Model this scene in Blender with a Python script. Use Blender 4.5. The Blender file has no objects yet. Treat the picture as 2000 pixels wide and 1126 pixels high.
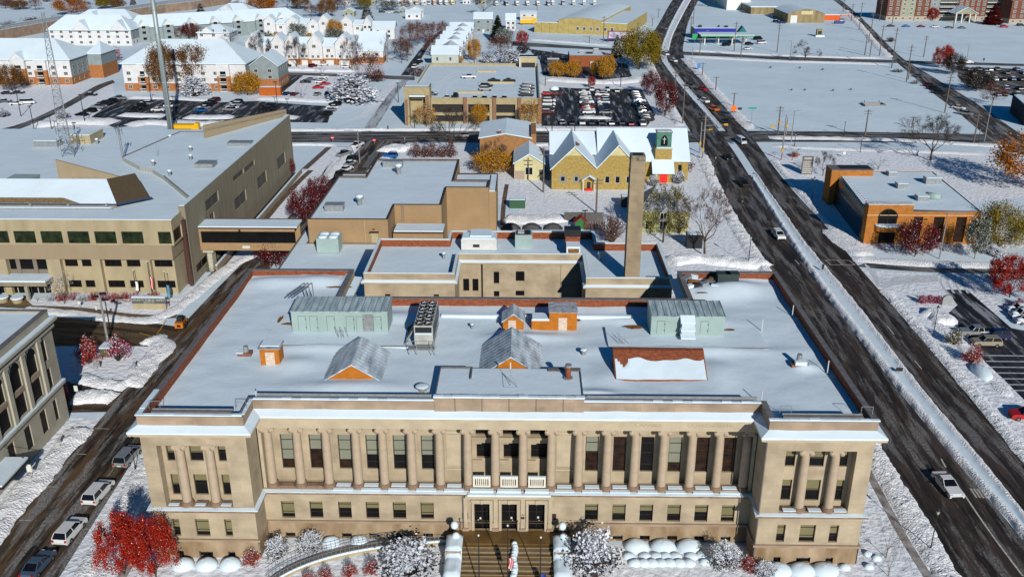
import bpy, math, random
from mathutils import Vector, Matrix, noise
R = math.radians
rnd = random.Random(7)
scn = bpy.context.scene
COL = scn.collection
# ---------------------------------------------------------------- camera
CAM = Vector((2.24, -92.26, 73.74)); PITCH = 0.389236; YAW = -0.0159826; FPX = 1808.24
FW = Vector((math.sin(YAW)*math.cos(PITCH), math.cos(YAW)*math.cos(PITCH), -math.sin(PITCH)))
RT = Vector((math.cos(YAW), -math.sin(YAW), 0)); UP = RT.cross(FW)
cd = bpy.data.cameras.new('camera'); cam = bpy.data.objects.new('camera', cd); COL.objects.link(cam)
M = Matrix.Identity(4)
for i in range(3):
 M[i][0] = RT[i]; M[i][1] = UP[i]; M[i][2] = -FW[i]; M[i][3] = CAM[i]
cam.matrix_world = M
cd.sensor_width = 36; cd.lens = FPX/2000*36; cd.clip_start = 1; cd.clip_end = 6000
scn.camera = cam
# ---------------------------------------------------------------- light
SUN_EL, SUN_AZ = R(24.5), R(162.0)
w = bpy.data.worlds.new('World'); scn.world = w; w.use_nodes = True
nt = w.node_tree; bg = nt.nodes['Background']
sky = nt.nodes.new('ShaderNodeTexSky'); sky.sky_type = 'NISHITA'; sky.sun_disc = False
sky.sun_elevation = SUN_EL; sky.sun_rotation = SUN_AZ; sky.air_density = 1.0; sky.dust_density = 0.3; sky.ozone_density = 3.0
hs = nt.nodes.new('ShaderNodeHueSaturation'); hs.inputs['Saturation'].default_value = 2.3
nt.links.new(sky.outputs[0], hs.inputs['Color']); nt.links.new(hs.outputs[0], bg.inputs['Color'])
bg.inputs['Strength'].default_value = 0.05
ld = bpy.data.lights.new('sun', 'SUN'); ld.energy = 4.6; ld.angle = R(0.5); ld.color = (1.0, 0.95, 0.88)
sun = bpy.data.objects.new('sun', ld); COL.objects.link(sun)
sd = Vector((math.sin(SUN_AZ)*math.cos(SUN_EL), math.cos(SUN_AZ)*math.cos(SUN_EL), math.sin(SUN_EL)))
sun.rotation_euler = sd.to_track_quat('Z', 'Y').to_euler(); sun.location = (0, -50, 120)
scn.view_settings.view_transform = 'Standard'; scn.view_settings.look = 'None'
scn.view_settings.exposure = 0.0; scn.view_settings.gamma = 1.0
scn.cycles.max_bounces = 5; scn.cycles.diffuse_bounces = 2; scn.cycles.glossy_bounces = 2

# ---------------------------------------------------------------- helpers
def g(px, py, z=0.0):
 """ground point (at height z) that lies on the sight line of a survey mark"""
 d = FW + RT*((px-1000)/FPX) - UP*((py-563)/FPX)
 t = (z-CAM.z)/d.z
 return CAM + d*t
def K(ox, oy, k=4.0):
 return lambda x, y, z=0.0: g(ox+x/k, oy+y/k, z)
T1, T2, T3, T4 = K(0, 0), K(500, 0), K(1000, 0), K(1500, 0)
M1, M2, M3, M4 = K(0, 240), K(500, 240), K(1000, 240), K(1500, 240)
N1, N2, N3, N4 = K(0, 500), K(500, 500), K(1000, 500), K(1500, 500)
B1, B2, B3, B4 = K(0, 780, 3.254), K(500, 780, 3.254), K(1000, 780, 3.254), K(1500, 780, 3.254)

def tag(o, label=None, cat=None, group=None, kind=None):
 if label: o['label'] = label
 if cat: o['category'] = cat
 if group: o['group'] = group
 if kind: o['kind'] = kind
 return o
OFF = {}
def thing(name, label, cat, loc=(0, 0, 0), rz=0.0, group=None):
 o = bpy.data.objects.new(name, None); COL.objects.link(o)
 o.location = loc; o.rotation_euler = (0, 0, rz); o.empty_display_size = 1
 tag(o, label, cat, group)
 return o
class MB:
 """collects faces; absolute=True parts keep world coordinates under an Empty placed at its base"""
 def __init__(s): s.v = []; s.f = []; s.m = []; s.sm = []; s.mats = []; s.cur = 0; s.s = False
 def mat(s, m):
  if m not in s.mats: s.mats.append(m)
  s.cur = s.mats.index(m); return s
 def face(s, pts):
  n = len(s.v); s.v.extend([tuple(p) for p in pts]); s.f.append(tuple(range(n, n+len(pts)))); s.m.append(s.cur); s.sm.append(s.s)
 def idx(s, vs, fs):
  n = len(s.v); s.v.extend([tuple(p) for p in vs])
  for f in fs: s.f.append(tuple(i+n for i in f)); s.m.append(s.cur); s.sm.append(s.s)
 def box(s, x0, x1, y0, y1, z0, z1):
  if x0 > x1: x0, x1 = x1, x0
  if y0 > y1: y0, y1 = y1, y0
  s.idx([(x0,y0,z0),(x1,y0,z0),(x1,y1,z0),(x0,y1,z0),(x0,y0,z1),(x1,y0,z1),(x1,y1,z1),(x0,y1,z1)],
    [(0,3,2,1),(4,5,6,7),(0,1,5,4),(1,2,6,5),(2,3,7,6),(3,0,4,7)]); return s
 def obox(s, c, u, hx, hy, z0, z1):
  """box with horizontal axis u (unit 2d) centred on c"""
  ux, uy = u; vx, vy = -uy, ux; P = []
  for z in (z0, z1):
   for a, b in ((-1,-1),(1,-1),(1,1),(-1,1)):
    P.append((c[0]+a*hx*ux+b*hy*vx, c[1]+a*hx*uy+b*hy*vy, z))
  s.idx(P, [(0,3,2,1),(4,5,6,7),(0,1,5,4),(1,2,6,5),(2,3,7,6),(3,0,4,7)]); return s
 def prism(s, poly, z0, z1, top=True, bottom=False):
  n = len(poly); V = [(p[0],p[1],z0) for p in poly]+[(p[0],p[1],z1) for p in poly]
  F = [(i,(i+1)%n,n+(i+1)%n,n+i) for i in range(n)]
  if top: F.append(tuple(range(n,2*n)))
  if bottom: F.append(tuple(reversed(range(n))))
  s.idx(V, F); return s
 def ring(s, po, pi, z0, z1):
  n = len(po); V = [(p[0],p[1],z0) for p in po]+[(p[0],p[1],z1) for p in po]+[(p[0],p[1],z0) for p in pi]+[(p[0],p[1],z1) for p in pi]
  F = []
  for i in range(n):
   j = (i+1)%n
   F += [(i,j,n+j,n+i),(2*n+j,2*n+i,3*n+i,3*n+j),(n+i,n+j,3*n+j,3*n+i),(j,i,2*n+i,2*n+j)]
  s.idx(V, F); return s
 def cyl(s, x, y, z0, z1, r0, r1=None, n=10, cap=True):
  if r1 is None: r1 = r0
  V = [(x+r0*math.cos(6.2832*i/n), y+r0*math.sin(6.2832*i/n), z0) for i in range(n)]+[(x+r1*math.cos(6.2832*i/n), y+r1*math.sin(6.2832*i/n), z1) for i in range(n)]
  F = [(i,(i+1)%n,n+(i+1)%n,n+i) for i in range(n)]
  if cap: F += [tuple(range(n,2*n)), tuple(reversed(range(n)))]
  s.idx(V, F); return s
 def tube(s, p, q, r0, r1=None, n=5):
  if r1 is None: r1 = r0
  p = Vector(p); q = Vector(q); d = (q-p)
  if d.length < 1e-6: return s
  d.normalize(); a = d.orthogonal().normalized(); b = d.cross(a)
  V = [p+(a*math.cos(6.2832*i/n)+b*math.sin(6.2832*i/n))*r0 for i in range(n)]+[q+(a*math.cos(6.2832*i/n)+b*math.sin(6.2832*i/n))*r1 for i in range(n)]
  s.idx(V, [(i,(i+1)%n,n+(i+1)%n,n+i) for i in range(n)]+[tuple(range(n,2*n)), tuple(reversed(range(n)))]); return s
 def lathe(s, x, y, prof, n=12):
  V = []; F = []
  for r, z in prof: V += [(x+r*math.cos(6.2832*i/n), y+r*math.sin(6.2832*i/n), z) for i in range(n)]
  for k in range(len(prof)-1):
   for i in range(n): F.append((k*n+i, k*n+(i+1)%n, (k+1)*n+(i+1)%n, (k+1)*n+i))
  F.append(tuple(range((len(prof)-1)*n, len(prof)*n)))
  s.idx(V, F); return s
 def build_each(s, name, parent, nf):
  """one object for every run of nf faces (a box has six)"""
  for k in range(0, len(s.f), nf):
   q = MB(); q.mats = s.mats; u = sorted({i for f in s.f[k:k+nf] for i in f}); r = {i: j for j, i in enumerate(u)}
   q.v = [s.v[i] for i in u]; q.f = [tuple(r[i] for i in f) for f in s.f[k:k+nf]]; q.m = s.m[k:k+nf]; q.sm = s.sm[k:k+nf]; q.build(name, parent)
 def build(s, name, parent=None, mats=None, world=True, smooth=None):
  me = bpy.data.meshes.new(name)
  off = Vector((0,0,0))
  if parent is not None and world: off = ROOT(parent)
  me.from_pydata([(x-off.x, y-off.y, z-off.z) for x, y, z in s.v], [], s.f)
  for m in (mats or s.mats): me.materials.append(m)
  me.polygons.foreach_set('material_index', s.m)
  me.polygons.foreach_set('use_smooth', s.sm if smooth is None else [smooth]*len(s.f))
  uv = me.uv_layers.new(name='UVMap'); data = [0.0]*(2*len(me.loops)); vs = s.v
  k = 0
  for p, f in zip(me.polygons, s.f):
   n = p.normal; ax, ay, az = abs(n.x), abs(n.y), abs(n.z)
   if az > max(ax, ay): a, b = 0, 1
   elif ay >= ax: a, b = 0, 2
   else: a, b = 1, 2
   for vi in f:
    v = vs[vi]; data[k] = v[a]; data[k+1] = v[b]; k += 2
  uv.data.foreach_set('uv', data)
  o = bpy.data.objects.new(name, me); COL.objects.link(o)
  if parent is not None: o.parent = parent
  return o
def ROOT(o):
 v = Vector((0,0,0))
 while o is not None: v = v+o.location; o = o.parent
 return v
def inset(poly, d):
 n = len(poly); out = []
 for i in range(n):
  a, b, c = Vector(poly[i-1][:2]), Vector(poly[i][:2]), Vector(poly[(i+1)%n][:2])
  e1 = (b-a).normalized(); e2 = (c-b).normalized()
  n1 = Vector((-e1.y, e1.x)); n2 = Vector((-e2.y, e2.x))
  k = 1+n1.dot(n2)
  o = b+(n1+n2)*(d/max(k, .2)); out.append((o.x, o.y))
 return out
def rect(x0, x1, y0, y1): return [(x0,y0),(x1,y0),(x1,y1),(x0,y1)]
def facade(mb, p0, p1, z0, z1, holes, depth=.3):
 """wall face from p0 to p1 (outside on the right-hand side when walking p0->p1 is -normal) with real recesses"""
 p0 = Vector(p0[:2]); p1 = Vector(p1[:2]); L = (p1-p0).length; u = (p1-p0)/L; n = Vector((-u.y, u.x))   # n points inward
 def P(a, z, d=0): q = p0+u*a+n*d; return (q.x, q.y, z)
 xs = sorted({0.0, L}|{h[0] for h in holes}|{h[1] for h in holes}); zs = sorted({z0, z1}|{h[2] for h in holes}|{h[3] for h in holes})
 for j in range(len(zs)-1):
  run = None
  for i in range(len(xs)-1):
   cx, cz = (xs[i]+xs[i+1])/2, (zs[j]+zs[j+1])/2
   hole = any(h[0] < cx < h[1] and h[2] < cz < h[3] for h in holes)
   if not hole:
    if run is None: run = xs[i]
   if run is not None and (hole or i == len(xs)-2):
    e = xs[i] if hole else xs[i+1]
    mb.face([P(run,zs[j]),P(e,zs[j]),P(e,zs[j+1]),P(run,zs[j+1])]); run = None
 for h in holes:
  a, b, c, d = h[:4]
  mb.face([P(a,c),P(b,c),P(b,c,depth),P(a,c,depth)]); mb.face([P(a,d,depth),P(b,d,depth),P(b,d),P(a,d)])
  mb.face([P(a,c,depth),P(a,d,depth),P(a,d),P(a,c)]); mb.face([P(b,c),P(b,d),P(b,d,depth),P(b,c,depth)])
 return lambda a, z, d=0: P(a, z, d)
def window(parent, F, a, b, c, d, depth, glass, frame, blind=None, blind_frac=0.0, nx=1, zz=(), fw=.07, name='window'):
 """one window: glass, frame bars and (where drawn) a blind behind the upper part"""
 mb = MB()
 def bar(a0, a1, z0, z1, d0, d1, mat):
  mb.mat(mat); V = [F(a0,z0,d0),F(a1,z0,d0),F(a1,z0,d1),F(a0,z0,d1),F(a0,z1,d0),F(a1,z1,d0),F(a1,z1,d1),F(a0,z1,d1)]
  mb.idx(V, [(0,3,2,1),(4,5,6,7),(0,1,5,4),(1,2,6,5),(2,3,7,6),(3,0,4,7)])
 mb.mat(glass); mb.face([F(a,c,depth),F(b,c,depth),F(b,d,depth),F(a,d,depth)])
 t = depth-.06
 bar(a, a+fw, c, d, t, depth-.003, frame); bar(b-fw, b, c, d, t, depth-.003, frame)
 bar(a+fw, b-fw, c, c+fw, t, depth-.003, frame); bar(a+fw, b-fw, d-fw, d, t, depth-.003, frame)
 for i in range(1, nx): x = a+(b-a)*i/nx; bar(x-fw*.4, x+fw*.4, c+fw, d-fw, t+.01, depth-.003, frame)
 for z in zz: bar(a+fw, b-fw, z-fw*.5, z+fw*.5, t+.005, depth-.003, frame)
 if blind and blind_frac > 0:
  z = d-(d-c)*blind_frac; mb.mat(blind); mb.face([F(a+fw,z,depth-.012),F(b-fw,z,depth-.012),F(b-fw,d-fw,depth-.012),F(a+fw,d-fw,depth-.012)])
 return mb.build(name, parent)

# ---------------------------------------------------------------- materials
MATS = {}
def mat(name, col, rough=.8, vary=.12, scale=3.0, bump=0.0, bscale=None, spec=.3, metal=0.0, col2=None, streak=None, brick=None, detail=4.0):
 """procedural surface: base colour broken up by noise (and courses for masonry), with bump"""
 if name in MATS: return MATS[name]
 m = bpy.data.materials.new(name); m.use_nodes = True; MATS[name] = m
 nt = m.node_tree; N = nt.nodes; Lk = nt.links.new; b = N['Principled BSDF']
 b.inputs['Roughness'].default_value = rough; b.inputs['Specular IOR Level'].default_value = spec; b.inputs['Metallic'].default_value = metal
 tc = N.new('ShaderNodeTexCoord'); mp = N.new('ShaderNodeMapping'); Lk(tc.outputs['UV'], mp.inputs[0])
 if streak: mp.inputs['Scale'].default_value = streak
 nz = N.new('ShaderNodeTexNoise'); nz.inputs['Scale'].default_value = scale; nz.inputs['Detail'].default_value = detail; Lk(mp.outputs[0], nz.inputs['Vector'])
 rp = N.new('ShaderNodeValToRGB'); rp.color_ramp.elements[0].position = .32; rp.color_ramp.elements[1].position = .68
 c2 = col2 or tuple(max(0, c*(1-vary*2)) for c in col); c1 = tuple(min(1, c*(1+vary*.6)) for c in col)
 rp.color_ramp.elements[0].color = (*c2, 1); rp.color_ramp.elements[1].color = (*c1, 1)
 Lk(nz.outputs['Fac'], rp.inputs[0]); out = rp.outputs[0]
 if brick:
  bw, bh, mort, amt = brick
  bt = N.new('ShaderNodeTexBrick'); bt.inputs['Scale'].default_value = 1; bt.inputs['Brick Width'].default_value = bw; bt.inputs['Row Height'].default_value = bh
  bt.inputs['Mortar Size'].default_value = mort; bt.inputs['Color1'].default_value = (1,1,1,1); bt.inputs['Color2'].default_value = (1-amt,1-amt*1.1,1-amt*1.3,1)
  bt.inputs['Mortar'].default_value = (1-amt*1.6,)*3+(1,); Lk(tc.outputs['UV'], bt.inputs['Vector'])
  mx = N.new('ShaderNodeMixRGB'); mx.blend_type = 'MULTIPLY'; mx.inputs[0].default_value = 1; Lk(out, mx.inputs[1]); Lk(bt.outputs['Color'], mx.inputs[2]); out = mx.outputs[0]
 Lk(out, b.inputs['Base Color'])
 if bump:
  bn = N.new('ShaderNodeTexNoise'); bn.inputs['Scale'].default_value = bscale or scale*3; bn.inputs['Detail'].default_value = 5
  if streak: Lk(mp.outputs[0], bn.inputs['Vector'])
  else: Lk(tc.outputs['UV'], bn.inputs['Vector'])
  bp = N.new('ShaderNodeBump'); bp.inputs['Strength'].default_value = 1.0; bp.inputs['Distance'].default_value = bump
  Lk(bn.outputs['Fac'], bp.inputs['Height']); Lk(bp.outputs[0], b.inputs['Normal'])
 return m
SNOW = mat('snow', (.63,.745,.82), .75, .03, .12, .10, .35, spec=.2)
SNOWR = mat('snow_rough', (.86,.88,.90), .8, .05, 1.2, .34, 3.2, spec=.2)  # whiter than flat snow: sun on its lumps is put into the colour
SNOWD = mat('snow_trodden', (.60,.62,.65), .8, .14, .5, .22, 1.5, spec=.2)
STONE = mat('limestone', (.42,.345,.24), .85, .13, .35, .01, 4, brick=(1.7,.62,.012,.10))
STONE2 = mat('limestone_smooth', (.44,.37,.26), .85, .08, .5, .008, 5)
STONEP = mat('limestone_pink', (.36,.27,.195), .85, .14, .35, .01, 4, brick=(2.0,.6,.012,.14))
COLM = mat('column_stone', (.40,.315,.225), .8, .07, .8, .006, 6)
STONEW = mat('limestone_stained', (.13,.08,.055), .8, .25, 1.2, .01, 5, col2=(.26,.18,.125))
STONEB = mat('limestone_base', (.36,.275,.18), .85, .12, .5, .01, 4, streak=(1,.35,1), col2=(.19,.12,.06))
BRICK = mat('red_brick', (.34,.10,.045), .85, .15, 2, .01, 8, brick=(.4,.16,.02,.35))
GLASSD = mat('dark_glass', (.008,.008,.009), .35, .2, .6, spec=.15)
GLASSB = mat('brown_glass', (.030,.014,.007), .35, .5, 1.2, spec=.15, col2=(.008,.006,.006))
GLASSG = mat('green_glass', (.020,.032,.014), .35, .5, .8, spec=.15, col2=(.008,.01,.008))
FRAME = mat('bronze_frame', (.025,.018,.014), .5, .1)
BLIND = mat('window_blind', (.17,.15,.075), .7, .05, .5)
BLINDG = mat('pale_blind', (.20,.21,.16), .7, .05, .5)
METAL = mat('grey_metal', (.30,.32,.33), .45, .12, 1.5, metal=.3)
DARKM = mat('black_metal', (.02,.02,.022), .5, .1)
COPING = mat('coping_metal', (.16,.15,.15), .6, .15, 1)
PALEG = mat('pale_green_metal', (.30,.40,.38), .5, .06, .4, .01, 1)
ORANGE = mat('orange_brick', (.48,.16,.015), .8, .10, 1.2, .008, 8, brick=(.4,.13,.015,.12))
WHITEP = mat('white_paint', (.60,.61,.58), .6, .05, 1)
# ---------------------------------------------------------------- ground and roads
def road_mat(name, base, slush, dens, dirt):
 m = bpy.data.materials.new(name); m.use_nodes = True
 nt = m.node_tree; N = nt.nodes; Lk = nt.links.new; b = N['Principled BSDF']; b.inputs['Specular IOR Level'].default_value = .35
 tc = N.new('ShaderNodeTexCoord')
 def nz(sx, sy, det, lo, hi, seed=0):
  mp = N.new('ShaderNodeMapping'); mp.inputs['Scale'].default_value = (sx, sy, 1); mp.inputs['Location'].default_value = (seed, seed*1.7, 0)
  n = N.new('ShaderNodeTexNoise'); n.inputs['Scale'].default_value = 1; n.inputs['Detail'].default_value = det; n.inputs['Roughness'].default_value = .70
  Lk(tc.outputs['UV'], mp.inputs[0]); Lk(mp.outputs[0], n.inputs['Vector'])
  r = N.new('ShaderNodeMapRange'); r.inputs[1].default_value = lo; r.inputs[2].default_value = hi; Lk(n.outputs['Fac'], r.inputs[0]); return r.outputs[0]
 def mix(f, a, c, blend='MIX'):
  x = N.new('ShaderNodeMixRGB'); x.blend_type = blend
  if isinstance(f, float): x.inputs[0].default_value = f
  else: Lk(f, x.inputs[0])
  for i, s in ((1, a), (2, c)):
   if isinstance(s, tuple): x.inputs[i].default_value = (*s, 1)
   else: Lk(s, x.inputs[i])
  return x.outputs[0]
 c = mix(nz(.45,.04,7,.44,.56), base, dirt)
 c = mix(nz(.6,.05,8,.50,.56,3.1), c, tuple(v*.25 for v in base))
 sl = nz(.5,.05,10,.55-dens*.07,.61-dens*.06,9.3)
 fine = nz(6,2.2,4,.35,.6,5.5)
 mm = N.new('ShaderNodeMath'); mm.operation = 'MULTIPLY'; Lk(sl, mm.inputs[0]); Lk(fine, mm.inputs[1])
 c = mix(mm.outputs[0], c, slush)
 Lk(c, b.inputs['Base Color'])
 rr = nz(.4,.05,4,.4,.6,7.7); r2 = N.new('ShaderNodeMapRange'); r2.inputs[3].default_value = .55; r2.inputs[4].default_value = .85; Lk(rr, r2.inputs[0]); Lk(r2.outputs[0], b.inputs['Roughness'])
 return m
ROADB = road_mat('asphalt_wet_brown', (.056,.040,.030), (.19,.185,.18), .8, (.028,.02,.016))
ROADW = road_mat('asphalt_street_slush', (.050,.034,.022), (.26,.26,.26), .75, (.095,.056,.026))
ROADM = road_mat('asphalt_brown', (.10,.062,.028), (.16,.12,.08), .2, (.060,.040,.022))
ROADG = road_mat('asphalt_slush', (.052,.048,.045), (.30,.30,.30), .9, (.075,.055,.04))
ROADK = road_mat('asphalt_dark', (.030,.032,.038), (.42,.44,.48), .3, (.018,.02,.026))
ROADS = road_mat('road_packed_snow', (.30,.33,.36), (.62,.67,.72), 1.6, (.16,.17,.18))
LINE = mat('road_paint', (.55,.52,.45), .7, .25, 3)
YLINE = mat('yellow_road_paint', (.45,.26,.03), .7, .25, 3)
def setting(o): o['kind'] = 'structure'; return o

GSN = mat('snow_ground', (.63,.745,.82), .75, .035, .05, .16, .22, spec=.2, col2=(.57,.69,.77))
mb = MB().mat(GSN)
gx = [-3000,-900,-420,-250,-150,-110,-80,-60,-40,-20,0,20,40,60,80,110,150,250,420,900,3000]
gy = [-400,-100,-40,-20,0,20,40,60,90,130,180,250,350,500,800,1500,5000]
mb.idx([(x,y,0) for y in gy for x in gx], [(j*len(gx)+i, j*len(gx)+i+1, (j+1)*len(gx)+i+1, (j+1)*len(gx)+i) for j in range(len(gy)-1) for i in range(len(gx)-1)])
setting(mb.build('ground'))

def resample(pts, step):
 out = []
 for a, b in zip(pts[:-1], pts[1:]):
  a = Vector(a[:2]); b = Vector(b[:2]); n = max(1, int((b-a).length/step))
  for i in range(n): out.append(a+(b-a)*i/n)
 out.append(Vector(pts[-1][:2])); return out
def smooth(pts, k=2):
 for _ in range(k):
  q = [pts[0]]
  for a, b in zip(pts[:-1], pts[1:]):
   a = Vector(a[:2]); b = Vector(b[:2]); q += [a*.75+b*.25, a*.25+b*.75]
  q.append(pts[-1]); pts = q
 return [Vector(p[:2]) for p in pts]
def at_len(pts, n):
 L = [0]
 for a, b in zip(pts[:-1], pts[1:]): L.append(L[-1]+(b-a).length)
 out = []; k = 0
 for i in range(n+1):
  t = L[-1]*i/n
  while k < len(L)-2 and L[k+1] < t: k += 1
  f = (t-L[k])/max(1e-9, L[k+1]-L[k]); out.append(pts[k]+(pts[k+1]-pts[k])*f)
 return out
def strip(name, left, right, z, m, step=6, sm=2):
 """road surface between two kerb lines, UV in metres (across, along)"""
 l = smooth(left, sm); r = smooth(right, sm)
 L = sum((b-a).length for a, b in zip(l[:-1], l[1:])); n = max(2, int(L/step))
 l = at_len(l, n); r = at_len(r, n)
 me = bpy.data.meshes.new(name)
 V = []; 
 for a, b in zip(l, r): V += [(a.x,a.y,z),(b.x,b.y,z)]
 F = [(2*i,2*i+1,2*i+3,2*i+2) for i in range(n)]
 if (r[0]-l[0]).cross(l[1]-l[0]) < 0: F = [tuple(reversed(f)) for f in F]
 me.from_pydata(V, [], F); me.materials.append(m); uv = me.uv_layers.new(name='UVMap')
 for p in me.polygons:
  for li, vi in zip(p.loop_indices, p.vertices):
   i = vi//2; wdt = (r[i]-l[i]).length
   uv.data[li].uv = (wdt if vi % 2 else 0, L*i/n)
 o = bpy.data.objects.new(name, me); COL.objects.link(o); return setting(o)
def both(c, w): 
 """kerb lines each side of a centre line"""
 c = [Vector(p[:2]) for p in c]; l = []; r = []
 for i, p in enumerate(c):
  d = (c[min(i+1,len(c)-1)]-c[max(i-1,0)]).normalized(); n = Vector((d.y,-d.x)); l.append(p-n*w/2); r.append(p+n*w/2)
 return l, r
def bank(name, path, width, height, seed=0, m=None, step=.7, across=None, flat=0.0, z0=-.03, prof=None, group=None, label=None):
 """ploughed snow: a lumpy ridge along a path"""
 c = at_len(smooth(path, 1), max(2, int(sum((Vector(b[:2])-Vector(a[:2])).length for a, b in zip(path[:-1], path[1:]))/step)))
 k = across or max(5, int(width/step)+2); V = []; F = []
 for i, p in enumerate(c):
  d = (c[min(i+1,len(c)-1)]-c[max(i-1,0)]).normalized(); n = Vector((d.y,-d.x))
  ew = 1+.28*noise.noise(Vector((p.x*.25, p.y*.25, seed)))+.15*noise.noise(Vector((p.x*.9, p.y*.9, seed)))
  endf = min(1, i/2.0, (len(c)-1-i)/2.0)
  for j in range(k+1):
   t = j/k*2-1; q = p+n*(t*width/2*ew)
   h = max(0, 1-abs(t)**3) if flat == 0 else min(1, (1-abs(t))/(1-flat))
   if prof: h = prof(t)
   e = .5+.5*noise.noise(Vector((q.x*.45, q.y*.45, seed)))
   lump = height*h*(.5+.5*e)+h*min(.13, height*.22)*noise.noise(Vector((q.x*2.9, q.y*2.9, seed+2)))+h*min(.25, height*.5)*noise.noise(Vector((q.x*1.7, q.y*1.7, seed+5)))+h*min(.12, height*.3)*noise.noise(Vector((q.x*4.1, q.y*4.1, seed+9)))
   V.append((q.x, q.y, z0+max(0, lump)*endf+(.0 if h > 0 else 0)))
 for i in range(len(c)-1):
  for j in range(k): a = i*(k+1)+j; F.append((a, a+k+1, a+k+2, a+1))
 mb = MB().mat(m or SNOWR); mb.s = True; mb.idx(V, F); o = mb.build(name); o['kind'] = 'stuff'
 return o

# dual carriageway running north past the courthouse
SBW = [(53.6,-40),(54.2,-2),(54.6,11),(54.8,30),(56.3,52),(56.8,80),(56.4,95),(56.2,124),(57.2,157),(60.5,202),(60.9,245),(62.3,292),(65.0,350),(69.6,438),(77.3,493),(91.2,560),(128,751),(172,950)]
SBE = [(65.6,-40),(65.4,5),(64.6,20),(64,40),(64.1,60),(64.2,95),(67.0,146),(68.7,176),(70.3,206),(71.3,240),(71.2,275),(70.9,338),(72.4,400),(76.7,443),(86.4,493),(98.6,560),(137.6,751),(182,950)]
NBW = [(68.4,-40),(68.3,10),(68.5,25),(68.1,41),(68.5,60),(69.2,85),(68.8,116),(69.6,132),(70.6,162),(71.5,180),(73.0,206),(73.6,242),(74.0,290),(73.8,338),(75.9,413),(81.4,438),(90.7,493),(104.2,560),(144.3,751),(189,950)]
NBE = [(73.4,-40),(73.6,5),(74,22),(74.8,41),(75.7,64),(76.1,88),(76.5,109),(77.7,128),(77.5,152),(78.0,176),(79.2,198),(81.8,242),(81.6,280),(83.0,342),(85.5,409),(89.7,443),(98.9,493),(113.5,575),(151,752),(196,950)]
strip('road_southbound', SBW, SBE, .012, ROADB)
strip('road_northbound', NBW, NBE, .012, ROADB)
# far cross street, near cross street, street west of the courthouse
strip('road_far_cross_street', [T3(0,325),T3(400,352),T3(800,382),T3(1180,398),T3(1500,412),T3(2000,442),T4(0,440),T4(960,470),T4(1500,486),T4(2000,500)],
  [T3(0,360),T3(400,375),T3(800,398),T3(1180,425),T3(1500,436),T3(2000,462),T4(0,466),T4(960,492),T4(1500,505),T4(2000,520)], .008, ROADG, 12)
strip('road_cross_street', [(-260,232),(-135,231),(-60,234),(50,236.5),(100,238),(175,233),(260,226)], [(-260,219),(-135,218),(-60,217),(50,219),(100,221),(175,219),(260,212)], .008, ROADG)
strip('road_west_street', [(-64,-60),(-64.2,4),(-63.9,60),(-62.5,88),(-59.5,132),(-53.5,200),(-53,221)], [(-51.5,-60),(-53,-4),(-56.4,60),(-55.4,88),(-51.5,132),(-44,195),(-38,219)], .012, ROADW)
strip('road_museum_drive', [(-110,76),(-90,73.5),(-75,70.5),(-63,67)], [(-110,58),(-90,58),(-75,59),(-63,58.5)], .008, ROADM)
strip('road_courtyard_lane', [(-75,45),(-63,46)], [(-75,34.5),(-63,35)], .008, ROADM)
strip('road_diagonal_avenue', [T4(500,-5),T4(590,60),T4(690,175),T4(800,290),T4(950,440),T4(1090,560),T4(1250,700),T4(1450,850),T4(1640,1010),T4(1850,1180),M4(1990,250)],
  [T4(560,-5),T4(700,110),T4(790,200),T4(900,310),T4(1040,455),T4(1220,560),T4(1420,680),T4(1700,850),T4(1900,1000),T4(2100,1130),T4(2300,1200)], .016, ROADG, 10)
strip('road_bank_driveway', [N4(690,80),N4(900,105),N4(1300,130),N4(1700,135),N4(2300,140)], [N4(780,45),N4(950,70),N4(1300,95),N4(1700,100),N4(2300,105)], .012, ROADG, 4)
# apartment lane and the lane between the houses
strip('road_terrace_lane', [T1(-100,1000),T2(-500,985),T2(60,560),T2(500,572),T2(1240,598)][2:], [T2(50,580),T2(500,592),T2(1240,628)], .008, ROADG, 8)
strip('road_house_lane', [T2(1130,590),T2(1240,440),T2(1330,330),T2(1440,240)], [T2(1235,590),T2(1300,440),T2(1370,330),T2(1470,240)], .012, ROADK, 6)
strip('road_apartment_lane', [T1(0,1010),T1(180,965),T1(430,850),T1(560,780),T1(760,660),T1(880,625)], [T1(60,1040),T1(260,970),T1(480,870),T1(640,780),T1(790,690),T1(900,645)], .008, ROADG, 6)
strip('road_ramp_street', [T2(820,1030),T2(1000,780),T2(1120,640),T2(1180,600)], [T2(920,1030),T2(1060,800),T2(1150,660),T2(1215,610)], .004, ROADS, 6)
def patch(name, pts, z, m):
 mb = MB().mat(m); mb.face([(p[0],p[1],z) for p in pts]); o = mb.build(name); return setting(o)
patch('parking_lot_asphalt', [T1(900,780),T1(1560,775),T1(1700,800),T1(2000,790),T2(400,820),T2(600,830),T2(560,960),T2(0,950),T1(1900,965),T1(1400,935),T1(900,1000),T1(700,925)][::1], .005, ROADK)
patch('parking_aisle', [T2(240,580),T2(370,590),T2(180,745),T2(140,700)], .005, ROADK)
patch('church_parking_lot', [T3(330,680),T3(500,690),T3(1010,700),T3(1120,900),T3(1050,990),T3(230,985),T3(230,740)], .005, ROADK)
patch('diner_parking', [T3(120,380),T3(260,400),T3(900,500),T3(940,600),T3(700,625),T3(240,590),T3(215,470)], .004, ROADK)
patch('east_parking_lot', [N4(1390,260),N4(1560,265),N4(1900,560),N4(2300,640),N4(2300,1300),N4(2000,1120),N4(1840,960),N4(1700,830),N4(1500,560),N4(1370,480),N4(1480,380)], .009, ROADK)
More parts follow.
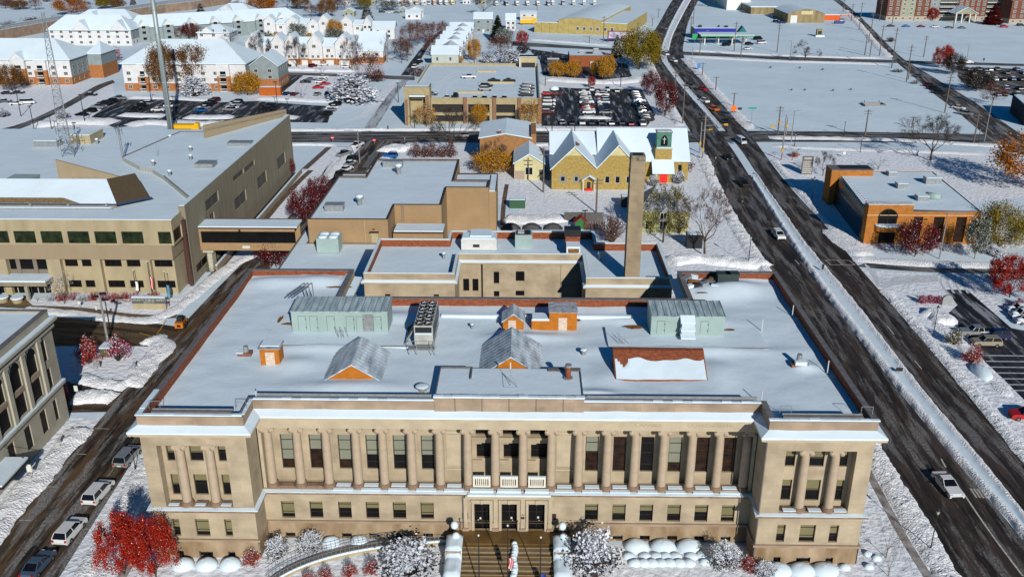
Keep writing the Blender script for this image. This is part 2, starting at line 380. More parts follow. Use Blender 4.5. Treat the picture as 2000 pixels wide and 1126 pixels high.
patch('hospital_parking', [T4(1480,520),T4(2000,540),T4(2100,760),T4(1900,740),T4(1560,680),T4(1480,600)], .005, ROADG)
# ---------------------------------------------------------------- courthouse
PM = 3.95                                   # set-back of the long centre front
CX = [-29.09,-25.53,-21.99,-18.35,-15.09,-11.61,-8.15,-4.72,-1.35,2.04,5.5,8.85,12.33,15.68,19.12,22.55,25.86,29.18]
BW, PA, BD = 42.5, 30.15, 46.9
ch = thing('courthouse', 'long beige stone courthouse with a colonnaded front between two end pavilions and a snowy roof', 'courthouse', (0,4,0))
OUT = [(-BW,0),(-PA,0),(-PA,PM),(PA,PM),(PA,0),(BW,0),(BW,BD),(26.6,BD),(26.6,35.6),(-25.5,35.6),(-25.5,BD),(-BW,BD)]
def grow(d, p=OUT): return inset(p, -d)
# walls, storey by storey, with real openings
wm = MB().mat(STONE); wb = MB().mat(STONEB)
pav_lo = [(2.15,3.0),(4.9,6.6),(8.45,9.35)]          # window bays of a pavilion measured from its left corner
W = []                                                 # window jobs
for sx in (-1, 1):
 x0 = -BW if sx < 0 else PA
 off = 0 if sx < 0 else .25
 hs = [(a+off, b+off+.15*(sx > 0), 3.1, 5.6) for a, b in pav_lo]; hb = [(a+off, b+off, .12, .95) for a, b in pav_lo]
 F = facade(wm, (x0,0), (x0+BW-PA,0), 2.6, 7.3, hs, .35); W += [(F,h,.35,'first') for h in hs]
 F = facade(wb, (x0,-.12), (x0+BW-PA,-.12), -.2, 2.6, hb, .4); W += [(F,h,.4,'base') for h in hb]
 # the upper two storeys: flat piers left and right, a recess with two columns between
 ra, rb = (1.75, 9.85) if sx < 0 else (2.3, 10.45)
 facade(wm, (x0,0), (x0+ra,0), 7.3, 17.6, []); facade(wm, (x0+rb,0), (x0+BW-PA,0), 7.3, 17.6, [])
 facade(wm, (x0+ra,0), (x0+rb,0), 15.85, 17.6, [])
 hu = [(2.25,3.2,12.95,15.2),(5.0,6.6,12.95,15.2),(8.4,9.35,12.95,15.2),(2.25,3.2,8.2,11.1),(5.0,6.6,8.2,11.1),(8.4,9.35,8.2,11.1)]
 hu = [(a-ra+off*1.9, b-ra+off*1.9+.2*(sx > 0), c, d) for a, b, c, d in hu]
 F = facade(wm, (x0+ra,1.3), (x0+rb,1.3), 7.3, 15.85, hu, .3); W += [(F,h,.3,'upper') for h in hu]
 for xx in (ra, rb):
  a, b = ((0,1.3) if xx == rb else (1.3,0))
  facade(wm, (x0+xx,1.3-a if xx == rb else 1.3), (x0+xx,0 if xx == ra else 1.3), 7.3, 15.85, []) if False else None
 wm.face([(x0+ra,0,7.3),(x0+ra,1.3,7.3),(x0+ra,1.3,15.85),(x0+ra,0,15.85)]); wm.face([(x0+rb,1.3,7.3),(x0+rb,0,7.3),(x0+rb,0,15.85),(x0+rb,1.3,15.85)])
 wm.face([(x0+ra,0,15.85),(x0+ra,1.3,15.85),(x0+rb,1.3,15.85),(x0+rb,0,15.85)]); wm.face([(x0+ra,0,7.3),(x0+rb,0,7.3),(x0+rb,1.3,7.3),(x0+ra,1.3,7.3)])
# returns of the pavilions towards the portico, sides and back
sd_w = [(4+4.6*i, 5.4+4.6*i, z0, z1) for i in range(9) for z0, z1 in ((3.1,5.6),(8.2,11.1),(12.9,15.2))]
facade(wm, (-PA,0), (-PA,PM), 2.6, 17.6, []); facade(wm, (PA,PM), (PA,0), 2.6, 17.6, [])
facade(wb, (-PA+.12,-.12), (-PA+.12,PM), -.2, 2.6, []); facade(wb, (PA-.12,PM), (PA-.12,-.12), -.2, 2.6, [])
F = facade(wm, (BW,0), (BW,BD), 2.6, 17.6, sd_w, .3); SIDEW = [(F,h) for h in sd_w]
F = facade(wm, (-BW,BD), (-BW,0), 2.6, 17.6, sd_w, .3); SIDEW += [(F,h) for h in sd_w]
facade(wb, (BW+.12,-.12), (BW+.12,BD), -.2, 2.6, []); facade(wb, (-BW-.12,BD), (-BW-.12,-.12), -.2, 2.6, [])
facade(wm, (BW,BD), (26.6,BD), 0, 17.6, []); facade(wm, (-25.5,BD), (-BW,BD), 0, 17.6, [])
facade(wm, (26.6,BD), (26.6,35.6), 0, 17.6, []); facade(wm, (26.6,35.6), (-25.5,35.6), 0, 17.6, []); facade(wm, (-25.5,35.6), (-25.5,BD), 0, 17.6, [])
# centre front, ground storey
bays = [(CX[i]+CX[i+1])/2 for i in range(17)]
hs = [(bays[i]-.82+PA, bays[i]+.82+PA, 3.0, 5.5) for i in (0,1,2,3,4,5,11,12,13,14,15,16)]
dr = [(-4.0+PA,-2.1+PA,1.5,5.45),(-.6+PA,1.3+PA,1.5,5.45),(2.75+PA,4.75+PA,1.5,5.45)]
F = facade(wm, (-PA,PM), (PA,PM), 2.6, 7.3, hs+[(a,b,2.6,d) for a,b,c,d in dr], .35); W += [(F,h,.35,'first') for h in hs]
hb = [(bays[i]-.62+PA, bays[i]+.62+PA, .12, .92) for i in (0,2,3,4,5,12,13,14,15,16)]
F = facade(wb, (-PA,PM-.12), (PA,PM-.12), -.2, 2.6, hb+[(a,b,1.5,2.6) for a,b,c,d in dr], .4); W += [(F,h,.4,'base') for h in hb]
# wall behind the columns
UP_ = PM+2.1
hu = [(bays[i]-.80+PA+.1, bays[i]+.80+PA+.1, 8.95, 13.85) for i in (0,1,2,3,4,5)]+[(bays[i]-.85+PA, bays[i]+.75+PA, 8.9, 13.9) for i in (11,12,13,14,15,16)]
xl, xr = CX[7], CX[10]
F = facade(wm, (-PA,UP_), (xl,UP_), 7.3, 16.0, [h for h in hu if h[1] < xl+PA], .3); W += [(F,h,.3,'tall') for h in hu if h[1] < xl+PA]
F = facade(wm, (xr,UP_), (PA,UP_), 7.3, 16.0, [(a-xr-PA,b-xr-PA,c,d) for a,b,c,d in hu if a > xr+PA], .3)
W += [(F,(a-xr-PA,b-xr-PA,c,d),.3,'tall') for a,b,c,d in hu if a > xr+PA]
DP = PM+3.3
hc = []
for i in (7,8,9): hc += [(bays[i]-.85-xl, bays[i]+1.35-xl, 13.2, 15.9), (bays[i]-.75-xl, bays[i]+1.35-xl, 9.9, 12.1)]
F = facade(wm, (xl,DP), (xr,DP), 7.3, 16.0, hc, .5); W += [(F,h,.5,'deep') for h in hc]
wm.face([(xl,UP_,7.3),(xl,DP,7.3),(xl,DP,16),(xl,UP_,16)]); wm.face([(xr,DP,7.3),(xr,UP_,7.3),(xr,UP_,16),(xr,DP,16)])
for i in (7,8,9):
 wm.box(bays[i]-1.55, bays[i]+1.45, DP-.5, DP-.002, 12.85, 13.15); wm.box(bays[i]-1.3, bays[i]-.1, DP-.35, DP-.003, 12.15, 12.8)
 wm.box(bays[i]-1.4, bays[i]-.1, DP-.35, DP-.003, 9.2, 9.8)
wm.build('wall', ch); wb.build('base_wall', ch)
# floor of the portico and the soffit
e = MB().mat(STONE2); e.box(-PA-.01, PA+.01, PM+.02, DP+.6, 7.0, 7.3)
e.box(-PA, PA, PM+.25, DP+.6, 16.0, 17.7)
e.box(-PA, PA, PM+.05, PM+.25, 15.95, 17.62)
e.build('entablature', ch)
for i in (6,10):      # blind panels beside the entrance bays
 p = MB().mat(STONE2); p.box(bays[i]-1.15, bays[i]+1.15, UP_-.08, UP_-.002, 14.2, 14.5); p.box(bays[i]-1.15, bays[i]+1.15, UP_-.12, UP_-.002, 9.0, 9.2); p.box(bays[i]-1.0, bays[i]+1.0, UP_-.05, UP_-.003, 9.6, 14.0)
 p.build('blind_panel', ch)
# door surrounds: the three entrance bays stand slightly proud
d = MB().mat(STONE2)
for a, b, c, t in dr:
 a -= PA; b -= PA
 d.box(a-.32, a-.02, PM-.22, PM-.002, 1.5, 5.8); d.box(b+.02, b+.32, PM-.22, PM-.002, 1.5, 5.8); d.box(a-.38, b+.38, PM-.26, PM-.003, 5.8, 6.05); d.box(a-.02, b+.02, PM-.22, PM-.004, 5.5, 5.8)
 d.box((a+b)/2-.16, (a+b)/2+.16, PM-.42, PM-.27, 5.6, 6.15)
for x in (-5.1,-1.35,2.04,5.45): d.box(x-.24, x+.24, PM-.16, PM-.005, 1.9, 6.9); d.mat(STONEP).box(x-.42, x+.42, PM-.36, PM-.006, 1.5, 1.9).mat(STONE2)
d.build('door_surround', ch)
for k, (a, b, c, t) in enumerate(dr):
 a -= PA; b -= PA
 m = MB().mat(GLASSD); m.box(a, b, PM+.55, PM+.6, 1.5, 5.5); m.mat(FRAME)
 for x in (a+.04, (a+b)/2, b-.04): m.box(x-.04, x+.04, PM+.48, PM+.547, 1.5, 5.5)
 m.box(a, b, PM+.47, PM+.475, 3.9, 4.0)
 dd = m.build('door', ch)
 n = MB().mat(WHITEP); n.box(a+.62+.5*(k > 0), a+.84+.5*(k > 0), PM+.44, PM+.46, 2.75+.1*k, 3.05+.1*k); n.box(a+.4+.9*(k > 0), a+.5+.9*(k > 0), PM+.44, PM+.46, 2.6, 2.72); n.build('notice', dd)
for x in (-5.15, 5.85):
 m = MB().mat(mat('bronze_plaque', (.05,.02,.02), .4)); m.box(x-.36, x+.36, PM-.06, PM-.003, 3.1, 4.0); m.build('plaque', ch)
m = MB().mat(MATS['bronze_plaque']); m.box(1.82, 2.25, PM-.2, PM-.165, 3.3, 3.6); m.box(1.9, 2.2, PM-.2, PM-.165, 3.85, 3.95); m.build('plaque', ch)
# mouldings that run round the whole building; each carries its snow
def band(name, o0, z0, z1, m, z_s=None, sm=None, o1=None, tilt=.0):
 b = MB().mat(m); b.ring(grow(o0), grow(-.05), z0, z1)
 o = b.build(name, ch); return o
band('cornice', .95, 17.62, 17.92, STONE2); band('cornice_moulding', .5, 17.3, 17.617, STONE2)
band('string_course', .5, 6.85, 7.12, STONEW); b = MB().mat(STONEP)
for x0, x1, y0, y1 in ((-BW-.28,-PA+.28,-.28,.02),(PA-.28,BW+.28,-.28,.02),(-PA-.02,-PA+.28,.021,PM-.28),(PA-.28,PA+.02,.021,PM-.28),(-PA-.02,-5.6,PM-.279,PM+.02),(5.9,PA+.02,PM-.279,PM+.02),(-BW-.28,-BW+.02,.021,BD),(BW-.02,BW+.28,.021,BD)): b.box(x0, x1, y0, y1, 2.45, 2.75)
b.build_each('plinth_moulding', ch, 6)
def snow_band(po, pi, z0, zi, zo, name='cornice_snow'):
 n = len(po); rg = random.Random(int(z0*10)); V = []; F = []
 # subdivide every side so that the snow lies unevenly
 A = []; B = []
 for i in range(n):
  a, b, c, dd = Vector(po[i]), Vector(po[(i+1)%n]), Vector(pi[i]), Vector(pi[(i+1)%n]); k = max(1, int((b-a).length/.9))
  for j in range(k): A.append(a+(b-a)*j/k); B.append(c+(dd-c)*j/k)
 n = len(A)
 for a, b in zip(A, B):
  s = noise.noise(Vector((a.x*.35, a.y*.35, z0))); q = a+(a-b)*(.06*s)
  V += [(q.x,q.y,z0),(q.x,q.y,zo+.10*s),(b.x,b.y,zi+.10*s)]
 for i in range(n):
  j = (i+1)%n; F += [(3*i,3*j,3*j+1,3*i+1),(3*i+1,3*j+1,3*j+2,3*i+2)]
 m = MB().mat(SNOW); m.s = False; m.idx(V, F); return m.build(name, ch)
snow_band(grow(.98), grow(-.02), 17.9, 18.62, 18.12)
snow_band(grow(.52), grow(-.02), 7.1, 7.24, 7.16, 'string_snow')
# parapets
PP = inset(OUT, 0)
b = MB().mat(STONEP)
for x0, x1 in ((-BW,-PA),(PA,BW)): facade(b, (x0,0), (x1,0), 17.9, 19.75, [])
facade(b, (-PA,PM), (-8.5,PM), 17.9, 19.75, []); facade(b, (9.2,PM), (PA,PM), 17.9, 19.75, [])
facade(b, (-8.5,PM-.14), (9.2,PM-.14), 17.9, 20.35, []); b.box(-8.5, 9.2, PM-.139, PM+.5, 19.7, 20.34)
facade(b, (-PA,0), (-PA,PM), 17.9, 19.75, []); facade(b, (PA,PM), (PA,0), 17.9, 19.75, [])
facade(b, (BW,0), (BW,BD), 17.9, 19.75, []); facade(b, (-BW,BD), (-BW,0), 17.9, 19.75, [])
b.mat(STONE); facade(b, (BW,BD), (26.6,BD), 17.5, 19.75, []); facade(b, (-25.5,BD), (-BW,BD), 17.5, 19.75, []); facade(b, (26.6,BD), (26.6,35.6), 17.5, 19.75, []); facade(b, (26.6,35.6), (-25.5,35.6), 17.5, 19.75, []); facade(b, (-25.5,35.6), (-25.5,BD), 17.5, 19.75, [])
b.mat(DARKM)
for i in range(1, 6): x = -8.5+17.7*i/6+.25*(i-3); b.box(x-.03, x+.03, PM-.16, PM-.141, 18.5, 20.3)
b.build('parapet', ch)
IN = inset(OUT, .62)
b = MB().mat(BRICK)
def inner(p, q): facade(b, p, q, 18.3, 19.72, [])
P_ = IN
inner(P_[11], P_[10]); inner(P_[10], P_[9]); inner(P_[7], P_[6]); inner(P_[6], P_[5]); inner(P_[0], P_[11])
P8, P9 = P_[8], P_[9]; inner(P9, P8); inner(P8, P_[7])
b.mat(SNOW); inner(P_[1], P_[0]); inner(P_[2], P_[1]); inner(P_[3], P_[2]); inner(P_[4], P_[3]); inner(P_[5], P_[4])
b.build('parapet_lining', ch)
b = MB().mat(COPING); b.ring(inset(OUT, -.06), inset(OUT, .66), 19.75, 19.87); b.build('coping', ch)
# coping snow on the front half only, blown off at the back
def loose_snow(segs, z, name='coping_snow'):
 m = MB().mat(SNOW)
 for x0, x1, y0, y1 in segs:
  L = max(abs(x1-x0), abs(y1-y0)); k = max(1, int(L/1.1))
  for i in range(k):
   f0, f1 = i/k, (i+1)/k
   h = .15+.10*noise.noise(Vector((x0+(x1-x0)*f0, y0+y1*f0, 3)))
   if abs(x1-x0) > abs(y1-y0): xa, xb = x0+(x1-x0)*f0, x0+(x1-x0)*f1; m.box(xa, xb, y0, y1, z, z+h)
   else: ya, yb = y0+(y1-y0)*f0, y0+(y1-y0)*f1; m.box(x0, x1, ya, yb, z, z+h)
 return m.build(name, ch)
loose_snow([(-BW-.1,-PA-.1,-.12,.30),(PA-.1,BW+.1,-.12,.30),(-PA+.1,-8.5,PM-.10,PM+.28),(9.2,PA-.1,PM-.1,PM+.28),(-PA-.28,-PA+.1,.3,PM-.1),(-BW-.1,-BW+.5,.3,6)], 19.872)
loose_snow([(-8.6,9.3,PM-.2,PM+.35)], 20.35)
b = MB().mat(COPING)
for x0, x1, y in ((-BW+1.6,-PA-1.4,.45),(PA+1.6,BW-1.6,.45)):
 b.box(x0, x1, y, y+.5, 19.87, 20.12)
b.mat(METAL)
for x0, x1, y in ((-BW+1.6,-PA-1.4,.95),(PA+1.6,BW-1.6,.95),(-PA+.4,-8.9,PM+.8),(9.6,PA-.4,PM+.8)): b.box(x0, x1, y, y+.12, 19.875, 20.25)
b.build_each('roof_edge_trim', ch, 6)
# roof deck: one sheet of wind-drifted snow
def snow_sheet(poly, x0, x1, y0, y1, step, zf, name, parent, m=SNOW):
 nx, ny = int((x1-x0)/step), int((y1-y0)/step); V = []; F = []; ok = {}
 def inside(x, y):
  c = False; n = len(poly)
  for i in range(n):
   a, b_ = poly[i], poly[(i+1)%n]
   if (a[1] > y) != (b_[1] > y) and x < (b_[0]-a[0])*(y-a[1])/(b_[1]-a[1])+a[0]: c = not c
  return c
 for j in range(ny+1):
  for i in range(nx+1):
   x = x0+(x1-x0)*i/nx; y = y0+(y1-y0)*j/ny; V.append((x, y, zf(x, y)))
 for j in range(ny):
  for i in range(nx):
   if inside(x0+(x1-x0)*(i+.5)/nx, y0+(y1-y0)*(j+.5)/ny): a = j*(nx+1)+i; F.append((a,a+1,a+nx+2,a+nx+1))
 b = MB().mat(m); b.s = True; b.idx(V, F); return b.build(name, parent)
DRIFTS = [(-18,31,8,2.2,.3),(-24,20.5,9,1.6,.35),(25,20.5,12,1.6,.4),(-20,9.5,7,1.8,.35),(3,9,6,1.8,.3),(3,24.5,6,1.4,.3),(20,30.5,9,1.5,.3),(-30.5,44.5,5,2.5,.6),(32,41,5,3.0,.75),(36,43,4,2.5,.5),(-38,44,4,2.5,.4),
   (38.6,15.8,1.6,1.2,.35),(-28,16,3,2,.25),(13,13,2,3,.25),(27,14,2.5,3.5,.3),(-1.5,21,2,4,.35),(33,3,3,1.5,.3),(11,8,3,1.2,.4)]
def roofz(x, y):
 z = 18.52+.16*noise.noise(Vector((x*.07, y*.12, 2)))+.07*noise.noise(Vector((x*.3, y*.35, 7)))
 for cx, cy, rx, ry, h in DRIFTS:
  q = ((x-cx)/rx)**2+((y-cy)/ry)**2
  if q < 4: z += 1.5*h*math.exp(-q*1.2)
 e = min(BD-y, 60)
 if e < 1.6 and abs(x) > 26: z += .28*(1.6-e)*(.6+.6*noise.noise(Vector((x*.4, 1, 1))))
 if y > 33 and abs(x) < 27: z += .22*(y-33)/2*(.6+.8*noise.noise(Vector((x*.2, 4, 1))))
 return z
DK = inset(OUT, .60)
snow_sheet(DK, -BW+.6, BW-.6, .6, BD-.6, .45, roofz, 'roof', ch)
# raised roof behind the centre parapet
b = MB().mat(SNOW); b.box(-8.5, 9.2, PM+.5, 12.2, 18.3, 19.95); b.mat(COPING).box(-8.5, 9.2, PM+.85, PM+.97, 19.952, 20.2); b.box(-8.5, -8.4, PM+.97, 12.2, 19.953, 20.15)
b.box(-4.6,-4.4,9.2,12.2,19.953,20.2); b.box(-8.4,-4.6,12.0,12.2,19.954,20.2); b.box(5.1,9.1,11.4,12.2,19.955,20.15); b.box(9.1,9.2,PM+.97,12.2,19.956,20.15)
b.build('centre_roof', ch)
b = MB().mat(BRICK); b.cyl(7.55, 9.6, 19.9, 21.6, .33, .33, 12); b.mat(METAL).cyl(7.55, 9.6, 21.6, 21.9, .42, .42, 12); b.cyl(7.55, 9.6, 19.95, 20.15, .6, .6, 12); b.build('flue', ch)
# columns
def column(x, y, z0=7.3, z1=15.95, r0=.56, r1=.46, parent=ch, mesh=[None]):
 if mesh[0] is None:
  b = MB().mat(COLM); b.s = True
  b.lathe(0, 0, [(r0, .55), (r0*1.0, 2), (r0*.985, 4.2), (r0*.92, 6.6), (r1, z1-z0-.85)], 18)
  c = MB().mat(COLM); c.box(-.62, .62, -.60, .60, z1-z0-.32, z1-z0)
  c.s = True
  for sx in (-1, 1): c.tube((sx*.56,-.56,z1-z0-.55), (sx*.56,.56,z1-z0-.55), .30, .30, 12)
  c.s = False; c.box(-.56, .56, -.46, .46, z1-z0-.80, z1-z0-.32)
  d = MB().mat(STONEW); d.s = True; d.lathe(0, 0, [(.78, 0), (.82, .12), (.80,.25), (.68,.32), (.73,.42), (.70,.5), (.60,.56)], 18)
  mesh[0] = (b.build('column').data, c.build('capital').data, d.build('column_base').data)
  for n in ('column','capital','column_base'):
   bpy.data.objects.remove(bpy.data.objects[n])
 pr = None
 for i, (n, me) in enumerate(zip(('column','capital','column_base'), mesh[0])):
  o = bpy.data.objects.new(n, me); COL.objects.link(o)
  if i == 0: o.parent = parent; o.location = Vector((x,y,z0))-ROOT(parent); pr = o
  else: o.parent = pr
for x in CX: column(x, PM+.80)
for x in (-38.35,-34.85, 34.95, 38.45): column(x, .62)
# pilasters at the ends of the portico
b = MB().mat(STONE2)
for x in (-PA+.02, PA-.42): b.box(x, x+.4, PM+.3, PM+2.05, 7.3, 15.95)
b.build_each('pilaster', ch, 6)
# sill blocks under the portico openings, with snow lying on them
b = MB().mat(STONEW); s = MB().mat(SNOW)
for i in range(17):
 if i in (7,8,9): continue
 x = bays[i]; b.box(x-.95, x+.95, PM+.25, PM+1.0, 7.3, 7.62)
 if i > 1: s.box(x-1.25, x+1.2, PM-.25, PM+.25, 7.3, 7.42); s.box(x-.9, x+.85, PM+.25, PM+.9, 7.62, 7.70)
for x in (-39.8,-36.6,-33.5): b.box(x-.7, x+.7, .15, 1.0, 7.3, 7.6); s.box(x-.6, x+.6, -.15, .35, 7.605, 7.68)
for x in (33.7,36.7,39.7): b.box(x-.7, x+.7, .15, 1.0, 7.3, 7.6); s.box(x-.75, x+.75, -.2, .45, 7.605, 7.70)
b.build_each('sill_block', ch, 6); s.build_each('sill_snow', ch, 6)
BAL = mat('pale_balustrade', (.66,.62,.52), .7, .06, 1)
for i in (7,8,9):
 x = bays[i]; b = MB().mat(BAL); y = PM+.1
 b.box(x-1.08, x+1.08, y, y+.32, 7.75, 7.95); b.box(x-1.08, x+1.08, y-.03, y+.35, 8.95, 9.15); b.box(x-1.08, x-.84, y+.01, y+.31, 7.95, 8.95); b.box(x+.84, x+1.08, y+.01, y+.31, 7.95, 8.95)
 for k in range(6): q = x-.62+k*.248; b.box(q-.07, q+.07, y+.08, y+.24, 7.95, 8.95)
 b.mat(SNOW).box(x-1.1, x+1.1, y, y+.33, 9.152, 9.25); b.box(x-1.45, x+1.45, PM-.5, PM+.1, 7.13, 7.6); b.box(x-1.7, x+1.7, PM-1.0, PM-.5, 7.12, 7.35)
 b.build('balustrade', ch)
b = MB().mat(STONE2); b.box(CX[7]-.3, CX[10]+.3, PM-.95, PM-.02, 6.7, 7.118); b.build('entrance_ledge', ch)
# windows
rw = random.Random(3)
for k, (F, h, dep, kind) in enumerate(W):
 a, b_, c, d_ = h; n = 'window'
 if kind == 'first': window(ch, F, a, b_, c, d_, dep, GLASSD, FRAME, BLIND, rw.choice((.45,.55,.62,.5,.8)), 1, (c+(d_-c)*.32, c+(d_-c)*.78), .08)
 elif kind == 'base': window(ch, F, a, b_, c, d_, dep, GLASSD, FRAME, BLINDG, rw.choice((.0,.5)), 2, (), .06)
 elif kind == 'upper': window(ch, F, a, b_, c, d_, dep, GLASSD, FRAME, BLIND, rw.choice((.35,.45,.55)), 1, (c+(d_-c)*.5,), .08)
 elif kind == 'tall': window(ch, F, a, b_, c, d_, dep, rw.choice((GLASSB,GLASSD,GLASSB)), FRAME, BLINDG, rw.choice((0,.0,.75,.45,.6,0)), 1, (c+.95, c+2.6, c+4.0), .09)
 else: window(ch, F, a, b_, c, d_, dep, GLASSD, FRAME, None, 0, 2, (c+1.0,), .07)
m = MB()
for F, h in SIDEW:
 a, b_, c, d_ = h; m.mat(GLASSD).face([F(a,c,.3),F(b_,c,.3),F(b_,d_,.3),F(a,d_,.3)])
 m.mat(BLIND).face([F(a+.1,c+(d_-c)*.55,.28),F(b_-.1,c+(d_-c)*.55,.28),F(b_-.1,d_-.1,.28),F(a+.1,d_-.1,.28)])
o = m.build('side_window', ch)
# carved name band on the frieze
tm = mat('carved_letters', (.40,.33,.22), .9)
def text(body, size, loc, rot, m, parent=None, ext=.02, name='lettering', align='CENTER'):
 c = bpy.data.curves.new(name, 'FONT'); c.body = body; c.size = size; c.extrude = ext; c.align_x = align; c.align_y = 'CENTER'
 q = bpy.data.objects.new(name, c); me = bpy.data.meshes.new_from_object(q); bpy.data.objects.remove(q); me.materials.clear(); me.materials.append(m)
 o = bpy.data.objects.new(name, me); COL.objects.link(o); o.rotation_euler = rot
 if parent: o.parent = parent; o.location = Vector(loc)-ROOT(parent)
 else: o.location = loc
 return o
for tx, xx in (('CAPABLE', 17.0), ('GOVERNMENT', 24.3)): text(tx, .8, (xx,PM+.035,16.75), (R(90),0,0), tm, ch)
# rain pipes
b = MB().mat(COPING)
for x in (PA+.02, ): b.tube((x-.1,-.2,0),(x-.1,-.2,17.4),.09,.09,6)
b.tube((-5.35,PM-.25,1.6),(-5.35,PM-.25,7.0),.07,.07,6); b.build('rain_pipe', ch)
# roof penthouses and skylights
def gable(parent, name, x0, x1, y0, y1, zb, ze, zr, wallm, roofm, ridge='y', ov=.25, snowm=None, ribs=0):
 o = MB().mat(wallm)
 if ridge == 'y':
  xm = (x0+x1)/2; o.box(x0, x1, y0, y1, zb, ze)
  o.idx([(x0,y0,ze),(x1,y0,ze),(xm,y0,zr),(x0,y1,ze),(x1,y1,ze),(xm,y1,zr)], [(0,1,2),(4,3,5)])
  w_ = o.build(name, parent)
  r = MB().mat(roofm); k = (zr-ze)/(xm-x0)
  for s in (-1, 1):
   xe = xm+s*(xm-x0+ov); zE = ze-k*ov
   V = [(xm,y0-ov,zr+.02),(xe,y0-ov,zE+.02),(xe,y1+ov,zE+.02),(xm,y1+ov,zr+.02)]
   V2 = [(a,b_,c+.16) for a, b_, c in V]; r.idx(V+V2, [(0,1,2,3),(7,6,5,4),(0,4,5,1),(1,5,6,2),(2,6,7,3),(3,7,4,0)])
   for i in range(ribs):
    y = y0+(y1-y0)*(i+.5)/ribs; r.mat(METAL); r.tube((xm,y,zr+.2),(xe,y,zE+.2),.05,.05,4); r.mat(roofm)
  rr = r.build(name+'_roof', w_)
 else:
  ym = (y0+y1)/2; o.box(x0, x1, y0, y1, zb, ze)
  o.idx([(x0,y0,ze),(x0,y1,ze),(x0,ym,zr),(x1,y0,ze),(x1,y1,ze),(x1,ym,zr)], [(1,0,2),(3,4,5)])
  w_ = o.build(name, parent)
  r = MB().mat(roofm); k = (zr-ze)/(ym-y0)
  for s in (-1, 1):
   ye = ym+s*(ym-y0+ov); zE = ze-k*ov
   V = [(x0-ov,ym,zr+.02),(x0-ov,ye,zE+.02),(x1+ov,ye,zE+.02),(x1+ov,ym,zr+.02)]
   V2 = [(a,b_,c+.16) for a, b_, c in V]; r.idx(V+V2, [(0,1,2,3),(7,6,5,4),(0,4,5,1),(1,5,6,2),(2,6,7,3),(3,7,4,0)])
   for i in range(ribs):
    x = x0+(x1-x0)*(i+.5)/ribs; r.mat(METAL); r.tube((x,ym,zr+.2),(x,ye,zE+.2),.05,.05,4); r.mat(roofm)
  rr = r.build(name+'_roof', w_)
 return w_
GLZ = mat('glazed_roof', (.62,.70,.78), .5, .2, .55, .05, .8, col2=(.22,.29,.34), streak=(2.2,.35,1))
GLZ2 = mat('glazed_roof_bare', (.58,.66,.74), .35, .2, .8, .03, 1.2, col2=(.16,.22,.27), streak=(1.6,.35,1))
SHNG = mat('grey_shingle', (.16,.17,.19), .9, .3, 1.5, .01, 6, col2=(.45,.49,.54))
gable(ch, 'skylight', -23.0, -16.2, 11.5, 19.2, 18.2, 18.6, 20.7, ORANGE, GLZ, 'y', .35, ribs=9)
gable(ch, 'skylight', -3.4, 4.2, 13.2, 21.7, 18.2, 18.6, 21.1, ORANGE, GLZ2, 'y', .35, ribs=9)
gable(ch, 'small_skylight', -.95, 2.0, 26.9, 30.2, 18.3, 19.8, 20.9, ORANGE, GLZ2, 'y', .2, ribs=5)
b = MB().mat(ORANGE); b.box(5.6, 9.5, 27.0, 30.5, 18.3, 21.2); b.box(3.1, 5.6, 27.0, 29.0, 18.3, 19.9); b.mat(SHNG).box(5.5, 9.6, 26.9, 30.6, 21.2, 21.3)
b.mat(SNOW).box(3.1, 5.6, 27.0, 29.0, 19.9, 20.15); b.box(3.2,5.3,26.8,29,20.15,20.3); p = b.build('penthouse', ch)
b = MB().mat(mat('cream_door', (.62,.50,.40), .6)); b.box(6.9, 8.1, 26.94, 26.995, 18.5, 20.4); b.build('door', p)
b = MB().mat(MATS['cream_door']); b.box(-.2, .9, 26.84, 26.895, 18.6, 20.0); b.build('skylight_door', ch)
b = MB().mat(ORANGE); b.box(-32.3, -29.8, 15.4, 17.6, 18.3, 20.9); b.mat(SHNG).box(-32.5, -29.6, 15.2, 17.8, 20.9, 21.0); b.mat(SNOW).box(-32.3, -29.8, 15.9, 17.7, 21.0, 21.12); p = b.build('roof_hatch', ch)
b = MB().mat(MATS['cream_door']); b.box(-31.6, -30.4, 15.33, 15.395, 18.5, 20.4); b.build('door', p)
# lean-to of brick whose slope is full of snow
b = MB().mat(BRICK); b.idx([(13.6,11.8,18.3),(25.3,11.8,18.3),(25.3,16.6,18.3),(13.6,16.6,18.3),(13.6,16.6,20.9),(25.3,16.6,20.9),(13.6,11.9,18.7),(25.3,11.9,18.7),(13.6,15.9,20.9),(25.3,15.9,20.9)],
 [(0,1,7,6),(2,3,4,5),(6,7,9,8),(8,9,5,4),(0,6,8,4,3),(1,2,5,9,7)])
b.mat(SNOW)
V = []; F_ = []; nx_, ny_ = 40, 10
for j in range(ny_+1):
 for i in range(nx_+1):
  x = 13.75+11.4*i/nx_; t = j/ny_; y = 11.7+4.2*t; lift = .16+.08*noise.noise(Vector((x*.4, y*.6, 1)))
  if i < 9 and t > .25 and (i-1)+(1-t)*10 < 9 and i+10*(1-t) > 1.6: lift = -.12 if abs(i-1-(1-t)*8) < 1.6 else lift
  V.append((x, y, 18.65+2.0*t+lift-(.05 if t > .9 else 0)))
for j in range(ny_):
 for i in range(nx_): a = j*(nx_+1)+i; F_.append((a,a+1,a+nx_+2,a+nx_+1))
b.s = True; b.idx(V, F_); b.build('skylight_well', ch)
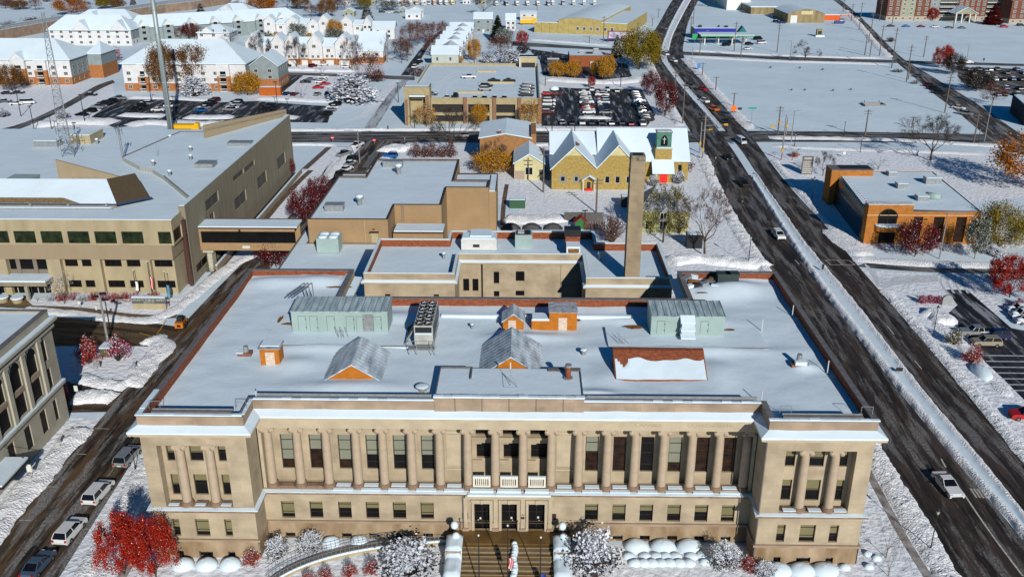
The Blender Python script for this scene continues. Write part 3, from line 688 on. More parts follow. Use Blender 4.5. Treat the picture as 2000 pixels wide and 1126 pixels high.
# low kerbs of the plant platforms
b = MB().mat(SNOW)
for x0, x1, y0, y1 in ((-33.5,-12.5,20.6,27.5),(13.5,35,20.8,27.2)):
 b.box(x0, x1, y0, y1, 18.3, 18.95)
 b.mat(COPING).box(x0, x1, y0-.06, y0-.003, 18.8, 18.98).mat(SNOW)
b.box(-10,18,30.6,31.1,18.4,19.1)
b.build_each('plant_platform', ch, 6)
# bare brown gravel where the wind has scoured the snow
BARE = mat('wet_gravel', (.26,.12,.03), .8, .25, 2, .02, 6)
b = MB().mat(BARE)
def blot(cx, cy, rx, ry, z, seed):
 q = random.Random(seed); n = 14; b.face([(cx+rx*(.7+.5*q.random())*math.cos(6.2832*i/n), cy+ry*(.6+.6*q.random())*math.sin(6.2832*i/n), z) for i in range(n)])
for cx, cy, rx, ry, z, sd_ in ((-33.1,29,.35,1.4,19.0,1),(-31.5,27,.9,.5,19.2,2),(-27,42,2.2,.5,18.75,3),(31.5,42.2,1.9,.9,19.42,4),(29.4,39.5,1.0,.35,19.2,5),(17.6,27.0,1.3,.7,19.05,6),(30.9,26.4,.9,.45,19.0,7),(9.9,30,.4,.5,18.75,8),(-13.6,26,.8,2.0,19.0,9)):
 blot(cx, cy, rx, ry, z, sd_)
b.build_each('bare_roof_patch', ch, 1)
# masts, ladders and railings of the roof edge
b = MB().mat(METAL)
for x, y in ((-41.5,1.5),(-31.4,1.5),(31.6,1.5),(40.9,1.5)):
 b.tube((x,y,19.9),(x,y,20.9),.035,.035,4); b.tube((x+1.3,y,19.9),(x+1.3,y,20.9),.035,.035,4); b.tube((x,y,20.9),(x+1.3,y,20.9),.035,.035,4)
b.build_each('roof_handrail', ch, 18)
b = MB().mat(WHITEP)
for x, y in ((-30,PM+1.1),(30.6,PM+2),(41.2,32),(41,14.2),(35.6,27),(27.3,34.5)): b.cyl(x, y, 18.5, 20.4, .07, .07, 6)
b.build_each('vent_pipe', ch, 8)
# ---------------------------------------------------------------- generic building parts
def shell(t, poly, z0, zt, wall, par=.8, th=.35, lining=None, coping=COPING, roof=SNOW, face=None, cap_snow=False, roofname='roof'):
 """walls, parapet with coping and a snow-covered roof deck; face = {side index: [holes]} cuts window openings"""
 m = MB().mat(wall); n = len(poly); FS = {}
 for i in range(n):
  a, b = poly[i], poly[(i+1)%n]; FS[i] = facade(m, a, b, z0, zt, (face or {}).get(i, []), .25)
 w_ = m.build('wall', t)
 m = MB().mat(lining or wall); q = inset(poly, th)
 for i in range(n): facade(m, q[(i+1)%n], q[i], zt-par-.05, zt-.02, [])
 m.mat(coping).ring(inset(poly, -.06), inset(poly, th+.05), zt, zt+.12)
 if cap_snow: m.mat(SNOW).ring(inset(poly, .02), inset(poly, th-.03), zt+.121, zt+.22)
 m.build('parapet', t)
 m = MB().mat(roof); m.face([(x,y,zt-par) for x, y in inset(poly, th-.02)]); m.build(roofname, t)
 return FS
def rows(L, w, z0, z1, n, m0=1.0):
 return [(m0+(L-2*m0-w)*i/max(1,n-1), m0+(L-2*m0-w)*i/max(1,n-1)+w, z0, z1) for i in range(n)]
def panes(t, F, hs, glass=GLASSD, frame=FRAME, dep=.25, nx=2, blind=None, bf=0, name='window', fw=.07):
 for h in hs: window(t, F, h[0], h[1], h[2], h[3], dep, glass, frame, blind, bf, nx, (), fw, name)

# ---------------------------------------------------------------- stone rear wing with its courtyard front
wg = thing('stone_rear_wing', 'U-shaped pale stone wing behind the courthouse light court, with brick-lined roof parapets', 'building', (0,62,0))
WP = [(-25.5,54.6),(-9.9,54.6),(-9.9,64.5),(-9.3,64.5),(-9.3,64.5),(12.4,64.5),(12.4,53.0),(27,53.0),(27,71),(15.4,71),(15.4,77.4),(-12.5,77.4),(-12.5,72.6),(-25.5,72.6)]
WP = [(-25.5,54.6),(-9.9,54.6),(-9.9,64.5),(12.4,64.5),(12.4,53.0),(27,53.0),(27,71),(15.4,71),(15.4,77.4),(-12.5,77.4),(-12.5,72.6),(-25.5,72.6)]
hw = [(.7,1.8,8.9,11.3),(2.4,3.5,8.9,11.3),(6.3,7.3,10.4,12.7),(10.3,11.9,10.9,12.8),(14.9,15.9,10.5,12.8),(6.3,7.3,7.8,8.9),(10.3,11.9,8,9.0),(14.9,15.9,8,9.1)]
h0 = [(3.5,4.4,11.9,12.3),(11.9,12.8,11.9,12.3)]
FS = shell(wg, WP, 0, 16, STONE, 1.3, .5, BRICK, STONE2, SNOW, {2: hw, 0: h0, 4: [(3.2,4.1,11.0,11.4)]}, True)
panes(wg, FS[2], hw, GLASSD, FRAME, .25, 1, BLIND, .0); panes(wg, FS[0], h0, nx=1, fw=.04)
m = MB().mat(STONE2); o = inset(WP, -.45); m.ring(o, inset(WP, .05), 14.35, 14.6); m.build('cornice', wg)
def slope_snow(t, po, pi, z0, zi, zo, m_=SNOW, name='ledge_snow'):
 n = len(po); m = MB().mat(m_)
 for i in range(n):
  j = (i+1)%n; a, b, c, d = po[i], po[j], pi[i], pi[j]
  m.face([(*a,z0),(*b,z0),(*b,zo),(*a,zo)]); m.face([(*a,zo),(*b,zo),(*d,zi),(*c,zi)])
 m.build(name, t)
slope_snow(wg, inset(WP,-.46), WP, 14.602, 14.95, 14.72)
m = MB().mat(DARKM); m.tube((-3.6-2.1,64.3,7),(-3.6-2.1,64.3,14.4),.14,.14,6); m.build('rain_pipe', wg)
m = MB().mat(STONE); m.box(4.6, 8.6, 64.46, 64.49, 7, 14.3); m.box(8.6, 12.3, 64.3, 64.48, 7, 14.3); m.build('wall_projection', wg)
# two small canopied roof heads on the wing
t = thing('air_handling_unit', 'pale domed air handler lying on the stone wing roof beside the green cabinet', 'air handler', (-6.5,71.5,14.7))
m = MB().mat(WHITEP); m.box(-9.8, -3.2, 69.9, 73.6, 14.9, 17.0); m.build('casing', t); m = MB().mat(SNOW); m.box(-9.6,-3.4,70,73.5,17.0,17.25); m.box(-8.2,-4.2,70.6,74.4,17.25,17.5); m.build('snow_cover', t); m = MB().mat(DARKM); m.box(-7.6,-6.4,69.8,69.895,15.5,16.0); m.build('vent_grille', t)
t = thing('cooling_cabinet', 'square pale green cooling cabinet with a snowy black top on the stone wing roof', 'cooling unit', (1.6,73,14.7))
m = MB().mat(PALEG); m.box(.2, 3.4, 71.6, 74.2, 14.7, 17.3); m.build('casing', t); m = MB().mat(DARKM); m.box(.5,3.1,71.8,74,17.3,17.5); m.mat(SNOWD).box(.7,1.9,71.9,73.9,17.5,17.62); m.build('top_grille', t)
t = thing('brick_roof_stack', 'small dark brick stack with a snowed slope on the stone wing roof', 'roof stack', (10.9,67.5,14.7))
m = MB().mat(SNOW); m.box(9.6, 12.1, 66.2, 69, 14.7, 17.0); m.build('base', t); m = MB().mat(BRICK); m.box(9.5,12.2,69,71,14.7,18.0); m.mat(DARKM).box(9.3,12.3,68.8,71.2,18.0,19.3); m.build('hood', t)
m = MB().mat(BARE); m.face([(9.9,66.18,15.9),(10.6,66.18,15.4),(11.2,66.18,15.4),(11.9,66.18,15.9),(11.9,66.18,16.6),(9.9,66.18,16.6)]); m.build('bare_patch', t)
def mush(px, py, z, label, r=.45, h=1.1, name='roof_vent', cat='roof vent', group=None):
 p = g(px, py, z); t = thing(name, label, cat, (p.x, p.y, z), 0, group)
 m = MB().mat(METAL); m.cyl(p.x, p.y, z-.1, z+h*.7, r*.6, r*.55, 10); m.build('duct', t)
 m = MB().mat(METAL); m.s = True; m.lathe(p.x, p.y, [(r*.7,z+h*.65),(r,z+h*.75),(r,z+h*.95),(r*.6,z+h*1.1)], 12); m.mat(SNOW).lathe(p.x, p.y, [(r*.95,z+h*.98),(r*.8,z+h*1.15),(r*.3,z+h*1.22)], 10); m.build('cap', t)
 return t
mush(1172, 506, 14.8, 'round metal roof vent standing in the tall chimney shadow on the stone wing', .5, 1.3)
mush(867, 504, 14.8, 'small grey roof vent on the west half of the stone wing roof', .4, 1.0)
# tall chimney
t = thing('chimney_stack', 'tall square pale stone chimney rising from the stone rear wing', 'chimney', (20.3,55.2,14.3))
ST = mat('chimney_stone', (.31,.245,.16), .85, .12, .5, .01, 4, brick=(2.4,.55,.012,.10))
m = MB().mat(ST)
def taper(m, x0, x1, y0, y1, z0, z1, d):
 m.idx([(x0,y0,z0),(x1,y0,z0),(x1,y1,z0),(x0,y1,z0),(x0+d,y0+d,z1),(x1-d,y0+d,z1),(x1-d,y1-d,z1),(x0+d,y1-d,z1)], [(0,3,2,1),(4,5,6,7),(0,1,5,4),(1,2,6,5),(2,3,7,6),(3,0,4,7)])
taper(m, 19.05, 21.55, 54.0, 56.5, 13.5, 33.9, .07); m.box(19.05, 21.5, 53.98, 56.5, 33.9, 34.1); taper(m, 19.12, 21.48, 54.07, 56.43, 34.1, 36.0, .03); m.build('shaft', t)
m = MB().mat(mat('sooty_stone', (.22,.19,.13), .9, .3, 1.5, .01, 5)); taper(m, 19.1, 21.5, 54.05, 56.45, 36.0, 36.9, .05); m.mat(DARKM).box(19.5,21.1,54.4,56.1,36.88,36.95); m.build('chimney_top', t)
# flat-roofed annex west of the wing
t = thing('flat_annex', 'low flat-roofed annex with plain snow between the courthouse and the tan brick hall', 'building', (-37,70,0))
shell(t, [(-47.2,47.3),(-26.1,47.3),(-26.1,94.8),(-44.6,94.8),(-44.6,104),(-47.2,104)], 0, 7.2, mat('tan_block', (.33,.22,.115), .85, .06, .25, .006, 3, brick=(.6,.3,.008,.05)), .12, .25)
TAN = MATS['tan_block']
# tan hall
t = thing('tan_brick_hall', 'tan windowless block hall with a stepped snowy flat roof behind the courthouse', 'building', (-25,118,0)); hall = t
HP = [(-44.3,94.9),(-27.2,94.9),(-27.0,105.5),(-16.8,105.5),(-16.6,119.6),(-6.7,119.6),(-6.7,126.2),(-15.2,126.2),(-15.4,145.8),(-37.2,145.8),(-37.2,135.2),(-43.4,135.2),(-43.4,127)]
HP = [(-44.3,94.9),(-27.2,94.9),(-27.2,105.5),(-16.7,105.5),(-16.7,119.6),(-6.7,119.6),(-6.7,126.0),(-15.4,126.0),(-15.4,145.8),(-37.4,145.8),(-37.4,129),(-44.3,129)]
shell(t, HP, 0, 12.6, TAN, .45, .3, COPING, mat('brown_coping', (.06,.03,.02), .6))
BC = MATS['brown_coping']
m = MB().mat(mat('cream_steel', (.40,.34,.20), .5)); m.box(-30.9,-29.4,94.8,94.895,7.2,9.7); m.mat(BC).box(-31.2,-29.2,94.3,94.89,9.75,9.95); m.box(-30.5,-30,94.6,94.89,10.4,10.55); m.build('door', t)
m = MB().mat(TAN); m.box(-6.7+.01, -5.0, 121, 136, 0, 11.2); m.mat(SNOW).box(-6.6,-5.1,121.1,135.9,11.2,11.4); m.mat(BC).box(-5.15,-4.95,121,136,11.2,11.5); m.build('stair_block', t)
m = MB().mat(TAN); m.box(-15.35, -5.2, 126.05, 138, 0, 10.6); m.mat(SNOW).box(-15.3,-5.3,126.4,137.7,10.6,10.8); m.mat(BC).box(-15.35,-5.2,137.7,138,10.6,11.1); m.build('rear_block', t)
m = MB().mat(TAN); m.box(-44.25,-37.45,129.05,135,0,11.4); m.mat(SNOW).box(-44,-37.5,129.3,134.8,11.4,11.55); m.mat(BC).box(-44.25,-37.45,134.8,135,11.4,12.0); m.build('corner_block', t)
m = MB().mat(SNOW); m.box(-26.6,-15.9,98.9,104,8.3,8.75); m.mat(BC).box(-26.8,-15.7,98.7,98.88,8.2,8.5); m.mat(TAN).box(-26.8,-15.9,98.9,105.4,0,8.3); m.build('side_lean_to', t)
m = MB().mat(METAL)
for x in (-25.6,-25.1): m.tube((x,105.3,8.6),(x,105.3,13.4),.04,.04,4)
for k in range(14): m.tube((-25.6,105.3,8.9+.33*k),(-25.1,105.3,8.9+.33*k),.025,.025,3)
m.build('ladder', t)
m = MB().mat(mat('pale_pipe', (.5,.4,.3), .6)); m.tube((-32.2,94.8,7.2),(-32.2,94.8,12.6),.07,.07,5); m.build('rain_pipe', t)
def vent_box(x, y, z, sx, sy, h, label, m_=METAL, snow=True, name='rooftop_unit', cat='rooftop unit', group=None):
 t = thing(name, label, cat, (x,y,z), 0, group); m = MB().mat(m_); m.box(x-sx/2,x+sx/2,y-sy/2,y+sy/2,z-.1,z+h*.85); m.build('casing', t)
 m = MB().mat(m_); m.box(x-sx/2-.08,x+sx/2+.08,y-sy/2-.08,y+sy/2+.08,z+h*.85+.002,z+h)
 if snow: m.mat(SNOW).box(x-sx/2,x+sx/2,y-sy/2,y+sy/2,z+h+.001,z+h+.14)
 m.build('lid', t); return t
p = g(654,410,12.15); vent_box(p.x,p.y,12.15,4,2.4,1.5,'grey lidded vent box near the front edge of the tan hall roof', METAL, False)
p = g(768,325,12.15); vent_box(p.x,p.y,12.15,5,2.4,1.6,'wide grey vent box at the back edge of the tan hall roof', METAL, False)
mush(703, 400, 12.2, 'round turbine vent with antenna guy wires on the tan hall roof', .95, 2.0)
mush(779, 340, 12.2, 'round turbine vent near the back of the tan hall roof', .95, 2.2)
t = thing('rooftop_chiller', 'pale square chiller with four snowy fan covers on the annex roof', 'chiller', (-41,90.5,7.1))
p = g(641,495,7.1)
m = MB().mat(PALEG); m.box(p.x-2.3,p.x+2.3,p.y,p.y+4,7.2,10.4); m.build('casing', t); m = MB().mat(SNOW); m.s = True
for a in (-1.1,1.1):
 for b_ in (1.0,3.0): m.lathe(p.x+a, p.y+b_, [(1.0,10.4),(.95,10.65),(.5,10.8)], 12)
m.build('fan_cover', t)
# skybridge over the street
t = thing('skybridge', 'enclosed tan footbridge with a dark window band crossing the street to the office block', 'footbridge', (-57,97.5,0))
m = MB().mat(TAN); m.box(-68,-47.3,95,95.3,9.7,10.5); m.box(-68,-47.3,95,95.3,5.4,7.1); m.box(-68,-47.3,99.7,100,5.4,10.5); m.box(-68,-47.3,95.3,99.7,5.4,5.7); m.box(-68,-67.6,95,95.3,7.1,9.7); m.build('deck', t)
m = MB().mat(GLASSD); m.box(-67.6,-47.3,95.2,95.25,7.1,9.7); m.build('window_band', t)
m = MB().mat(SNOW); m.box(-68,-46.8,95.0,100,10.503,10.85); m.mat(BC).box(-68,-46.9,94.93,94.997,10.3,10.6); m.box(-68,-46.9,100.0,100.15,10.3,11.0); m.build('roof', t)
m = MB().mat(mat('pale_concrete', (.42,.41,.31), .8)); m.box(-67.2,-66.2,96.2,98.6,0,4.6); m.box(-67.9,-65.6,95.6,99.2,4.6,5.38); m.build('pier', t)
m = MB().mat(WHITEP); m.box(-58.9,-57.3,94.93,94.99,5.9,6.5); m.build('clearance_sign', t); m = MB().mat(DARKM); m.box(-59.3,-58.9,94.6,94.9,9.85,10.2); m.tube((-59.1,94.7,10),(-58.8,94.4,10.3),.06,.06,4); m.build('lamp', t)

# ---------------------------------------------------------------- public safety office block
CONC = mat('beige_concrete', (.38,.32,.20), .85, .10, .4, .01, 4, streak=(1,.35,1)); CONC2 = mat('grey_beige_concrete', (.26,.225,.16), .85, .12, .5, .015, 3, streak=(2.5,.15,1))
CONCR = mat('pink_concrete', (.27,.205,.13), .85, .10, .4, .01, 4, streak=(1,.3,1), col2=(.30,.245,.16))
t = thing('office_block', 'large beige concrete office block with ribbon windows and a broad snowy roof', 'office building', (-85,84,0)); off = t
x0 = -165
hs = []
for i in range(22):
 a = -69.0-(i*5.45)-(.2 if i else 0); b = a-(2.6 if i == 0 else 4.35); 
 if b > x0+1: hs.append((b-x0, a-x0, 11.3, 13.85))
m = MB().mat(CONC); F = facade(m, (x0,82.5), (-68.6,82.5), 10.9, 16.3, hs, .25); facade(m, (-68.6,82.5), (-68.6,88.6), 10.9, 16.3, [(.5,5.0,11.2,13.9)], .25)
m.face([(-68.6,88.6,10.9),(x0,88.6,10.9),(x0,88.6,10.91),(-68.6,88.6,10.91)])
m.build('upper_wall', t); panes(t, F, hs, GLASSG, FRAME, .25, 3, BLIND, 0, fw=.06)
m = MB().mat(GLASSB); m.box(-68.9,-68.85,83.0,87.5,11.2,13.9); m.build('corner_window', t)
m = MB().mat(CONCR); m.box(x0, -69.5, 82.35, 83.4, 7.9, 10.9); m.box(-69.5,-69.2,82.35,90,7.9,10.9); m.build('spandrel', t)
m = MB().mat(CONC); hl = []
for a, b in ((-92.0,-86.0),(-83.8,-76.0),(-73.6,-69.9),(-112,-106),(-121,-115)):
 w_ = b-a
 for z0, z1 in ((6.0,7.9),(1.4,2.95)):
  if w_ > 5: hl += [(a-x0, a-x0+w_*.44, z0, z1), (a-x0+w_*.58, b-x0, z0, z1)]
  else: hl += [(a-x0, b-x0, z0, z1)]
F = facade(m, (x0,83.4), (-69.5,83.4), 0, 7.9, hl, .2); facade(m, (-69.5,83.4), (-69.5,90), 0, 7.9, []); m.build('lower_wall', t)
panes(t, F, hl, GLASSD, FRAME, .2, 3, BLIND, 0, fw=.06)
m = MB().mat(CONC)
for a, b in ((-95.2,-92.4),(-86.0,-84.2),(-76.0,-74.0),(-104.8,-103.5)): m.box(a, b, 82.3, 83.395, 0, 7.9)
m.build_each('pier', t, 6)
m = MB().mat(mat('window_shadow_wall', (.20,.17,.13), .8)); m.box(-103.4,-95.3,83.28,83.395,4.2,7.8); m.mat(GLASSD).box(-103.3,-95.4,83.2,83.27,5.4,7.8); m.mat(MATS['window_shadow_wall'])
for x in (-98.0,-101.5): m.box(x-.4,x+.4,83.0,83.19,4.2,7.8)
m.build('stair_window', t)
m = MB().mat(GLASSD); m.box(-107,-95.4,83.25,83.39,.1,3.0); m.mat(mat('light_mullion', (.45,.44,.30), .6))
for k in range(9): m.box(-107+1.4*k,-106.85+1.4*k,83.15,83.245,0,3.0)
m.build('entrance_glazing', t)
m = MB().mat(CONC2); m.box(-112,-94.4,79.0,83.3,3.3,4.1); m.mat(SNOW).box(-112,-94.5,79.1,83.2,4.103,4.45); m.build('entrance_canopy', t)
m = MB().mat(mat('canopy_post', (.3,.28,.22), .7)); 
for x in (-105.5,-98.8): m.box(x-.3,x+.3,79.3,79.9,0,3.3)
m.build_each('canopy_post', t, 6)
# east wall: long plain concrete face with few openings
he = [(101.2-89,110.3-89,12.0,14.4),(120.8-89,130.5-89,6.0,8.9),(141-89,150-89,5.4,8.6),(161.5-89,170.8-89,5.2,8.5),(121.6-89,130.6-89,12.9,14.2),(131.4-89,140.4-89,12.5,13.9),(91-89,98.8-89,1.5,3.4),(103-89,106-89,8.8,10.8)]
m = MB().mat(CONC2); F = facade(m, (-68,89), (-68,180), 0, 17.2, he, .3); facade(m, (-68,180), (-69,180), 0, 17.2, []); facade(m, (-68.6,88.6), (-68,89), 0, 17.2, []); m.box(-69.2,-68.302,88.7,179.9,15.2,17.19); m.build('east_wall', t)
LV = mat('louvre_grey', (.10,.095,.085), .6, .3, 4)
for h in he:
 mm = MB().mat(LV if h[2] > 5 else GLASSD); mm.face([F(h[0],h[2],.28),F(h[1],h[2],.28),F(h[1],h[3],.28),F(h[0],h[3],.28)]); mm.mat(CONC2)
 for k in (1,): x = h[0]+(h[1]-h[0])*.5; mm.face([F(x-.12,h[2],.2),F(x+.12,h[2],.2),F(x+.12,h[3],.2),F(x-.12,h[3],.2)])
 mm.build('louvre' if h[2] > 5 else 'window', t)
m = MB().mat(mat('brown_strip', (.07,.035,.03), .5)); m.box(-69.3,-68.35,88.62,88.69,0,15); m.box(-68.55,-67.95,87.6,88.6,0,14.5); m.mat(CONC); m.build('corner_strip', t)
m = MB().mat(CONC2); facade(m, (x0,165), (x0,82.5), 0, 16.3, []); facade(m, (-69.2,166), (x0,166), 0, 15.2, []); facade(m, (-68.1,180), (-69.2,166), 0, 15.2, [])
m.box(x0,-69.2,82.51,82.8,15.5,16.29); m.build('rear_wall', t)
m = MB().mat(SNOW); m.box(x0,-69.2,82.8,165.9,15.2,15.85); m.box(x0,-68.4,82.48,82.9,16.303,16.45); m.box(-69.15,-68.05,89.1,179.8,17.203,17.35); m.build('roof', t)
# raised eastern roof plate
pl = [(-97.5,130),(-90,121.5),(-86,119),(-81,113),(-69.2,96),(-69.2,178),(-82,158),(-93,158)]
m = MB().mat(mat('pale_parapet', (.42,.42,.36), .8)); m.prism(pl, 15.8, 16.9, False); m.mat(SNOW).face([(x,y,16.9) for x, y in pl]); m.mat(COPING).tube((-97.5,130,17),(-93,158,17),.15,.15,4); m.tube((-93,158,17),(-82,158,17),.15,.15,4); m.tube((-69.2,96,16.95),(-81,113,16.95),.12,.12,4); m.build('upper_roof', t)
m = MB().mat(CONCR); m.idx([(-105.5,113,15.8),(-90.5,113.6,15.8),(-105.5,113,20.6),(-105.5,113.5,15.8),(-90.5,114.1,15.8),(-105.5,113.5,20.6),(-90.5,113.6,16.2),(-90.5,114.1,16.2)], [(0,1,6,2),(4,3,5,7),(2,6,7,5),(3,0,2,5),(1,4,7,6)]); m.build('roof_fin', t)
m = MB().mat(CONCR); m.idx([(-83.5,150.5,16.8),(-68.8,179.6,16.8),(-83.5,150.5,20.4),(-68.8,179.6,18.9),(-84,150.8,16.8),(-69.3,179.9,16.8),(-84,150.8,20.4),(-69.3,179.9,18.9)], [(0,1,3,2),(5,4,6,7),(2,3,7,6),(4,0,2,6),(1,5,7,3)]); m.mat(CONC2)
m.tube((-83.4,150.4,19.2),(-68.8,179.4,18.2),.2,.2,4); m.build('roof_fin', t)
# long snow-filled solar slope with a bare brown end
m = MB().mat(SNOW); m.idx([(x0,91.8,16.6),(-83.2,91.8,16.6),(x0,98.5,20.2),(-87.6,98.5,20.2)], [(0,1,3,2)]); m.mat(CONC2); m.idx([(x0,98.5,20.2),(-87.6,98.5,20.2),(x0,98.8,15.8),(-87.6,98.8,15.8)], [(0,1,3,2)])
m.idx([(x0,91.6,15.8),(-83.2,91.6,15.8),(x0,91.6,16.7),(-83.2,91.6,16.7)], [(0,1,3,2)])
m.mat(mat('blue_edge', (.02,.05,.13), .5)).tube((x0,91.4,16.75),(-83,91.4,16.75),.16,.16,5)
m.mat(METAL)
for x in (-85,-93,-101,-109,-117): m.box(x-.2,x+.2,90.9,91.4,15.7,17.0)
m.box(x0,-83.5,90.4,90.6,15.8,16.15)
m.mat(SNOW).box(x0,-84,90.6,91.4,15.8,16.3); m.build('solar_slope', t)
m = MB().mat(mat('brown_panel', (.085,.062,.034), .6, .05, 1, .01, 2)); m.idx([(-83.2,91.8,16.6),(-78.0,96.8,16.6),(-83.4,103.4,20.2),(-87.6,98.5,20.2),(-83.2,91.9,16.4),(-78.0,96.9,16.4),(-83.4,103.5,15.8),(-87.6,98.6,15.8)], [(0,1,2,3),(5,4,7,6),(1,5,6,2),(3,2,6,7)]); m.mat(MATS['blue_edge']).tube((-83.0,91.4,16.7),(-77.6,96.7,16.7),.2,.2,5); m.build('slope_end_panel', t)
m = MB().mat(mat('bare_strip', (.20,.14,.07), .8, .2, 2)); m.idx([(-112,92.0,16.75),(-91,92.0,16.75),(-110.5,93.4,17.55),(-95,93.4,17.55)], [(0,1,3,2)]); m.build('bare_strip', t)
# plant on the office roof
t = thing('roof_catwalk', 'steel stair and platform between pale plant boxes on the office block roof', 'catwalk', (-95,104,15.8))
m = MB().mat(METAL)
for a, b in ((-99,-93),): 
 for y in (103.5,106.5):
  for z in (16.9,17.6,18.3): m.tube((a,y,z),(b,y,z),.05,.05,4)
  for x in (-99,-97,-95,-93): m.tube((x,y,15.8),(x,y,18.3),.05,.05,4)
 m.box(-99,-93,103.5,106.5,16.75,16.85)
m.build('railing', t); m = MB().mat(METAL)
for k in range(6): m.box(-96.6+.0*k,-93.6,100.4+.5*k,100.8+.5*k,15.9+.16*k,16.0+.16*k)
m.build('stair', t)
vent_box(-91.2,103.2,15.85,3.6,3.6,2.6,'white duct box at the foot of the roof stair on the office block', WHITEP, False); vent_box(-100.6,102.6,15.85,5.5,3.2,1.6,'low pale green plant box west of the roof stair', PALEG); vent_box(-108.5,103.5,15.85,5.5,4.2,3.4,'tall pale green plant room at the left frame edge of the office roof', PALEG, False)
p = g(172,275,15.8); vent_box(p.x,p.y,15.85,5.2,8,2.4,'beige long plant house near the back edge of the office block roof', CONC, True)
p = g(95,285,15.8); vent_box(p.x,p.y,15.85,6,3,1.6,'snowy cluster of duct boxes at the foot of the lattice mast', METAL, True)
p = g(403,325,16.9); vent_box(p.x,p.y,16.9,4.2,3.6,1.1,'grey lidded hatch on the raised eastern roof of the office block', METAL, False)
p = g(470,283,16.9); vent_box(p.x,p.y,16.9,6,3,.9,'grey ribbed vent strip at the foot of the roof fin', METAL, False)
for i, (px, py, lb) in enumerate(((333,275,'lone snow-ringed vent near the back edge of the office block roof'),(373,297,'snow-ringed vent beside the raised roof kink of the office block'),(373,314,'snow-ringed vent north of the lidded hatch on the office block'),(332,345,'snow-ringed vent south west of the lidded hatch on the office block'),(300,325,'vent on the parapet corner of the raised roof'),(190,282,'vent beside the beige plant house on the office roof'))):
 mush(px, py, 16.8 if px > 290 and py > 280 else 15.8, lb, .5, 1.4)
# lattice masts on the roof
def lattice(x, y, z, h, w0, w1, label, m_=METAL, arms=None, rad=.05, cols=None, name='lattice_mast'):
 t = thing(name, label, 'mast', (x,y,z)); m = MB().mat(m_); n = max(6, int(h/1.6)); 
 def c(k, i): f = k/n; w_ = w0+(w1-w0)*f; a = R(90+120*i); return (x+w_*math.cos(a), y+w_*math.sin(a), z+h*f)
 for k in range(n):
  for i in range(3):
   m.tube(c(k,i), c(k+1,i), rad*1.3, rad*1.3, 4); m.tube(c(k,i), c(k+1,(i+1)%3), rad*.8, rad*.8, 3); m.tube(c(k,i), c(k,(i+1)%3), rad*.7, rad*.7, 3)
 m.build('lattice', t)
 if arms:
  m = MB().mat(m_)
  for dz, r_ in arms:
   for i in range(6): a = i*1.047; m.tube((x,y,z+dz),(x+r_*math.cos(a),y+r_*math.sin(a),z+dz),rad,rad,3); m.tube((x+r_*math.cos(a),y+r_*math.sin(a),z+dz-1),(x+r_*math.cos(a),y+r_*math.sin(a),z+dz+1),rad,rad,3)
  m.build('antenna_arms', t)
 return t
p = g(136,305,15.8); lattice(p.x,p.y,15.8,35,1.8,.45,'very tall tapering lattice mast rising from a braced base on the office block roof',METAL,[(3.5,2.6),(7,2.4)],.07)
p = g(241,310,15.8); lattice(p.x,p.y,15.8,8.2,.35,.25,'short antenna mast with a dipole crown near the raised roof of the office block',METAL,[(7.2,.8)],.05)
p = g(308,305,16.9); t = thing('whip_antenna', 'thin whip antenna on the raised roof of the office block', 'antenna', (p.x,p.y,16.9)); m = MB().mat(METAL); m.tube((p.x,p.y,16.8),(p.x,p.y,20.6),.06,.02,4); m.build('whip', t)

# ---------------------------------------------------------------- city hall with arched windows
t = thing('arcaded_city_hall', 'grey stone building with tall arched windows at the left frame edge', 'building', (-75,20,0))
GST = mat('grey_limestone', (.37,.345,.275), .85, .08, .4, .01, 4, brick=(1.6,.6,.01,.06)); GST2 = mat('grey_limestone_smooth', (.40,.375,.30), .85, .06, .5)
ye = -3.0; hs = []; arch = []
for k in range(6):
 y = 26.2-4.55*k; arch.append(y); hs += [(y-1.3-ye, y+1.3-ye, 7.2, 10.4)]
 hs += [(y-1.3-ye, y+1.3-ye, 11.2, 14.0)]; hs += [(y-.85-ye, y+.85-ye, 1.6, 5.2)]
hs += [(29.4-ye,30.6-ye,11.5,14.7),(29.4-ye,30.6-ye,7.1,10.2),(29.3-ye,30.4-ye,1.6,5.0)]
m = MB().mat(GST); F = facade(m, (-69,ye), (-69,33), 0, 18.4, hs, .22); facade(m, (-69,33), (-120,33), 0, 18.4, []); facade(m, (-120,ye), (-69,ye), 0, 18.4, []); m.box(-119.9,-69.5,32.5,32.99,17.2,18.39); m.box(-69.6,-69.01,ye,33,17.2,18.39)
m.build('wall', t)
for y in arch:          # round heads over the tall windows
 m = MB().mat(GLASSD); n = 12; 
 c = [(y-1.3*math.cos(math.pi*i/n), 14.0+1.3*math.sin(math.pi*i/n)) for i in range(n+1)]
 m.face([(-68.985,a,b) for a, b in reversed(c)]); m.mat(GST2)
 for i in range(n):
  (a,b),(e_,f_) = c[i], c[i+1]; q = lambda s, v: (y+(s-y)*1.15, 14.0+(v-14.0)*1.15)
  a2, b2 = q(a,b); e2, f2 = q(e_,f_); m.idx([(-68.9,a,b),(-68.9,e_,f_),(-68.9,e2,f2),(-68.9,a2,b2),(-69,a2,b2),(-69,e2,f2)], [(3,2,1,0),(3,4,5,2)])
 m.build('arch_head', t)
for h in hs: window(t, F, h[0], h[1], h[2], h[3], .22, GLASSD, FRAME, None, 0, 2 if h[2] < 6 else 1, (h[2]+1.4,) if h[2] < 6 else (), .07)
m = MB().mat(STONEP)
for y in arch: m.box(-69.2,-68.93,y-1.28,y+1.28,10.42,11.18)
m.build_each('spandrel_panel', t, 6)
m = MB().mat(GST2)
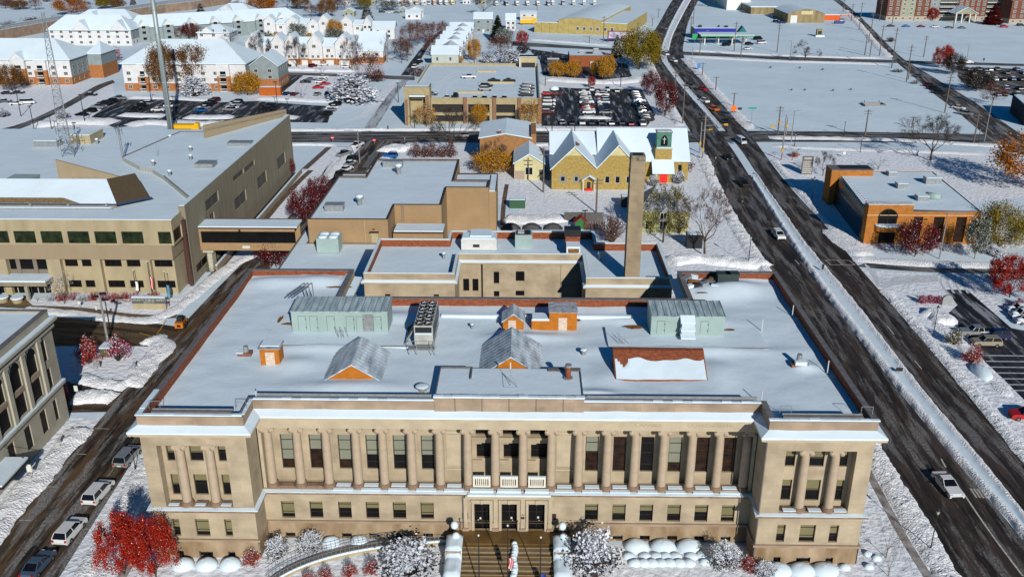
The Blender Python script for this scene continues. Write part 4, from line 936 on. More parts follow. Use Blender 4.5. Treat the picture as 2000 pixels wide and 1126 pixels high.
for k in range(7): y = 28.5-4.55*k; m.box(-68.998,-68.72,y-.45,y+.45,6.9,15.2); m.box(-68.998,-68.62,y-.6,y+.6,15.2,15.6)
m.build_each('pilaster', t, 12)
m = MB().mat(GST2); m.box(-69.3,-68.2,ye,33.8,16.7,17.1); m.box(-120,-69.3,33.01,33.8,16.7,17.1); m.box(-69,-68.6,ye,33.3,15.7,16.1)
for k in range(50): y = 33-.72*k; m.box(-68.99,-68.6,y-.2,y+.2,16.25,16.65)
m.build('cornice', t)
m = MB().mat(GST2); m.box(-68.998,-68.55,ye,33.2,6.3,6.75); m.mat(SNOW).box(-68.95,-68.5,ye,33.2,6.753,6.95); m.box(-69.2,-68.25,ye,33.7,17.103,17.3); m.build('string_course', t)
m = MB().mat(SNOW); m.box(-119.8,-69.62,ye,32.48,17.0,18.1); m.build('roof', t)
m = MB().mat(COPING); m.box(-69.7,-68.95,ye,33.05,18.403,18.52); m.box(-120,-69.7,32.45,33.05,18.403,18.52); m.build('coping', t)
for y0, y1 in ((8.5,15.5),(19.2,24.4)):
 if y0 > 16: continue
 m = MB().mat(DARKM); m.box(-69,-65.8,y0,y1,3.6,3.95); m.mat(SNOW).box(-69,-65.9,y0+.1,y1-.1,3.953,4.2); m.mat(DARKM)
 for y in (y0+.4,y1-.4): m.tube((-66,y,3.95),(-69,y,6.3),.04,.04,4)
 m.build('entrance_canopy', t)
# ---------------------------------------------------------------- other buildings
F1, F2_, F3_, F4_, F5_, F6_, F7_, F8_ = [K(o, 0, 7.692) for o in (0,230,460,700,940,1300,1740,1480)]
def hgt(px, by, ty):
 """height of an upright whose foot is at (px,by) and head at row ty"""
 b = g(px, by); lo, hi = 0.0, 100.0
 for _ in range(40):
  m = (lo+hi)/2; d = Vector((b.x, b.y, m))-CAM
  if 563-FPX*d.dot(UP)/d.dot(FW) > ty: lo = m
  else: hi = m
 return lo
YB = mat('yellow_brick', (.42,.30,.09), .85, .12, 1.5, .01, 6, brick=(.5,.2,.02,.2)); CREAM = mat('cream_siding', (.55,.50,.27), .7, .06, .5, brick=(6,.22,.02,.08))
WSID = mat('white_siding', (.62,.63,.64), .7, .05, .5, brick=(8,.3,.015,.06)); GSID = mat('grey_siding', (.24,.29,.30), .7, .08, .5, brick=(6,.25,.02,.08))
OBR = mat('salmon_brick', (.42,.17,.06), .85, .12, 1, brick=(.5,.2,.02,.2)); RB = mat('brick_red_brown', (.20,.075,.05), .85, .12, 1.2, brick=(.5,.2,.02,.2)); SAGE = mat('sage_siding', (.30,.31,.22), .7, .08, .5, brick=(6,.25,.02,.08))
BRO = mat('bank_orange_brick', (.42,.16,.03), .85, .10, .8, .01, 6, brick=(.5,.17,.012,.10)); GREEN = mat('weathered_copper', (.07,.20,.15), .6, .2, 1); CRM = mat('cream_stucco', (.45,.37,.21), .85, .07, .6)
def flatwin(t, axis, c, a0, a1, z0, z1, glass=GLASSD, fr=WHITEP, s=-1, fw=.12, name='window'):
 """window set just proud of a far wall; axis 'y' = wall facing along y at y=c"""
 m = MB()
 def b(p, q, r, u, d): 
  if axis == 'y': m.box(p, q, c+s*d, c+s*.002, r, u)
  else: m.box(c+s*.002, c+s*d, p, q, r, u)
 m.mat(fr); b(a0-fw, a1+fw, z0-fw, z1+fw, .05); m.mat(glass)
 if axis == 'y': m.box(a0, a1, c+s*.07, c+s*.052, z0, z1); m.mat(fr).box((a0+a1)/2-.04,(a0+a1)/2+.04,c+s*.08,c+s*.071,z0,z1)
 else: m.box(c+s*.052, c+s*.07, a0, a1, z0, z1); m.mat(fr).box(c+s*.071,c+s*.08,(a0+a1)/2-.04,(a0+a1)/2+.04,z0,z1)
 return m.build(name, t)
def roofshape(t, x0, x1, y0, y1, ze, zr, kind, ov=.4, m_=SNOW, th=.3, name='roof', wallm=None):
 """kind: 'x' ridge along x, 'y' ridge along y, 'h' hipped along x, 'v' hipped along y"""
 m = MB().mat(m_); X0, X1, Y0, Y1 = x0-ov, x1+ov, y0-ov, y1+ov; xm, ym = (x0+x1)/2, (y0+y1)/2
 if kind in 'xh':
  k = (ym-Y0)*.9 if kind == 'h' else 0; A, B = (X0+k, ym, zr), (X1-k, ym, zr)
  V = [(X0,Y0,ze),(X1,Y0,ze),(X1,Y1,ze),(X0,Y1,ze),A,B]; F = [(0,1,5,4),(2,3,4,5),(1,2,5),(3,0,4)] if kind == 'h' else [(0,1,5,4),(2,3,4,5)]
 else:
  k = (xm-X0)*.9 if kind == 'v' else 0; A, B = (xm, Y0+k, zr), (xm, Y1-k, zr)
  V = [(X0,Y0,ze),(X1,Y0,ze),(X1,Y1,ze),(X0,Y1,ze),A,B]; F = [(1,2,5,4),(3,0,4,5),(0,1,4),(2,3,5)] if kind == 'v' else [(1,2,5,4),(3,0,4,5)]
 V2 = [(x,y,z+th) for x, y, z in V]; m.idx(V2, F)
 m.mat(COPING if m_ is SNOW else m_); n = len(V); m.idx(V, [tuple(reversed(f)) for f in F])
 m.mat(m_)
 E = [(0,1),(1,2),(2,3),(3,0)] if kind in 'hv' else ([(0,1),(2,3),(1,5),(5,2),(3,4),(4,0)] if kind == 'x' else [(1,2),(3,0),(0,4),(4,1),(2,5),(5,3)])
 for a, b in E: m.idx([V[a],V[b],V2[b],V2[a]], [(0,1,2,3)])
 r = m.build(name, t)
 if kind in 'xy':
  m = MB().mat(wallm or WSID)
  if kind == 'y':
   for y, f in ((y0,(0,1,2)),(y1,(1,0,2))): m.idx([(x0,y,ze),(x1,y,ze),(xm,y,zr-.02)], [f])
  else:
   for x, f in ((x0,(1,0,2)),(x1,(0,1,2))): m.idx([(x,y0,ze),(x,y1,ze),(x,ym,zr-.02)], [f])
  m.build('gable', t)
 return r
def house(name, label, cat, x0, x1, y0, y1, ze, zr, kind, wall=WSID, wins=(), group=None, low=None, roofm=SNOW, door=None, chim=None, wm=GLASSD, z0=0, east=False):
 t = thing(name, label, cat, ((x0+x1)/2, (y0+y1)/2, z0), 0, group); m = MB()
 if low: m.mat(low[1]).box(x0-.03, x1+.03, y0-.03, y1+.03, z0, low[0]); m.mat(wall).box(x0, x1, y0, y1, low[0]+.002, ze)
 else: m.mat(wall).box(x0, x1, y0, y1, z0, ze)
 m.build('wall', t); roofshape(t, x0, x1, y0, y1, ze, zr, kind, m_=roofm, wallm=wall)
 for a, b, c, d in wins: flatwin(t, 'y', y0-.03, x0+a, x0+b, c, d, wm)
 if east:
  for a in range(int((y1-y0)/3.5)):
   for z in (1.2, ze-2.4): flatwin(t, 'x', x1+.03, y0+1.5+3.5*a, y0+2.6+3.5*a, z, z+1.3, wm, WHITEP, 1)
 if door: m = MB().mat(door[4]); m.box(x0+door[0], x0+door[1], y0-.10, y0-.04, door[2], door[3]); m.build('door', t)
 if chim: m = MB().mat(BRICK); m.box(chim[0]-.4, chim[0]+.4, chim[1]-.4, chim[1]+.4, ze-1, zr+1.0); m.mat(SNOW).box(chim[0]-.38,chim[0]+.38,chim[1]-.38,chim[1]+.38,zr+1.001,zr+1.15); m.build('chimney', t)
 return t
# church
t = thing('yellow_brick_church', 'yellow brick church with twin front gables, a long snowy nave roof and a green belfry', 'church', (28,170,0)); chu = t
m = MB().mat(YB)
hs1 = [(2.1,4.2,1.9,4.2),(6.0,7.9,1.9,4.2)]; F = facade(m, (9.4,161.7), (22.0,161.7), 0, 6, hs1, .2)
hs2 = [(2.4,3.8,1.8,3.9),(5.3,6.7,1.8,3.9),(8.4,9.7,1.8,3.9)]; G_ = facade(m, (22.0,161.7), (34,161.7), 0, 6, hs2, .2)
facade(m, (34,161.7), (34,172), 0, 6, []); ha = [(1.5,3.0,1.0,5.0),(10.5,11.4,1,4.6),(12.5,13.6,1,4.6)]; H_ = facade(m, (34,172), (49.5,172), 0, 6, ha, .2); facade(m, (49.5,172), (49.5,190), 0, 6, []); facade(m, (49.5,190), (9.4,190), 0, 6, []); facade(m, (9.4,190), (9.4,161.7), 0, 6, [])
m.build('wall', t); SG = mat('grey_stone_surround', (.25,.26,.24), .8)
panes(t, F, hs1, GLASSD, SG, .2, 1, fw=.55); panes(t, G_, hs2, GLASSD, WHITEP, .2, 1, fw=.12); panes(t, H_, ha, GLASSD, SG, .2, 1)
m = MB().mat(YB); 
for xa, xb, xm, zr in ((9.4,22.0,15.7,12.2),(22.0,34,27.95,12.7)):
 k = (9.8-6)/(zr-6); m.mat(YB).idx([(xa,161.7,6),(xb,161.7,6),(xb+(xm-xb)*k,161.7,9.8),(xa+(xm-xa)*k,161.7,9.8)], [(0,1,2,3)]); m.mat(CREAM).idx([(xa+(xm-xa)*k,161.68,9.8),(xb+(xm-xb)*k,161.68,9.8),(xm,161.68,zr)], [(0,1,2)])
m.build('gable', t)
GSH = mat('snow_thin_on_shingle', (.46,.50,.55), .8, .3, .5, .02, 3, col2=(.64,.69,.75))
m = MB().mat(SNOW)
def slab(m, pts, th=.3): 
 q = [(x,y,z+th) for x, y, z in pts]; n = len(pts); m.idx(list(pts)+q, [tuple(range(n,2*n)), tuple(reversed(range(n)))]+[(i,(i+1)%n,n+(i+1)%n,n+i) for i in range(n)])
slab(m, [(8.9,161.2,5.6),(15.7,161.2,12.2),(15.7,183,12.2),(8.9,177,5.6)]); slab(m, [(15.7,161.2,12.2),(22.0,161.2,6.1),(22.0,177,6.1),(15.7,183,12.2)])
slab(m, [(22.0,161.2,6.1),(27.95,161.2,12.7),(27.95,181,12.7),(22.0,175,6.1)]); slab(m, [(27.95,161.2,12.7),(34.5,161.2,5.7),(34.5,172,5.7),(27.95,181,12.7)])
slab(m, [(23,171.4,5.6),(49.9,171.4,5.6),(49.9,181,13.1),(23,181,13.1)]); slab(m, [(49.9,190.5,5.6),(23,190.5,5.6),(23,181,13.1),(49.9,181,13.1)])
slab(m, [(9.0,174,7),(23,174,7),(23,182,11.9),(9.0,182,11.9)]); slab(m, [(23,190.5,5.6),(9.0,190.5,5.6),(9.0,182,11.9),(23,182,11.9)])
m.build('roof', t); m = MB().mat(YB); m.idx([(49.5,172,6),(49.5,190,6),(49.5,181,13)], [(0,1,2)]); m.idx([(9.4,190,6),(9.4,174,6),(9.4,182,11.8)], [(0,1,2)]); m.build('end_gable', t)
m = MB().mat(BARE); m.idx([(16.1,163,12.35),(17.3,168,11.2),(17.6,171,10.9),(16.3,169,12.15)], [(0,1,2,3)]); m.build('bare_roof_patch', t)
m = MB().mat(YB); m.box(39.3,44.5,169,173,0,3.4); m.box(39.6,44.4,171.5,175.5,3.4,9.6); m.build('tower', t)
m = MB().mat(SNOW); slab(m, [(38.6,168,2.9),(45.0,168,2.9),(45.0,171.5,6.0),(38.6,171.5,6.0)], .25); m.build('porch_roof', t)
m = MB().mat(mat('red_door', (.75,.02,.015), .4, .03)); m.box(40.9,43.1,168.9,168.995,0,2.7); m.build('door', t)
m = MB().mat(GREEN); m.box(39.9,44.1,171.8,175.2,9.6,14.0); m.mat(SNOW).box(39.8,44.2,171.0,171.8,9.6,9.9); m.mat(GREEN).box(39.7,44.3,171.6,175.4,14.0,14.25); m.mat(SNOWD).box(39.9,44.1,171.8,175.2,14.252,14.4)
m.mat(GLASSD); n = 8; m.face([(41.0,171.78,10.2),(43.0,171.78,10.2)]+[(42+1.0*math.cos(math.pi*i/n)*(1-.3*math.sin(math.pi*i/n)),171.78,12.0+1.4*math.sin(math.pi*i/n)) for i in range(n+1)])
m.mat(WHITEP).box(41.93,42.07,171.7,171.77,10.8,12.8); m.box(41.5,42.5,171.69,171.75,12.1,12.25); m.build('belfry', t)
m = MB().mat(WHITEP); m.box(18.2,18.4,160.0,160.2,0,3); m.box(21.4,21.6,160.0,160.2,0,3); m.mat(SNOW); slab(m, [(17.8,159.7,3.0),(19.9,159.7,4.3),(19.9,161.65,4.3),(17.8,161.65,3.0)], .2); slab(m, [(19.9,159.7,4.3),(22,159.7,3.0),(22,161.65,3.0),(19.9,161.65,4.3)], .2)
m.mat(DARKM).box(19.4,20.4,161.6,161.68,0,2.2); m.mat(MATS['red_door']).box(18.9,20.9,160.2,160.9,0,.6); m.build('side_porch', t)
house('yellow_cottage', 'small pale yellow cottage with a snowy gable roof west of the church', 'house', -1.3, 7.3, 172, 188, 4.6, 7.5, 'y', CREAM, [(3.3,5.3,1.5,3.6),(7.3,8.3,1.5,3)], None, None, SNOW, (.2,3.0,0,2.6,mat('weathered_door', (.36,.28,.2), .7)))
t = house('brick_shop', 'orange-tan brick building with a low snowy roof and small chimneys beside the cross street', 'building', -12.2, 3.6, 189, 211, 8.2, 9.6, 'y', mat('tan_orange_brick', (.36,.18,.07), .85, .1, 1, brick=(.5,.2,.02,.15)), [], None, None, SNOW, None, (-6,189.8))
m = MB().mat(MATS['tan_orange_brick']); m.box(3.6,5.2,189,205,0,9.6); m.build('side_wall', t)
t = house('steep_roofed_house', 'cream house with a steep dark shingled roof half hidden by trees beside the road', 'house', 30, 42, 124, 134, 5.6, 10.6, 'h', mat('olive_cream', (.33,.32,.14), .8), [(1.5,3,1,3),(5,6.5,1,3),(9,10.5,1,3),(5,6.5,3.6,5.1)], None, None, SHNG)
# bank
t = thing('orange_brick_bank', 'orange brick bank with an arched window, dark glazed west side and flat snowy roof', 'bank', (96,135,0))
m = MB().mat(BRO); hb = [(11.0,13.1,1.0,6.7),(15.7,18.2,.4,6.7),(21.0,23.4,.4,6.7)]
F = facade(m, (82.5,117), (109,117), 0, 8.0, hb+[(3.4,7.2,.05,3.3)], .4); facade(m, (109,117), (112,153), 0, 8, []); facade(m, (112,153), (85.3,153), 0, 8, []); facade(m, (85.3,153), (82.5,117), 0, 1.2, [])
facade(m, (82.5,117), (93,117), 8, 9.6, []); facade(m, (93,117), (93,119.4), 8, 9.6, []); facade(m, (82.5,119.4), (82.5,117), 1.2, 9.6, []); m.box(82.6,92.9,119,119.4,7.5,9.59); m.box(82.55,83.0,117.1,119.3,7.6,9.58)
m.build('wall', t)
for h in hb: window(t, F, h[0], h[1], h[2], h[3], .4, GLASSB, FRAME, None, 0, 1, (3.6,), .08)
m = MB().mat(GLASSD); m.box(85.9,89.7,117.42,117.5,0,3.3); m.build('entrance', t)
m = MB().mat(GLASSD); n = 12; c = [(87.35-2.25*math.cos(math.pi*i/n), 6.4+2.15*math.sin(math.pi*i/n)) for i in range(n+1)]; m.face([(85.1,116.97,4.9),(89.6,116.97,4.9)]+[(a,116.97,b) for a, b in reversed(c)])
m.mat(FRAME)
for i in range(n): (a,b),(e_,f_) = c[i], c[i+1]; m.tube((a,116.93,b),(e_,116.93,f_),.12,.12,4)
m.tube((85.1,116.93,6.4),(89.6,116.93,6.4),.07,.07,4); m.tube((87.35,116.93,4.9),(87.35,116.93,8.5),.07,.07,4); m.build('arched_window', t)
m = MB().mat(BRO); n = 10; pts = [(87.6+3.0*math.cos(math.pi+math.pi*i/n), 117-1.9*math.sin(math.pi*i/n)) for i in range(n+1)]; m.prism(pts, 3.4, 4.6); m.mat(SNOW).prism([(87.6+(x-87.6)*1.05, 116.99+(y-117)*1.07) for x, y in pts], 4.6, 4.95); m.build('entrance_canopy', t)
m = MB().mat(mat('pale_string', (.66,.45,.28), .8)); m.box(82.4,109.05,116.92,116.985,7.0,7.15); m.build('string_course', t)
m = MB().mat(SNOW); m.face([(83,119.4,7.95),(108.7,117.4,7.95),(111.6,152.6,7.95),(86.5,152.6,7.95)]); m.mat(COPING); m.box(93,109.1,116.9,117.35,8.0,8.12); m.mat(SNOWD).box(82.4,93.1,116.9,119.5,9.6,9.75); m.build('roof', t)
m = MB().mat(mat('dark_glazing', (.02,.022,.028), .2, .3, .6, spec=.6))
k = 14
for i in range(8):       # curved glazed west flank
 a0, a1 = math.pi/2*i/8, math.pi/2*(i+1)/8; f = lambda a, y: (84.6+(y-119.4)*.075-1.9*math.cos(a)+0.0, y, 4.6+3.4*math.sin(a))
 m.idx([f(a0,119.5),f(a0,149),f(a1,149),f(a1,119.5)], [(0,1,2,3)])
m.idx([(82.7,119.5,0),(84.9,149,0),(84.9,149,4.6),(82.7,119.5,4.6)], [(0,1,2,3)]); m.mat(SNOWD)
for i in range(20):
 y = 120.5+1.42*i; 
 for j in range(4, 8): a0, a1 = math.pi/2*j/8, math.pi/2*(j+1)/8; f = lambda a: Vector((84.6+(y-119.4)*.075-2.0*math.cos(a), y, 4.6+3.45*math.sin(a))); m.tube(f(a0), f(a1), .16, .16, 4)
m.build('glazed_flank', t)
m = MB().mat(BRO); m.box(83.3,94.3,148.2,153.2,0,9.5); m.mat(COPING).box(83.2,94.4,148.1,153.3,9.502,9.65); m.mat(DARKM).box(86,94,149,152.6,9.652,9.8); m.build('stair_block', t)
for i, (px, py, sx, sy, h, lb) in enumerate(((1741,342,2.2,2.0,1.0,'square vent box nearest the stair block on the bank roof'),(1820,357,4,2.2,1.5,'large grey air unit on the east side of the bank roof'),(1760,366,2.6,2.2,1.2,'square vent box in the middle of the bank roof'),(1800,390,2.8,2.2,1.1,'square vent box towards the front of the bank roof'))):
 p = g(px, py, 8); vent_box(p.x, p.y, 8.0, sx, sy, h, lb, METAL)
p = g(1822,388,8); t2 = thing('ribbed_duct', 'pale blue ribbed duct drum on the bank roof', 'duct', (p.x,p.y,8)); m = MB().mat(PALEG); m.s = True; m.tube((p.x-1.6,p.y+.8,8.6),(p.x+1.4,p.y-1,8.6),.9,.9,14); m.build('drum', t2)
# parking garage
t = thing('parking_garage', 'tan two-level parking garage with a tall entrance tower and a snowy open roof deck', 'parking garage', (-18,285,0))
GT = mat('garage_concrete', (.36,.30,.17), .85, .08, .6); GBR = mat('garage_brick', (.24,.13,.08), .85, .1, 1)
m = MB().mat(GT); hg = [(9.3,21.0,3.9,7.0),(22.6,30.5,3.9,7.0),(31.8,40.0,3.9,7.0),(41.3,48.2,3.9,7),(9.3,21.0,.6,2.9),(22.6,30.5,.6,2.9),(31.8,40,.6,2.9)]
facade(m, (-42,248.5), (7,248.5), 0, 9.4, hg, 1.2); facade(m, (7,248.5), (7,331), 0, 9.4, []); facade(m, (7,331), (-42,331), 0, 9.4, []); facade(m, (-42,331), (-42,248.5), 0, 9.4, [(5+12*i,15+12*i,4,7) for i in range(6)], .8)
m.box(-41.9,-41.6,249,330.9,8.2,9.39); m.box(6.6,6.9,249,330.9,8.2,9.39); m.box(-41.5,6.5,330.5,330.9,8.2,9.38); m.box(-33,6.5,248.6,248.9,8.2,9.38); m.build('wall', t)
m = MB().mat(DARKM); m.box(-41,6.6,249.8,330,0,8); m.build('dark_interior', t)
m = MB().mat(SNOW); m.face([(-41.6,248.9,8.3),(6.6,248.9,8.3),(6.6,330.5,8.3),(-41.6,330.5,8.3)]); m.box(-41.98,-41.62,250,331,9.4,9.55); m.build('roof_deck', t)
m = MB().mat(GBR)
for x in (-21.0,-10.2,-1.0,6.5): m.box(x-.1,x+1.2,247.9,248.48,0,9.6)
m.build_each('brick_pier', t, 6)
m = MB().mat(GT); m.box(-42.3,-40.6,244.4,251,0,14); m.box(-34.6,-33.0,244.4,251,0,14); m.box(-40.6,-34.6,244.4,251,11.2,13.99); m.box(-40.6,-34.6,249.5,250.9,0,11.2); m.mat(COPING).box(-42.4,-32.9,244.3,251.1,14.003,14.2); m.mat(SNOW).box(-42,-33.3,244.7,250.7,14.203,14.35); m.mat(SNOW).box(-40.5,-34.7,243.6,244.38,10.6,11.1)
m.mat(GLASSD).box(-40.6,-34.6,248.9,249.4,0,11.2); m.build('entrance_tower', t)
m = MB().mat(GBR); m.box(-42.0,-41.2,244.1,244.39,0,9.5); m.box(-34.2,-33.4,244.1,244.39,0,11); m.build_each('brick_strip', t, 6)
m = MB().mat(CRM); m.box(-.8,6.4,326,330.4,8.4,12.8); m.mat(DARKM).box(-.2,5.8,325.8,325.99,8.4,10.4); m.mat(WHITEP).box(-1.2,-.81,325.5,330.4,8.4,13.0); m.box(-1.2,6.8,325.5,330.5,12.803,13.1); m.mat(DARKM).box(-1.1,6.7,325.6,330.4,13.1,13.15); m.build('stair_head', t)
# ground floor ramp tracks are snow; low kerb islands on the deck
for i, (px, py, sx) in enumerate(((920,182,10),(970,163,14),(950,141,8))):
 p = g(px, py, 8.3); m = MB().mat(CRM); m.box(p.x-sx/2,p.x+sx/2,p.y-.4,p.y+.4,8.302,9.0); m.build('ramp_wall', t)
# small brick restaurant
t = thing('brown_brick_restaurant', 'low red-brown brick restaurant with rooftop units behind the orange trees', 'building', (33,389,0))
m = MB().mat(mat('rust_brick', (.26,.075,.025), .85, .1, 1)); m.box(23.5,40.5,382,400,0,5.4); m.build('wall', t); m = MB().mat(SNOW); m.box(23.6,40.4,382.1,399.9,5.402,5.6); m.mat(COPING).box(23.4,40.6,381.9,382.09,5.3,5.6); m.build('roof', t)
m = MB().mat(WHITEP); m.box(34,37.5,381,381.99,0,2.8); m.mat(DARKM).box(34.3,37.2,380.9,380.99,0,2.0); m.build('entrance', t); m = MB().mat(DARKM); m.box(28,29.2,381.9,381.99,1,2.4); m.build('window', t)
p = g(1123,111,5.6)
vent_box(34,388,5.6,3,2,1.2,'dark rooftop unit on the restaurant beside the parking garage',DARKM); vent_box(30,390,5.6,2.4,2,1.1,'pale rooftop unit on the west half of the restaurant roof',METAL); vent_box(37.5,394,5.6,2.6,2,1.6,'tall grey rooftop unit on the east half of the restaurant roof',METAL)
vent_box(15.5,388,0,6,4,3.0,'small snow-capped shed just west of the restaurant',mat('shed_dark',(.07,.06,.06),.8),True,'shed','shed')
# warehouse (turned off the street grid)
t = thing('yellow_warehouse', 'long yellow brick warehouse with a raised curved centre bay and snowy roof', 'warehouse', (6.8,520.5,0), R(-16.2))
YW = mat('yellow_block', (.42,.33,.12), .85, .10, .4, brick=(1,.4,.02,.08)); m = MB().mat(YW)
m.box(0,16,0,75,0,6.4); m.box(44,60,0,75,0,7.4); m.box(16,44,-.3,100,0,8.6)
n = 10; top = [(16+28*i/n, 8.6+1.4*math.sin(math.pi*i/n)) for i in range(n+1)]
m.face([(x,-.3,z) for x, z in [(16,8.6)]+top+[(44,8.6)]][1:-1]); m.build('wall', t, world=False)
m = MB().mat(SNOW)
for i in range(n): (a,b),(c_,d_) = top[i], top[i+1]; m.face([(a,-.5,b),(c_,-.5,d_),(c_,100,d_),(a,100,b)])
m.box(0,16,.1,75,6.402,6.7); slab(m, [(44,-.1,7.4),(60,-.1,7.2),(60,75,7.2),(44,75,7.4)], .25); m.build('roof', t, world=False)
for i in range(6):
 w_ = MB().mat(WHITEP); x = 27.5+4.3*i+(.6 if i > 3 else 0); y = -.33 if x < 43 else -.03; w_.box(x,x+2.0,y-.06,y,2.4,4.6); w_.mat(LV).box(x+.2,x+1.8,y-.09,y-.061,2.6,4.4); w_.build('window', t, world=False)
m = MB().mat(mat('pier_yellow',(.50,.37,.12),.85))
for x in (5.3,10.7,16.0,22.8,31,37,43.6): m.box(x-.15,x+.15,-.5,-.31 if 16 <= x <= 44 else -.01,0,8.4 if 16 < x < 44 else 6.3)
m.build('pilaster', t, world=False)
p = T3(745,330); t = thing('billboard', 'maroon-framed poster hoarding facing the road near the warehouse', 'billboard', (p.x,p.y,0)); hh = hgt(1186,82.5,61)
m = MB().mat(mat('maroon_frame',(.16,.01,.03),.5)); m.box(p.x,p.x+13,p.y,p.y+.5,hh-4.6,hh); m.box(p.x+.2,p.x+.7,p.y+.1,p.y+.4,0,hh-4.6); m.box(p.x+12,p.x+12.5,p.y+.1,p.y+.4,0,hh-4.6); m.build('frame', t)
m = MB().mat(mat('poster',(.45,.42,.50),.6,.3,.4,col2=(.20,.16,.24))); m.box(p.x+.6,p.x+12.4,p.y-.05,p.y-.003,hh-4.2,hh-.4); m.build('poster', t)
# apartment blocks at the left
def balcony(t, x, y, z, w_=3.6, d=1.2):
 m = MB().mat(WHITEP); m.box(x-w_/2,x+w_/2,y-d,y-.01,z-.25,z); m.box(x-w_/2,x+w_/2,y-d,y-d+.08,z+.9,z+1.0)
 for k in range(8): xx = x-w_/2+w_*k/7; m.box(xx-.03,xx+.03,y-d,y-d+.06,z,z+.9)
 m.mat(SNOW).box(x-w_/2,x+w_/2,y-d-.02,y-d+.1,z+1.0,z+1.08); m.mat(GLASSD).box(x-w_/2+.3,x+w_/2-.3,y-.05,y-.012,z+.05,z+2.2); m.build('balcony', t)
def apartment(label, x0, x1, y0, y1, ze=9.3, zr=15, bays=(), gables=(), kind='h', group='apartment blocks', east=True, lo=OBR):
 t = thing('apartment_block', label, 'apartment block', ((x0+x1)/2,(y0+y1)/2,0), 0, group)
 m = MB().mat(lo); m.box(x0-.03,x1+.03,y0-.03,y1+.03,0,3.3); m.mat(WSID).box(x0,x1,y0,y1,3.302,ze)
 m.build('wall', t)
 e = MB().mat(GSID); e.box(x1+.002,x1+.06,y0+.3,y1-.3,3.35,ze-.1); e.build('side_cladding', t)
 roofshape(t, x0, x1, y0, y1, ze, zr, kind, .7)
 for (a, w_, br) in bays:
  m = MB().mat(OBR); m.box(a-w_/2,a+w_/2,y0-1.6,y0-.03,0,br); m.mat(WSID).box(a-w_/2,a+w_/2,y0-1.6,y0-.01,br+.002,ze); m.build('bay', t)
  for z in (.3,3.4,6.4): balcony(t, a, y0-1.61, z+.1, w_*.55)
 for (a, w_, z) in gables:
  m = MB().mat(WSID); m.idx([(a-w_/2,y0-1.62,ze),(a+w_/2,y0-1.62,ze),(a,y0-1.62,z)], [(0,1,2)]); m.mat(SNOW)
  slab(m, [(a-w_/2-.4,y0-2,ze-.3),(a,y0-2,z),(a,(y0+y1)/2,z),(a-w_/2-.4,y0+3,ze-.3)], .3); slab(m, [(a,y0-2,z),(a+w_/2+.4,y0-2,ze-.3),(a+w_/2+.4,y0+3,ze-.3),(a,(y0+y1)/2,z)], .3); m.build('gable', t)
 n = int((x1-x0)/5.2)
 for i in range(n):
  a = x0+2.4+(x1-x0-4.8)*i/max(1,n-1)
  if any(abs(a-b[0]) < b[1]/2+.8 for b in bays): continue
  for z in (1.1,4.3,7.0): flatwin(t, 'y', y0-.03, a-.8, a+.8, z, z+1.3, LV)
 if east:
  for i in range(int((y1-y0)/5)):
   for z in (1.1,4.3,7.0): flatwin(t, 'x', x1+.06, y0+2+5*i, y0+3.3+5*i, z, z+1.3, LV, WHITEP, 1)
 return t
a = apartment('white and brick apartment block farthest left, with two gabled balcony bays', -262, -203, 327, 352, 10.9, 18.5, [(-226,6.5,7.2),(-216,5.5,6.6),(-246,6,7)], [(-226,6.5,14.2)])
t = a; m = MB().mat(OBR); m.box(-202.9,-196.5,345,362,0,6.0); m.mat(GSID).box(-202.9,-196.5,345,362,6.002,11.0); m.build('end_wing', t)
m = MB().mat(SNOW); slab(m, [(-203.4,344.5,10.9),(-196,344.5,10.9),(-199.6,353.5,15.5),(-199.8,353.5,15.5)], .3); slab(m, [(-203.4,362.5,10.9),(-199.8,353.5,15.5),(-199.6,353.5,15.5),(-196,362.5,10.9)], .3); slab(m, [(-196,344.5,10.9),(-196,362.5,10.9),(-199.6,353.5,15.5)], .3); m.build('end_wing_roof', t)
apartment('white and brick apartment block behind the large rust coloured trees and the pole', -173, -119.5, 312, 340, 11.6, 20, [(-164,4.6,6.4),(-129,5.5,6.6)], [(-150,6,13)])
house('apartment_end_wing', 'grey sided gabled wing at the right end of the second apartment block', 'apartment block', -119.4, -107, 318, 336, 9.6, 14.5, 'y', GSID, [(2,3.4,4.5,5.8),(8,9.4,4.5,5.8),(2,3.4,7.2,8.5),(8,9.4,7.2,8.5)], None, (4.2,OBR), SNOW, None, None, GLASSD, 0, True)
p0, p1 = F1(400,800), F1(1950,700); apartment('long white apartment block in the second row, left of the pole', p0.x-2, p1.x, p1.y+4, p1.y+22, 8.5, 16, [], [(p0.x+18,10,14),(p0.x+40,10,14)], lo=WSID)
for q0, q1, y_, zz, lb in ((150,262,62,13,'white apartment block behind the second row, left of the monopole'),(385,440,62,11,'low white gabled block right of the monopole'),(425,492,44,12,'white apartment block behind the pair of bare trees'),(388,450,86,10,'white snow-roofed block just above the second apartment block')):
 a = g(q0, y_); b = g(q1, y_); apartment(lb, a.x, b.x, a.y, a.y+16, zz*.62, zz, [], [((a.x*2+b.x)/3,8,zz*.95)], lo=WSID, east=False)
p0 = F2_(200,650); t = thing('apartment_block', 'grey-sided apartment block running away at an angle with small dormer gables, behind the pole', 'apartment block', (p0.x,p0.y,0), R(32), 'apartment blocks')
